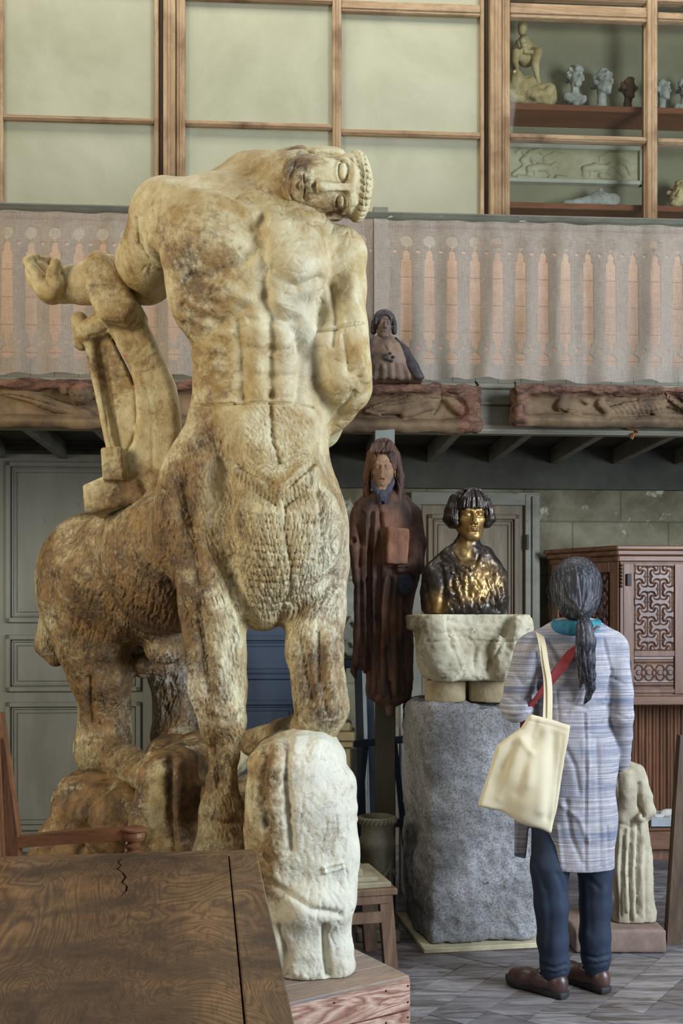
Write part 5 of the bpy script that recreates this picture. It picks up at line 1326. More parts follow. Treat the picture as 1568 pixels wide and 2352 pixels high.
S.path([(948, 1180, Ds - .03, 20), (956, 1250, Ds - .05, 22), (950, 1300, Ds - .08, 22), (920, 1305, Ds - .12, 14)], .02)
S.path([(893, 1602, Ds - .03, 14), (896, 1636, Ds - .06, 12)], .01); S.path([(812, 1540, Ds, 8), (816, 1556, Ds, 4)], .01)
S.cap((887, 1150, Ds), (886, 1110, Ds), 26, 24, .03)
V, Q = S.mesh(.0052, 1, None)
folds = []
for xx_, w, h_ in ((826, 5, -.012), (838, 4, .010), (848, 5, -.014), (858, 4, .010), (868, 5, -.016), (880, 5, .012), (890, 5, -.012), (904, 5, .010), (918, 5, -.014), (930, 5, -.010)):
    folds.append(([(xx_ + 6, 1180 if xx_ < 880 else 1330), (xx_, 1300 if xx_ < 880 else 1380), (xx_ + (2 if xx_ < 880 else -2), 1450), (xx_ + (4 if xx_ > 880 else 0), 1595)], w, h_))
folds += [([(868, 1160), (875, 1200), (885, 1240)], 4, -.01), ([(845, 1545), (843, 1330)], 4, -.018), ([(820, 1210), (832, 1250), (826, 1300)], 4, -.014), ([(886, 1305), (935, 1305)], 3, -.01), ([(896, 1570), (900, 1605)], 4, -.02), ([(810, 1240)], 5, -.03), ([(888, 1215), (934, 1215)], 2.5, -.006)]
V = carve(V, Q, folds, pixproj, camface); V = rough(V, Q, 20, .006, 3); z8 = np.zeros(len(V))
npo('robe', V, Q, m_saint, parent=saint, attrs={'skin': z8, 'blue': z8})
S = SDF(); head_ops(S, neck=None); S.cap((0, .06, .2), (0, .1, -.1), .17, .17, .06)
V, Q = S.mesh(.011, 1); V = rough(V, Q, 14, .008); sc_ = (.185, .2, .262); ctr = W(880, 1078, Ds - .07)
toS = lambda V: place((V - np.array([0, 0, .5])) * np.array([1, 1, 1]), sc_, rotm(0, 0, -6), ctr)
z8 = np.zeros(len(V)); npo('head', toS(V), Q, m_saint, parent=saint, attrs={'skin': z8 + 1, 'blue': z8}, label='pale worn wooden face')
S = SDF(); S.ell((0, .08, .70), (.39, .42, .36), .03)
for sx in (-1, 1):
    for k in range(3): S.path([(sx * .33, .0 + .1 * k, .75, .09), (sx * .42, .05 + .1 * k, .40, .09), (sx * .42, .02 + .1 * k, .10, .085), (sx * .36, -.02 + .1 * k, -.05, .07)], .04)
for k in range(9): x_ = -.24 + .06 * k; S.path([(x_ * .5, -.1, .98, .05), (x_, -.30, .88, .045), (x_ * 1.15, -.36, .77, .03)], .012)
S.ell((0, -.42, .42), (.28, .33, .33), .02, 's')
V, Q = S.mesh(.014, 0); lk = [([(rg2.uniform(-.5, .5), 1.0), (rg2.uniform(-.5, .5), .2)], .012, -.015) for _ in range(30)]; V = carve(V, Q, lk, lambda V: V[:, [0, 2]], (0, 1, 0)); V = rough(V, Q, 12, .010)
z8 = np.zeros(len(V)); npo('hair', toS(V), Q, m_saint, parent=saint, attrs={'skin': z8, 'blue': z8})
S = SDF(); S.path([(-.24, -.12, .28, .06), (-.16, -.24, .12, .07), (0, -.30, .0, .10), (.16, -.24, .12, .07), (.24, -.12, .28, .06)], .04); S.path([(-.07, -.30, .0, .07), (-.06, -.29, -.10, .04)], .03); S.path([(.07, -.30, .0, .07), (.06, -.29, -.10, .04)], .03)
V, Q = S.mesh(.014, 0); V = rough(V, Q, 14, .03); z8 = np.zeros(len(V)); npo('beard', toS(V), Q, m_saint, parent=saint, attrs={'skin': z8, 'blue': z8 + .8}, label='dark bluish beard')
S = SDF(); S.box(W(911, 1255, Ds - .125), (.050, .040, .083), .008, .004, rot=(0, 3, 4)); V, Q = S.mesh(.005, 1); V = rough(V, Q, 18, .008); z8 = np.zeros(len(V)); npo('book', V, Q, wood('bare_worn_wood', srgb(136, 92, 64), srgb(104, 66, 46), srgb(60, 38, 30), 'z', 2.4, .7, .6, 5), parent=saint, label='bare brown wooden book')
S = SDF(persp=True); S.ell((928, 1340, Ds - .10), (20, 16, 28), .01); S.ell((924, 1318, Ds - .10), (16, 12, 16), .01); V, Q = S.mesh(.005, 1); V = carve(V, Q, [([(905, 1335), (950, 1332)], 3, -.006), ([(928, 1345), (930, 1368)], 3, -.004)], pixproj, camface); V = rough(V, Q, 30, .005)
z8 = np.zeros(len(V)); npo('purse', V, Q, m_saint, parent=saint, attrs={'skin': z8, 'blue': z8 + 1}, label='faded blue purse')

# headless stone lady on a brick-red slab
m_sand = simple('buff_sandstone', srgb(184, 174, 152), srgb(150, 140, 120), 6, .9, .5, 46, dist=.006, speck=(50, .64, srgb(110, 98, 76)))
Dl = 4.48
S = SDF(persp=True)
out = [(1415, 1760), (1440, 1750), (1466, 1756), (1478, 1790), (1484, 1840), (1497, 1850), (1497, 1878), (1480, 1882), (1490, 1960), (1494, 2040), (1505, 2090), (1502, 2128), (1480, 2140), (1440, 2136), (1405, 2126), (1400, 2060), (1402, 1950), (1408, 1860), (1402, 1800)]
S.poly(out, Dl, .065, .045, .02); S.ell((1440, 1800, Dl - .03), (34, 28, 50), .03); S.ell((1446, 1990, Dl - .02), (44, 30, 140), .04)
S.path([(1466, 1770, Dl - .03, 15), (1482, 1830, Dl - .05, 15), (1490, 1862, Dl - .07, 14), (1472, 1880, Dl - .09, 10)], .015)
V, Q = S.mesh(.006, 1, clipz(zz4(2195, 4.32) * 0 + .103, 9))
fl_ = [([(xq + 3, 1885 + (xq * 7) % 40), (xq + (xq * 5) % 5 - 2, 2000), (xq + (xq * 3) % 7 - 3, 2090 + (xq * 11) % 36)], 2.6 + (xq % 3) * .8, h_ * (.6 + (xq * 13 % 7) * .1)) for xq, h_ in ((1412, -.01), (1420, .008), (1428, -.012), (1437, .008), (1446, -.014), (1455, .01), (1464, -.014), (1474, .008), (1484, -.010))]
fl_ += [([(1468, 1800), (1466, 1850), (1478, 1875)], 4, -.02), ([(1418, 1780), (1424, 1830), (1412, 1855)], 3, -.008), ([(1418, 1890), (1450, 1900), (1470, 1895)], 3, -.008), ([(1440, 1780), (1440, 1850)], 12, .010), ([(1402, 2000), (1415, 2060), (1412, 2110)], 7, -.02), ([(1440, 1762), (1455, 1768)], 6, -.006)]
V = carve(V, Q, fl_, pixproj, camface); V = rough(V, Q, 22, .006)
npo('headless_statue', V, Q, m_sand, 'small headless buff stone statue of a lady in a pleated dress, on the reddish slab', 'statue')
Dp = 4.33; xp = lambda px: (px - CX) / F * Dp
S = SDF(); S.box(((xp(1320) + xp(1531)) / 2, Dp + .17, .05), ((xp(1531) - xp(1320)) / 2, .17, .05), .006, .004); V, Q = S.mesh(.008, 1, clipz(.001, .1)); V = rough(V, Q, 30, .002)
npo('slab_plinth', V, Q, simple('red_brown_stone', srgb(140, 118, 106), srgb(116, 98, 88), 10, .85, .4, 60, dist=.004), 'low reddish-brown stone slab on the floor under the headless statue', 'plinth')

# carved roof beams hung on the front of the gallery
def carved_wood():
    s = NT('worm_eaten_beam'); t = s.attr('top'); n = s.noise(18, 6, s.map((.5, 1, 1)), .75, .3); n2 = s.noise(5, 5, None, .6)
    c = s.mix(s.ramp(n2, [(.38, 0.0), (.62, 1.0)]), srgb(126, 104, 78), srgb(82, 66, 50)); d = s.mix(s.ramp(n, [(.40, 0.0), (.60, 1.0)]), srgb(122, 88, 70), srgb(66, 46, 38))
    c = s.mix(t, c, d); s.col(c).set(.8, 0, .25); s.bump(n, s.math('ADD', .2, s.math('MULTIPLY', t, .8)), .012); s.t.nodes
    return s.m
def carved_wood2():
    s = NT('worm_eaten_beam'); t = s.attr('top'); n = s.noise(22, 6, s.map((.5, 1, 1)), .75, .3); n2 = s.noise(5, 5, None, .6)
    c = s.mix(s.ramp(n2, [(.38, 0.0), (.62, 1.0)]), srgb(126, 104, 78), srgb(82, 66, 50)); d = s.mix(s.ramp(n, [(.40, 0.0), (.60, 1.0)]), srgb(122, 88, 70), srgb(66, 46, 38))
    s.col(s.mix(t, c, d)).set(.8, 0, .25); s.bump(s.math('MULTIPLY', n, s.math('ADD', .3, s.math('MULTIPLY', t, .9))), .8, .012); return s.m
m_beam = carved_wood2()
def cuts(p0, p1):
    r = random.Random(int(p1)); o = []
    def c(pts, w, h): o.append(([uz(x, y, -.16) for x, y in pts], w, h))
    if p0 < 0:
        for k in range(9): c([(20 + 14 * k, 905 + k * 3), (70 + 14 * k, 915 + k * 4)], 2.2, -.006)
        c([(178, 900), (184, 902)], 2.5, -.01); c([(194, 900), (200, 902)], 2.5, -.01); c([(184, 915), (196, 915)], 2, -.008); c([(189, 903), (189, 910)], 2, .008)
        for k in range(12): a = k * .5; c([(188 + 26 * math.cos(a), 897 + 20 * math.sin(a)), (188 + 32 * math.cos(a + .2), 897 + 25 * math.sin(a + .2))], 2.6, -.008)
        for k in range(7): c([(780 + 24 * k, 952 - 5 * k), (900 + 18 * k, 905 + 2 * k)], 2.6, -.008)
        c([(1008, 890), (1016, 920), (1000, 945)], 4, -.012)
    else:
        for k in range(10): c([(1400 + 12 * k, 925), (1420 + 12 * k, 955)], 2.2, -.006)
        for k in range(9): c([(1500 + 10 * k, 900 + 2 * k), (1550 + 12 * k, 945)], 2.2, -.009)
        c([(1290, 940), (1340, 958), (1400, 962)], 3, -.010); c([(1465, 915), (1470, 955)], 2.4, -.01)
    for k in range(60): x = r.uniform(max(p0, -200) + 60, min(p1, 1700) - 60); y = r.uniform(895, 962); c([(x, y), (x + r.uniform(10, 40), y + r.uniform(-5, 5))], 1.8, -.005)
    return o
def beam(px0, px1, y0, y1, seed, figs, label, endL, endR):
    """solid in gallery axes (u, w, z)"""
    wf = -.17
    u0 = uz(px0, 920, wf)[0]; u1 = uz(px1, 920, wf)[0]; z1 = uz((px0 + px1) / 2, y0, wf)[1]; z0 = uz((px0 + px1) / 2, y1, wf)[1]
    S = SDF(); hc = (z1 - z0) / 2; zc = (z0 + z1) / 2
    S.box(((u0 + u1) / 2, -.115, zc), ((u1 - u0) / 2, .055, hc), .025, .01)
    S.box(((u0 + u1) / 2, -.125, z1 - .020), ((u1 - u0) / 2, .062, .020), .012, .012)
    S.cap((u0 + .1, -.178, zc - .012), (u1 - .14, -.178, zc - .012), hc * .70, hc * .70, .012, 's')
    S.cap((u0 + .02, -.13, z0 + .012), (u1 - .02, -.13, z0 + .012), .03, .03, .02)
    def pt(px, py, d): u, z = uz(px, py, -.15); return (u, -.158 + d, z)
    for f in figs:
        pts = [pt(p[0], p[1], p[3] if len(p) > 3 else .03) + (p[2] / F * 4.85,) for p in f]
        if len(pts) == 1: S.ell(pts[0][:3], (pts[0][3],) * 3, .012)
        else: S.path(pts, .006)
    V, Q = S.mesh(.0065, 1)
    V = carve(V, Q, [(q, w * .0011, h) for q, w, h in cuts(px0, px1)], lambda V: V[:, [0, 2]], (0, 1, 0)); V = rough(V, Q, 9, .009, 3, seed); 
    top = np.clip((V[:, 2] - (z1 - .055)) / .015, 0, 1); e = np.zeros(len(V))
    if endR: e = np.maximum(e, np.clip((V[:, 0] - (u1 - .14)) / .05, 0, 1))
    if endL: e = np.maximum(e, np.clip(((u0 + .10) - V[:, 0]) / .05, 0, 1))
    top = np.maximum(top, e); V = V + normals(V, Q) * (fbm(V * np.array([.5, 1, 1]), 34, 3, seed)[:, None] * .012 * top[:, None])
    Vw = V @ np.array(Matrix.Rotation(TH, 3, 'Z')).T + np.array([0, DB, 0])
    npo('carved_beam', Vw, Q, m_beam, label, 'beam', attrs={'top': top})
leftf = [[(0, 895, 10), (60, 905, 14), (120, 930, 14), (200, 950, 12)], [(186, 905, 26, .0)], [(150, 900, 10, -.01), (170, 890, 10)], [(205, 890, 12), (215, 905, 10)], [(178, 910, 4, -.03), (180, 920, 4, -.03)], [(80, 900, 5), (130, 935, 6)], [(-300, 930, 20), (-150, 920, 24), (-60, 935, 16)],
         [(720, 940, 14), (800, 900, 12), (900, 890, 10)], [(850, 940, 10), (930, 930, 18), (1000, 900, 24), (1000, 890, 10)], [(840, 945, 8, -.01), (870, 955, 5, -.02)], [(560, 920, 20), (640, 930, 20)], [(930, 950, 10), (990, 930, 12), (1010, 905, 10)], [(1020, 905, 8), (1060, 940, 12)]]
beam(-560, 1108, 874, 974, 4, leftf, 'long worm-eaten carved beam with a putto head, hung on the gallery behind the centaur', False, True)
rightf = [[(1290, 930, 14), (1300, 905, 10), (1330, 905, 8), (1350, 920, 8)], [(1310, 945, 8), (1330, 950, 8), (1300, 955, 8)], [(1385, 905, 12), (1380, 925, 10), (1400, 945, 12), (1460, 935, 18), (1520, 925, 18)], [(1500, 905, 10), (1560, 930, 12), (1620, 940, 14)], [(1510, 950, 10), (1560, 955, 10)], [(1660, 920, 24), (1760, 930, 16)], [(1530, 915, 6, .0), (1580, 945, 6, .0)], [(1560, 908, 6, .0), (1600, 935, 6, .0)]]
beam(1180, 2200, 890, 974, 8, rightf, 'worm-eaten carved beam with a winged figure, hung on the gallery above the cabinet', True, False)

# hooded bust standing on the left beam
m_poly = simple('worn_polychrome', srgb(124, 100, 82), srgb(74, 62, 56), 10, .6, .5, 50, dist=.004)
m_cloak = simple('blackened_cloak', srgb(60, 52, 54), srgb(38, 34, 38), 8, .55, .5, 40, dist=.006)
Dh = 4.81
hb_ = empty('hooded_bust', tuple(W(905, 868, Dh)), 'small carved bust of a hooded saint in a dark cloak, standing on the carved beam', 'bust')
zt_b = uz((-560 + 1108) / 2, 874, -.17)[1]
S = SDF(persp=True); S.poly([(850, 880), (850, 790), (862, 775), (900, 775), (925, 800), (950, 840), (972, 880)], Dh + .01, .06, .03, .02); S.ell((890, 830, Dh - .02), (48, 34, 55), .02); S.cap((884, 800, Dh), (880, 770, Dh), 15, 13, .01)
V, Q = S.mesh(.005, 1, clipz(zt_b + .005, 9)); pl = [([(862 + 9 * k, 838), (860 + 10 * k, 872)], 2.5, (-.006 if k % 2 else .005)) for k in range(9)] + [([(893, 790), (893, 815)], 6, .008), ([(880, 790), (893, 812), (905, 796)], 2, -.004)]
V = carve(V, Q, pl, pixproj, camface); npo('torso', rough(V, Q, 30, .004), Q, m_poly, parent=hb_)
S = SDF(persp=True); S.path([(905, 782, Dh - .02, 8), (925, 806, Dh - .04, 9), (945, 838, Dh - .045, 10), (962, 866, Dh - .04, 10)], .01); S.path([(852, 785, Dh - .03, 8), (852, 866, Dh - .04, 9)], .01); S.poly([(905, 778), (930, 795), (955, 835), (972, 872), (950, 872), (925, 830)], Dh - .01, .05, .01, .01)
V, Q = S.mesh(.005, 1, clipz(zt_b + .003, 9)); npo('cloak', rough(V, Q, 24, .006), Q, m_cloak, parent=hb_, label='dark blackened cloak')
S = SDF(persp=True)
for a, b in ((886, 815), (896, 812), (903, 820), (890, 826), (899, 829), (884, 822)): S.ell((a, b, Dh - .095), (4, 4, 4), .003)
V, Q = S.mesh(.003, 1); npo('brooch', V, Q, m_cloak, parent=hb_)
S = SDF(); head_ops(S, neck=.1); V, Q = S.mesh(.016, 1); sc2 = (.13, .13, .135); c2 = W(882, 750, Dh - .02); tb = lambda V: place(V - np.array([0, 0, .45]), sc2, rotm(0, 0, 4), c2)
npo('head', rough(tb(V), Q, 60, .002), Q, m_poly, parent=hb_)
S = SDF(); S.ell((0, .07, .68), (.40, .44, .38), .03); S.path([(-.36, .05, .6, .10), (-.38, .1, .3, .10)], .05); S.path([(.36, .05, .6, .10), (.38, .1, .3, .10)], .05); S.ell((0, -.42, .42), (.27, .34, .36), .02, 's')
for k in range(15):
    a = math.radians(-95 + 190 * k / 14); S.ell((.33 * math.sin(a), -.22, .52 + .33 * math.cos(a)), (.055, .07, .055), .02)
V, Q = S.mesh(.018, 1); npo('hood', rough(tb(V), Q, 60, .003), Q, m_cloak, parent=hb_)

# ------------------------------------------------------------------ the glazed case
m_ivory = simple('ivory_plaster', srgb(214, 196, 146), srgb(176, 154, 104), 9, .7, .4, 50)
def shelfpt(px, zs_): u, _ = uz(px, 300, SHW + .06); return RP(u, SHW + .07, zs_)
Dq = shelfpt(1230, zsh1).y
def pz(py, px): return py
# nude with child on a rock
fig = empty('plaster_figure', shelfpt(1222, zsh1), 'ivory plaster figure with one foot raised on a lumpy rock, on the upper shelf', 'statuette')
S = SDF(persp=True); D = Dq - .0
S.path([(1206, 134, D, 15), (1207, 112, D, 16), (1204, 96, D, 15)], .012); S.ell((1210, 138, D), (19, 20, 13), .012)
S.path([(1202, 92, D, 5.5), (1199, 78, D, 5.5)], .006); S.ell((1198, 68, D), (9.5, 11, 13), .006); S.ell((1199, 60, D + .03), (11, 12, 10), .006); S.ell((1204, 66, D + .05), (7, 8, 9), .004)
S.path([(1190, 98, D, 7), (1183, 112, D - .03, 6), (1188, 122, D - .08, 5), (1204, 112, D - .11, 5)], .006); S.path([(1218, 98, D, 7), (1228, 112, D - .02, 6), (1222, 120, D - .07, 5), (1206, 118, D - .11, 5)], .006); S.ell((1200, 94, D - .10), (7.5, 8, 8.5), .006); S.ell((1203, 105, D - .10), (8, 8, 7), .006)
S.path([(1203, 136, D, 12), (1184, 122, D - .12, 9.5)], .006); S.path([(1184, 122, D - .12, 9.5), (1183, 140, D - .13, 7.5), (1188, 160, D - .13, 4.5), (1180, 166, D - .17, 4)], .004)
S.path([(1220, 136, D, 12.5), (1235, 120, D - .08, 10.5)], .006); S.path([(1235, 120, D - .08, 10.5), (1229, 146, D - .05, 9), (1233, 172, D - .02, 6), (1238, 198, D, 4.5), (1236, 204, D - .03, 5)], .004)
V, Q = S.mesh(.0042, 1); npo('figure', rough(V, Q, 22, .003), Q, m_ivory, parent=fig)
S = SDF(persp=True); S.ell((1190, 208, D), (30, 34, 34), .03); S.ell((1184, 182, D - .05), (16, 26, 16), .02); S.ell((1230, 222, D), (30, 34, 22), .03); S.ell((1252, 220, D + .0), (24, 34, 24), .02); S.ell((1215, 200, D), (20, 30, 22), .02)
V, Q = S.mesh(.008, 1, clipz(zsh1 + .004, 9)); V = rough(V, Q, 14, .030, 4); V[:, 2] = np.maximum(V[:, 2], zsh1 + .0045); npo('rock', V, Q, m_ivory, parent=fig)
m_brown = simple('brown_terracotta', srgb(118, 86, 54), srgb(84, 58, 36), 9, .7, .4, 50)
def small_bust(px, ytop, zbase, mat, label, seed, shoulders=True, turn=0, curls=True, hscale=.62, px_h=None):
    base = shelfpt(px, zbase); Dd = base.y; ht = (H + (HY - ytop) / F * Dd) - zbase
    r = empty('small_bust', base + Vector((0, 0, .003)), label, 'bust')
    S = SDF(); hh = ht * hscale; z0 = ht - hh * 1.02
    S2 = SDF(); head_ops(S2, neck=.5, lids=False)
    rr = random.Random(seed)
    for k in range(34 if curls else 12):
        a = rr.uniform(-math.pi, math.pi); e = rr.uniform(.0, 1.0); R = .36
        if abs(a) < 1.0 and e < .45: continue
        z_ = .48 + .52 * e; q_ = math.sqrt(max(.05, 1 - e * e)); S2.ell((R * q_ * math.sin(a), .06 - R * 1.1 * q_ * math.cos(a), z_), (.10, .10, .09), .03)
    if shoulders: S2.ell((0, .08, -.42), (.52, .26, .22), .1); S2.ell((-.42, .08, -.35), (.14, .16, .16), .08); S2.ell((.42, .08, -.35), (.14, .16, .16), .08)
    V, Q = S2.mesh(.030, 1); V = rough(V, Q, 7, .05, 3, seed)
    zmin = V[:, 2].min(); Vw = place(V, hh, rotm(0, 0, turn), np.array(base) + np.array([0, 0, z0]))
    npo('head', Vw, Q, mat, parent=r)
    mb = MB(); zz_ = float(Vw[:, 2].min()) - zbase + hh * .12
    mb.lathe([(hh * .30, .004), (hh * .30, zz_ * .30), (hh * .20, zz_ * .36), (hh * .16, zz_ * .6), (hh * .2, zz_ * .9), (hh * .16, zz_)], tuple(base), 16); mb.build('socle', mat, r, smooth=True)
m_gp = simple('grey_white_plaster', srgb(196, 196, 186), srgb(146, 146, 134), 10, .75, .4, 50)
small_bust(1323, 150, zsh1, m_gp, 'small grey-white plaster bust with bare shoulders, second piece on the upper shelf', 1, True, 15, True, .50)
small_bust(1386, 160, zsh1, m_gp, 'small grey-white plaster head with thick curls, between the shouldered bust and the brown head', 2, False, 35, True, .60)
small_bust(1445, 180, zsh1, m_brown, 'small brown terracotta head on a dark socle, right in the first bay of the case', 3, False, 20, True, .62)
small_bust(1524, 184, zsh1, m_gp, 'small white plaster head in the second bay, just right of the frame bar', 4, False, 40, True, .60)
small_bust(1574, 180, zsh1, m_gp, 'small white plaster bust cut by the right picture edge, on the upper shelf', 5, True, 0, True, .55)
# framed relief hanging in the case
xa, xb_ = uz(1150, 380, CW - .04)[0], uz(1477, 380, CW - .04)[0]; za_, zb2 = uz(1320, 421, CW - .04)[1], uz(1320, 333, CW - .04)[1]
rel = empty('plaster_relief', RP((xa + xb_) / 2, CW - .02, za_), 'long cream plaster relief of galloping horses and figures in a pale frame, inside the case', 'relief', rz=TH)
m_cream = simple('cream_relief', srgb(196, 190, 158), srgb(168, 160, 126), 6, .75, .3, 40)
mb = MB(); fw = .026
for b in (((xa, za_), (xb_, za_ + fw)), ((xa, zb2 - fw), (xb_, zb2)), ((xa, za_), (xa + fw, zb2)), ((xb_ - fw, za_), (xb_, zb2))): mb.box((b[0][0], CW - .05, b[0][1]), (b[1][0], CW - .002, b[1][1]), bev=.003)
rbuild(mb, 'frame', simple('pale_frame', srgb(206, 204, 186), srgb(188, 186, 168)), rel)
S = SDF(); S.box(((xa + xb_) / 2, CW - .010, (za_ + zb2) / 2), ((xb_ - xa) / 2 - .01, .012, (zb2 - za_) / 2 - .01), .003, .003)
def rp2(px, py, d=0): u, z = uz(px, py, CW - .03); return (u, CW - .022 + d, z)
def rpath(pts, k=.006): S.path([rp2(p[0], p[1]) + (p[2] * .0036,) for p in pts], k)
for ox, fl2 in ((0, 1), (128, 1)):
    rpath([(1215 + ox, 388, 7), (1238 + ox, 384, 8), (1262 + ox, 386, 7)]); rpath([(1262 + ox, 386, 5), (1275 + ox, 376, 4), (1284 + ox, 382, 3)])
    rpath([(1218 + ox, 390, 4), (1212 + ox, 402, 3), (1220 + ox, 412, 2)]); rpath([(1255 + ox, 390, 4), (1266 + ox, 400, 3), (1258 + ox, 412, 2)]); rpath([(1232 + ox, 390, 3), (1228 + ox, 404, 2)])
    for k in range(6): rpath([(1250 + ox, 360 + 2 * k, 2), (1272 + ox, 350 + 4 * k, 2), (1300 + ox, 352 + 4 * k, 1.5)], .003)
rpath([(1200, 368, 6), (1218, 350, 5), (1240, 345, 5), (1245, 350, 5)]); rpath([(1218, 352, 4), (1225, 372, 4), (1245, 384, 4)]); rpath([(1180, 400, 5), (1200, 385, 4), (1212, 360, 4)]); rpath([(1186, 350, 3), (1196, 344, 3), (1204, 352, 3)])
rpath([(1410, 372, 4), (1420, 392, 4), (1432, 404, 4)]); rpath([(1424, 372, 5), (1440, 378, 5), (1448, 398, 4)]); rpath([(1400, 365, 3), (1430, 366, 3), (1438, 372, 4)]); rpath([(1380, 402, 6), (1400, 408, 5)]); rpath([(1190, 408, 7), (1215, 410, 6)]); rpath([(1280, 408, 6), (1300, 410, 5)])
V, Q = S.mesh(.0042, 1); o = npo('carved_field', rough(V, Q, 30, .003), Q, m_cream); rlink(o, rel)
# shell-like plaster fragment on the lower shelf and a child's head
b0 = shelfpt(1375, zsh2); S = SDF(); 
S.cap((-.22, 0, .02), (.0, 0, .05), .02, .05, .04, sy=1.2); S.cap((0, 0, .05), (.10, 0, .04), .05, .05, .04); S.cap((.0, .02, .06), (.02, .02, .13), .035, .015, .03)
V, Q = S.mesh(.008, 1, clipz(.002, 9)); V = rough(V, Q, 9, .03, 3); V[:, 2] = np.maximum(V[:, 2], .003); npo('plaster_fragment', place(V, 1, np.eye(3), b0), Q, m_gp, 'low pointed white plaster fragment on the lower shelf, below the relief', 'plaster fragment')
b0 = shelfpt(1548, zsh2); S = SDF(); head_ops(S, neck=None, lids=False); rr = random.Random(8)
S.ell((0, -.1, .35), (.28, .25, .26), .05)
for k in range(46):
    a = rr.uniform(-math.pi, math.pi); e = rr.uniform(0, 1); 
    if abs(a) < .9 and e < .5: continue
    q_ = math.sqrt(max(.05, 1 - e * e)); S.ell((.38 * q_ * math.sin(a), .06 - .38 * q_ * math.cos(a), .42 + .55 * e), (.10, .10, .09), .03)
V, Q = S.mesh(.022, 1); V = rough(V, Q, 8, .03); V = place(V, .19, rotm(0, 25, -20), b0); V[:, 2] += zsh2 + .003 - V[:, 2].min(); npo('child_head', V, Q, m_ivory, 'yellowed plaster head of a curly haired child, tilted, on the lower shelf', 'plaster head')
# twists of wire and old rope on the ledge
m_rope = simple('orange_rope', srgb(170, 110, 50), srgb(110, 70, 36))
mb = MB(); p = [uz(1450 + dx, 986 + dy, -.05) for dx, dy in ((-14, -4), (-4, -2), (8, 0), (12, 8), (2, 12), (-2, 22))]
mb.tube([RP(u, -.050, z) for u, z in p], .006, 8); mb.tube([RP(u + .004, -.058, z - .004) for u, z in p[::-1]], .004, 8); o = mb.build('frayed_rope', m_rope, smooth=True); tag(o, 'frayed orange bit of rope caught on the ledge below the right beam', 'rope')
for i, (px, lab) in enumerate(((1182, 'rusty twisted wire holding up the left end of the right-hand carved beam'), (1092, 'rusty twisted wire at the right end of the left-hand carved beam'))):
    mb = MB()
    for s_ in (0, 1): mb.tube([RP(*(lambda q: (q[0], -.10 + .01 * math.sin(t * 2 + s_ * 3), q[1]))(uz(px + 3 * math.sin(t * 1.7 + s_ * 3) + t * .6, 876 + t * (3.2 if i == 0 else 1.2), -.1))) for t in range(9)], .0022, 6)
    o = mb.build('twisted_wire', m_iron, smooth=True); tag(o, lab, 'wire')
# ------------------------------------------------------------------ the visitor
Dw = 3.83
per = empty('person', (W(1320, 0, Dw)[0], Dw, 0), 'person seen from behind in a grey-blue linen tunic and navy trousers, long grey ponytail', 'person')
m_skin = simple('skin', srgb(196, 150, 122), srgb(176, 126, 100), 12, .5, .1, 80, dist=.001)
def ribbon(pts, width, wdir, th=.003):
    """flat strap along 3-d points; wdir = direction of its width"""
    mb = MB(); rings = []
    pts = [Vector(p) for p in pts]
    for i, p in enumerate(pts):
        t = (pts[min(i + 1, len(pts) - 1)] - pts[max(i - 1, 0)]).normalized(); wv = Vector(wdir[i] if isinstance(wdir, list) else wdir); wv = (wv - t * wv.dot(t)).normalized(); n = t.cross(wv)
        w_ = width[i] if hasattr(width, '__len__') else width
        rings.append([mb.bm.verts.new(p + wv * a * w_ / 2 + n * b * th) for a, b in ((-1, -1), (0, -1.3), (1, -1), (1, 1), (0, 1.3), (-1, 1))])
    for a, b in zip(rings, rings[1:]):
        for k in range(6): mb.bm.faces.new([a[k], a[(k + 1) % 6], b[(k + 1) % 6], b[k]])
    mb.bm.faces.new(rings[0]); mb.bm.faces.new(rings[-1][::-1]); return mb
# body
S = SDF(persp=True)
S.path([(1322, 1430, 3.82, 27), (1322, 1470, 3.83, 34)], .02)
S.path([(1232, 1492, 3.83, 26), (1322, 1480, 3.83, 40), (1406, 1492, 3.83, 26)], .03)
S.path([(1322, 1510, 3.83, 80), (1320, 1620, 3.83, 66), (1328, 1760, 3.85, 74)], .03, sy=.6)
for pts in ([(1300, 1800, 3.87, 34), (1268, 1990, 3.84, 29), (1270, 2090, 3.85, 27), (1272, 2215, 3.86, 17), (1274, 2262, 3.86, 17), (1215, 2280, 3.93, 14)],
            [(1360, 1800, 3.88, 34), (1366, 1990, 3.89, 29), (1368, 2080, 3.90, 27), (1370, 2200, 3.91, 17), (1370, 2245, 3.91, 17), (1322, 2262, 3.99, 14)]): S.path(pts, .02)
S.path([(1218, 1495, 3.83, 24), (1186, 1625, 3.81, 17), (1235, 1622, 4.02, 13), (1252, 1620, 4.05, 12)], .01)
S.path([(1410, 1495, 3.83, 22), (1428, 1640, 3.80, 17), (1424, 1748, 3.93, 12), (1410, 1765, 4.0, 12)], .01)
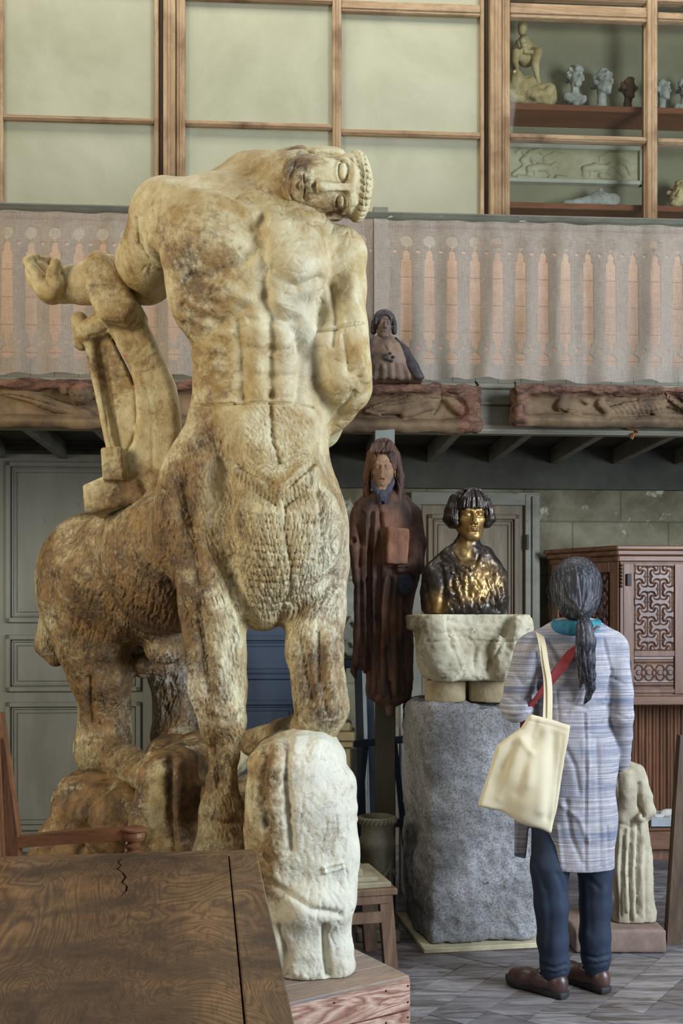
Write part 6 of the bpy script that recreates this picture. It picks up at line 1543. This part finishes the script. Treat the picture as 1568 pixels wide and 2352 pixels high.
def hand(S, base, d, side, up):
    """palm and five curled fingers, lengths in metres"""
    b = W(*base); d = np.array(d, float); d /= np.linalg.norm(d); sd = np.array(side, float); u = np.array(up, float)
    old = S.persp; S.persp = False
    for k in range(4): S.cap(b + sd * (k - 1.5) * .008, b + d * .075 + sd * (k - 1.5) * .019, .013, .011, .006)
    for k, L in enumerate((.062, .074, .070, .055)):
        p0 = b + d * .078 + sd * (k - 1.5) * .020; p1 = p0 + d * L * .5 + u * .008; p2 = p1 + d * L * .25 - u * .018; p3 = p2 - u * .018 - d * .004
        S.path([tuple(p0) + (.0095,), tuple(p1) + (.0088,), tuple(p2) + (.008,), tuple(p3) + (.007,)], .002)
    t0 = b + d * .02 + sd * (-.025); S.path([tuple(t0) + (.012,), tuple(t0 + d * .032 - sd * .022) + (.011,), tuple(t0 + d * .058 - sd * .028 - u * .01) + (.009,)], .004)
    S.persp = old
hand(S, (1255, 1620, 4.06), (1, .25, .1), (0, .2, 1), (0, 1, 0)); hand(S, (1405, 1768, 4.02), (-1, .25, .25), (0, .2, 1), (0, 1, 0))
V, Q = S.mesh(.0055, 1)
Sh = SDF(); head_ops(Sh, neck=.35); Vh, Qh = Sh.mesh(.02, 1); Vh = place(Vh - np.array([0, .06, .5]), .222, rotm(0, 0, 176), W(1322, 1354, 3.82))
V, Q = join((V, Q), (Vh, Qh)); npo('body', V, Q, m_skin, parent=per)
# tunic
def ikat():
    s = NT('ikat_linen'); 
    h1 = s.noise(7, 5, s.map((.25, .25, 6)), .7, .2); h2 = s.noise(40, 4, s.map((.10, .10, 5)), .6); v1 = s.noise(60, 3, s.map((5, 5, .12)), .6); big = s.noise(3.4, 4, s.map((.7, .7, 1.8)), .6, .4)
    c = s.mix(s.ramp(h2, [(.36, 0.0), (.64, 1.0)]), srgb(184, 180, 184), srgb(124, 122, 130))
    c = s.mix(s.math('MULTIPLY', s.ramp(h1, [(.48, 0.0), (.64, 1.0)]), s.ramp(big, [(.38, .25), (.6, 1.0)])), c, srgb(98, 108, 130))
    c = s.mix(s.math('MULTIPLY', s.ramp(v1, [(.48, 0.0), (.66, 1.0)]), .4), c, srgb(110, 102, 104))
    s.col(c).set(.85, 0, .2); s.b.inputs['Sheen Weight'].default_value = .2; s.bump(s.math('ADD', h2, v1), .3, .0015); return s.m
m_ikat = ikat()
S = SDF(persp=True)
S.path([(1322, 1505, 3.82, 93), (1318, 1612, 3.83, 76), (1330, 1740, 3.85, 83), (1331, 1880, 3.85, 80), (1327, 2010, 3.85, 82)], .03, sy=.62)
S.path([(1232, 1486, 3.83, 36), (1290, 1466, 3.82, 32), (1350, 1466, 3.82, 32), (1402, 1484, 3.83, 36)], .03)
S.path([(1220, 1494, 3.83, 38), (1196, 1575, 3.81, 37), (1184, 1624, 3.80, 35), (1224, 1624, 3.97, 26)], .012)
S.path([(1408, 1492, 3.83, 36), (1425, 1590, 3.81, 27), (1428, 1645, 3.80, 25), (1428, 1690, 3.84, 23), (1426, 1742, 3.90, 21), (1424, 1752, 3.915, 21)], .012)
S.poly([(1222, 1700), (1182, 1868), (1181, 1966), (1207, 1973), (1213, 1900), (1300, 1905), (1300, 1700)], 3.93, .012, .008, .01)
S.cap((1323, 1440, 3.83), (1322, 1425, 3.83), 30, 28, .006, 's')
V, Q = S.mesh(.0055, 1, clipz(W(0, 2003, 3.78)[2], 9))
wr = [([(1348, 1640), (1352, 1750), (1350, 1900), (1352, 1998)], 3, .004), ([(1342, 1640), (1345, 1780), (1344, 1996)], 3, -.004), ([(1262, 1470), (1275, 1560), (1284, 1660)], 3, -.003),
      ([(1388, 1470), (1404, 1540), (1392, 1610)], 3, -.009), ([(1232, 1500), (1240, 1560), (1232, 1610)], 4, -.012), ([(1240, 1540), (1222, 1580), (1226, 1605)], 5, -.008),
      ([(1300, 1612), (1350, 1630), (1400, 1620)], 4, -.006), ([(1260, 1625), (1310, 1620), (1360, 1612)], 4, .005), ([(1330, 1600), (1300, 1640)], 4, -.005), ([(1395, 1625), (1380, 1660), (1350, 1680)], 4, -.006),
      ([(1300, 1720), (1320, 1760), (1330, 1820)], 6, -.006), ([(1290, 1850), (1330, 1880), (1350, 1930)], 6, .006), ([(1300, 1840), (1310, 1920), (1335, 1980)], 6, -.007), ([(1370, 1700), (1376, 1850), (1380, 1990)], 5, -.005),
      ([(1280, 1900), (1290, 1990)], 5, .006), ([(1250, 1930), (1262, 1990)], 5, -.006), ([(1244, 1994), (1330, 2000), (1405, 1994)], 2.2, -.003), ([(1180, 1540), (1200, 1570), (1215, 1560)], 4, -.007),
      ([(1165, 1600), (1190, 1615), (1212, 1605)], 4, -.006), ([(1152, 1640), (1180, 1648), (1208, 1640)], 3, -.004), ([(1410, 1560), (1432, 1570)], 4, -.005), ([(1412, 1640), (1438, 1650)], 4, -.005), ([(1408, 1740), (1446, 1742)], 2, -.003),
      ([(1340, 1700), (1352, 1760)], 8, .004), ([(1290, 1560), (1330, 1590), (1380, 1590)], 9, -.004), ([(1395, 1900), (1398, 1990)], 4, -.005)]
V = carve(V, Q, wr, pixproj, camface); V = V + normals(V, Q) * (fbm(V, 9, 3, 4)[:, None] * .005)
npo('tunic', V, Q, m_ikat, parent=per)
# trousers
m_trou = simple('navy_cloth', srgb(38, 50, 70), srgb(26, 35, 52), 5, .75, .3, 30, (1, 1, .4), dist=.003)
S = SDF(persp=True)
S.path([(1272, 1872, 3.895, 50), (1262, 1990, 3.85, 43), (1266, 2080, 3.85, 38), (1269, 2160, 3.85, 34), (1274, 2215, 3.855, 32), (1272, 2238, 3.86, 28)], .02)
S.path([(1366, 1860, 3.88, 34), (1366, 1990, 3.89, 40), (1367, 2080, 3.90, 36), (1366, 2150, 3.90, 35), (1368, 2195, 3.905, 33), (1368, 2222, 3.91, 28)], .02)
V, Q = S.mesh(.006, 1)
tw = [([(1240, 2214), (1275, 2225), (1300, 2216)], 4, -.008), ([(1245, 2232), (1275, 2238), (1298, 2230)], 3, -.006), ([(1340, 2192), (1370, 2202), (1398, 2194)], 4, -.008), ([(1342, 2212), (1370, 2216), (1394, 2210)], 3, -.006),
      ([(1250, 2010), (1262, 2100), (1255, 2190)], 9, -.004), ([(1285, 2020), (1290, 2140)], 9, .003), ([(1350, 2020), (1356, 2140)], 9, -.004), ([(1385, 2040), (1388, 2160)], 9, .003), ([(1340, 2010), (1375, 2040)], 6, -.005), ([(1280, 2008), (1296, 2050)], 6, -.005), ([(1226, 1980), (1250, 2040)], 6, -.005)]
V = carve(V, Q, tw, pixproj, camface); V = rough(V, Q, 10, .005); npo('trousers', V, Q, m_trou, parent=per)
# shoes
m_shoe = simple('brown_leather', srgb(86, 58, 52), srgb(62, 42, 40), 14, .38, .2, 70, dist=.002, spec=.6)
m_sole = simple('black_rubber', srgb(44, 44, 46), rough=.7, bump=.1)
def shoe(heel, toe):
    h = np.array([W(*heel)[0], heel[2], 0]); t = np.array([W(*toe)[0], toe[2], 0]); d = t - h; L = np.linalg.norm(d); d /= L; n = np.array([-d[1], d[0], 0]); L = max(L, .245)
    R = np.stack([d, n, [0, 0, 1]], 1)
    fp = [(-.012, -.030), (-.02, 0), (-.012, .030), (.06, .034), (.12, .036), (.18, .046), (.225, .040), (.252, .012), (.250, -.012), (.225, -.036), (.17, -.045), (.10, -.032), (.05, -.030)]
    S = SDF(); S.poly([(a, b) for a, b in fp], 0, .013, .008, .004); V, Q = S.mesh(.004, 1); V = V[:, [0, 2, 1]] * np.array([1, 1, 1]); V[:, 2] += .013; Q = Q[:, ::-1]
    V[:, 2] += np.clip(V[:, 0] - .18, 0, 1) ** 2 * 2; Vs = V @ R.T + h
    S = SDF(); S.path([(.03, 0, .045, .034), (.09, 0, .045, .036), (.16, 0, .034, .040), (.205, 0, .030, .036)], .02)
    S.ell((.015, 0, .05), (.034, .034, .042), .02); S.ell((.065, 0, .105), (.055, .028, .045), .012, 's')
    U, Qu = S.mesh(.004, 1, clipz(.018, 9)); U = carve(U, Qu, [([(.03, .02), (.045, .06), (.06, .075)], .003, -.002), ([(.12, .02), (.13, .06)], .003, -.002)], lambda V: V[:, [0, 2]]); U = U @ R.T + h
    up = npo('shoe', U, Qu, m_shoe, parent=per)
    so = npo('sole', Vs, Q, m_sole, parent=None); so.parent = up; so.matrix_parent_inverse = (up.matrix_parent_inverse).inverted() if False else Matrix(); 
    so.parent = up; so.matrix_parent_inverse = Matrix()
    pts = [(.095, -.036 * math.cos(a) * 1.06, .035 + .052 * math.sin(a)) for a in [math.pi * i / 12 for i in range(13)]]
    mb = ribbon([np.array(p) @ R.T + h for p in pts], .020, tuple(d), .002); st_ = mb.build('strap', m_shoe); st_.parent = up; st_.matrix_parent_inverse = Matrix()
    return up
shoe((1292, 2290, 3.82), (1200, 2270, 3.945)); shoe((1388, 2275, 3.875), (1312, 2255, 4.0))
# hair
def hairmat():
    s = NT('greying_hair'); v = s.map((14, 14, .8)); n = s.noise(11, 5, v, .7, .1); 
    c = s.ramp(n, [(.40, srgb(22, 22, 27)), (.54, srgb(40, 40, 48)), (.70, srgb(124, 124, 136))]); s.col(c).set(.5, 0, .4); s.bump(n, .5, .003); return s.m
m_hair = hairmat()
S = SDF(persp=True)
S.ell((1322, 1344, 3.81), (59, 64, 66), .02); S.ell((1326, 1385, 3.78), (46, 44, 40), .03); S.cap((1328, 1395, 3.76), (1336, 1412, 3.70), 30, 11, .03)
V, Q = S.mesh(.005, 1); hl = []
rg3 = random.Random(9)
for k in range(120):
    a = math.radians(rg3.uniform(-160, -20) if k % 2 else rg3.uniform(-200, 20)); R_ = rg3.uniform(35, 62); x0 = 1322 + R_ * math.cos(a); y0 = 1344 + R_ * math.sin(a)
    hl.append(([(x0, y0), ((x0 + 1336) / 2 + (x0 - 1322) * .28, (y0 + 1408) / 2), (1336, 1408)], rg3.uniform(1.4, 2.4), rg3.choice((-1, 1)) * .0016))
V = carve(V, Q, hl, pixproj, camface); hair = npo('hair', V, Q, m_hair, parent=per)
S = SDF(persp=True); pt = [(1336, 1414, 3.69, 9), (1342, 1440, 3.685, 18), (1346, 1475, 3.68, 21), (1347, 1515, 3.69, 19), (1352, 1550, 3.70, 15), (1356, 1580, 3.71, 10), (1350, 1602, 3.715, 6), (1340, 1618, 3.715, 2.5)]
S.path(pt, .01, sy=.7); S.path([(1336, 1450, 3.69, 12), (1330, 1500, 3.69, 10), (1336, 1550, 3.70, 7), (1332, 1580, 3.71, 3)], .01, sy=.7)
V, Q = S.mesh(.0042, 1); hl = []
for k in range(26): o_ = rg3.uniform(-1, 1); hl.append(([(p[0] + o_ * p[3] * .95, p[1]) for p in pt], 1.3, rg3.choice((-1, 1)) * .003))
V = carve(V, Q, hl, pixproj, camface); o = npo('ponytail', V, Q, m_hair); o.parent = hair; o.matrix_parent_inverse = Matrix()
mb = MB()
for k in range(54):
    if k < 34: sgn = -1 if k % 2 else 1; x0 = 1322 + sgn * rg3.uniform(46, 57); y0 = rg3.uniform(1330, 1400); c_ = [(x0, y0), (x0 + sgn * rg3.uniform(2, 14), y0 + rg3.uniform(5, 20)), (x0 + sgn * rg3.uniform(-6, 18), y0 + rg3.uniform(25, 50))]; Dz = 3.79
    elif k < 44: x0 = rg3.uniform(1290, 1355); y0 = 1281; c_ = [(x0, y0 + 4), (x0 + rg3.uniform(-9, 9), y0 - rg3.uniform(0, 6)), (x0 + rg3.uniform(-18, 18), y0 + rg3.uniform(0, 5))]; Dz = 3.80
    else: x0 = 1344 + rg3.uniform(-16, 16); y0 = rg3.uniform(1450, 1560); c_ = [(x0, y0), (x0 + rg3.uniform(-14, 14), y0 + 25), (x0 + rg3.uniform(-14, 14), y0 + 55)]; Dz = 3.675
    mb.tube([W(c_[0][0], c_[0][1], Dz), W((c_[0][0] + 2 * c_[1][0]) / 3, (c_[0][1] + 2 * c_[1][1]) / 3, Dz), W(c_[1][0], c_[1][1], Dz), W(c_[2][0], c_[2][1], Dz)], [.0007, .0006, .0005, .0003], 4)
o = mb.build('loose_strands', m_hair, smooth=True); o.parent = hair; o.matrix_parent_inverse = Matrix(); o['kind'] = 'stuff'
mb = MB(); ctr = W(1336, 1412, 3.695)
pts = [ctr + np.array([.019 * math.cos(a), .010 * math.sin(a), .010 * math.sin(a) * .5 + .003 * math.sin(5 * a)]) for a in [2 * math.pi * i / 24 for i in range(25)]]
mb.tube(pts, .0085, 10); pts2 = [p + np.array([.002, -.002, -.011]) for p in pts]; mb.tube(pts2, .0075, 10); o = mb.build('hair_tie', simple('black_elastic', srgb(24, 24, 28), rough=.9), smooth=True); o.parent = hair; o.matrix_parent_inverse = Matrix(); 
# scarf, coloured hem thread
m_teal = simple('teal_scarf', srgb(40, 128, 122), srgb(44, 96, 134), 9, .8, .4, 50, dist=.003)
S = SDF(persp=True)
for dy, r_ in ((1442, 12), (1432, 10)):
    pts = [(1322 + 48 * math.cos(a), dy - 4 * math.sin(a) * 0 + (4 if math.sin(a) > 0 else 0), 3.815 - .072 * math.sin(a), r_) for a in [2 * math.pi * i / 20 for i in range(21)]]; S.path(pts, .01)
V, Q = S.mesh(.0045, 1); V = rough(V, Q, 30, .006); npo('scarf', V, Q, m_teal, parent=per)
# earring and bracelet omitted from view: bracelet at the right wrist
mb = MB(); c_ = W(1420, 1757, 3.945); mb.tube([c_ + np.array([.024 * math.cos(a), .006 * math.sin(a), .024 * math.sin(a)]) for a in [2 * math.pi * i / 20 for i in range(21)]], .003, 8); mb.build('bracelet', m_iron, per, smooth=True)

# canvas tote bag
m_canvas = simple('cream_canvas', srgb(204, 193, 164), srgb(188, 176, 146), 4, .85, .25, 220, dist=.001)
tote = empty('tote_bag', tuple(W(1200, 1880, 3.66)), 'plain cream canvas tote bag hanging from the shoulder of the person', 'bag')
S = SDF(persp=True)
S.poly([(1216, 1640), (1262, 1650), (1309, 1664), (1296, 1740), (1280, 1840), (1266, 1917), (1250, 1908), (1200, 1884), (1150, 1862), (1097, 1852), (1112, 1800), (1140, 1712), (1168, 1690), (1196, 1672)], 3.66, .020, .012, .01, lean=-.05)
S.ell((1215, 1800, 3.65), (50, 34, 90), .05)
V, Q = S.mesh(.0055, 1)
tf = [([(1252, 1680), (1246, 1760), (1240, 1860)], 13, .008), ([(1272, 1690), (1270, 1780), (1258, 1880)], 9, -.006), ([(1232, 1670), (1212, 1740), (1186, 1820)], 12, -.006), ([(1200, 1700), (1172, 1770), (1146, 1830)], 13, .007), ([(1178, 1712), (1155, 1765)], 9, -.005),
      ([(1216, 1656), (1262, 1666), (1304, 1680)], 1.5, -.003), ([(1195, 1700), (1220, 1730)], 7, .005), ([(1218, 1730), (1214, 1800)], 14, .006), ([(1292, 1690), (1268, 1905)], 2.0, -.003), ([(1240, 1655), (1228, 1690)], 6, .004)]
V = carve(V, Q, tf, pixproj, camface); V = rough(V, Q, 8, .006); npo('bag_body', V, Q, m_canvas, parent=tote)
for a, b, dd in (((1234, 1452), (1252, 1646), 0), ((1240, 1455), (1262, 1650), -.006)):
    pts = [W(a[0] - 4, a[1] + 22, 3.92), W(a[0] - 2, a[1] + 2, 3.86), W(a[0], a[1] - 5, 3.81 + dd), W(a[0] + 8, a[1] + 24, 3.735 + dd), W(a[0] + 14, a[1] + 70, 3.705 + dd), W((a[0] + b[0]) / 2 + 12, 1570, 3.69 + dd), W(b[0], b[1], 3.655 + dd), W(b[0] - 1, b[1] + 10, 3.648 + dd)]
    P_ = np.array([list(p) for p in pts])
    for _ in range(2): P_ = np.concatenate([[P_[0]]] + [np.stack([.75 * a_ + .25 * b_, .25 * a_ + .75 * b_]) for a_, b_ in zip(P_, P_[1:])] + [[P_[-1]]])
    mb = ribbon([tuple(p) for p in P_], .018, (1, .1, 0), .0018); mb.build('strap', m_canvas, tote, smooth=True)
# red cross-body strap
m_red = simple('dark_red_webbing', srgb(134, 40, 44), srgb(104, 28, 34), 10, .7, .3, 120, dist=.001)
xb = empty('crossbody_bag', tuple(W(1235, 1640, 4.05)), 'dark red cross-body strap running over the back of the person, its bag in front', 'bag')
pts = [W(1372, 1452, 3.80), W(1366, 1446, 3.765), W(1350, 1462, 3.735), W(1318, 1492, 3.722), W(1290, 1530, 3.716), W(1262, 1566, 3.722), W(1238, 1596, 3.738), W(1222, 1616, 3.765), W(1212, 1634, 3.80)]
mb = ribbon(pts, .040, [(1, 0, .9)] * 9, .003); mb.build('strap', m_red, xb, smooth=True)
S = SDF(persp=True); S.poly([(1195, 1632), (1262, 1632), (1262, 1690), (1195, 1690)], 4.06, .03, .015, .01); V, Q = S.mesh(.006, 1); npo('pouch', V, Q, m_red, parent=xb)
# folded navy jacket over the right forearm, only its edge shows
S = SDF(persp=True); S.path([(1425, 1475, 4.0, 16), (1434, 1520, 4.0, 14), (1432, 1580, 4.0, 12), (1434, 1660, 4.02, 14)], .01); V, Q = S.mesh(.006, 1); V = rough(V, Q, 14, .015)
npo('folded_jacket', V, Q, m_trou, 'edge of a folded navy jacket showing beyond the right arm of the person', 'jacket')
# ------------------------------------------------------------------ light
wd = bpy.data.worlds.new('world'); SC.world = wd; wd.use_nodes = True
bg = wd.node_tree.nodes['Background']; bg.inputs[0].default_value = (.84, .86, .88, 1); bg.inputs[1].default_value = .20
def area(name, loc, target, sx, sy, power, col, spread=180):
    L = bpy.data.lights.new(name, 'AREA'); L.shape = 'RECTANGLE'; L.size = sx; L.size_y = sy; L.energy = power; L.color = col; L.spread = math.radians(spread)
    o = bpy.data.objects.new(name, L); COL.objects.link(o); o.location = loc
    o.rotation_euler = (Vector(target) - Vector(loc)).to_track_quat('-Z', 'Y').to_euler(); return o
area('window_light_right', (4.0, 1.4, 2.4), (.2, 4.2, 1.2), 1.7, 2.3, 380, (.76, .87, 1.0))
area('window_light_left', (-3.6, 1.6, 2.6), (-.3, 4.2, 1.6), 1.1, 2.0, 125, (1.0, .90, .70))
area('skylight', tuple(RP(.3, .25, 6.9)), tuple(RP(.3, 1.3, 2.9)), 7.5, .8, 190, (1.0, .95, .84))
area('high_window_light', (0.6, .2, 7.2), (.4, 6.3, 3.4), 4.5, 1.6, 45, (.97, .98, .96))
# ------------------------------------------------------------------ camera
cam = bpy.data.cameras.new('camera'); co = bpy.data.objects.new('camera', cam); COL.objects.link(co)
cam.sensor_fit = 'VERTICAL'; cam.sensor_height = 36.0; cam.sensor_width = 24.0; cam.lens = 36.0 * F / 2352
cam.shift_y = (HY - 1176) / 2352; cam.shift_x = 0
co.location = (0, 0, H); co.rotation_euler = (math.radians(90), 0, 0); cam.clip_start = .05
SC.camera = co
vs = SC.view_settings
SC.display_settings.display_device = 'sRGB'
vs.view_transform = 'Standard'; vs.look = 'None'; vs.gamma = 1; vs.use_curve_mapping = False; vs.exposure = 0.0
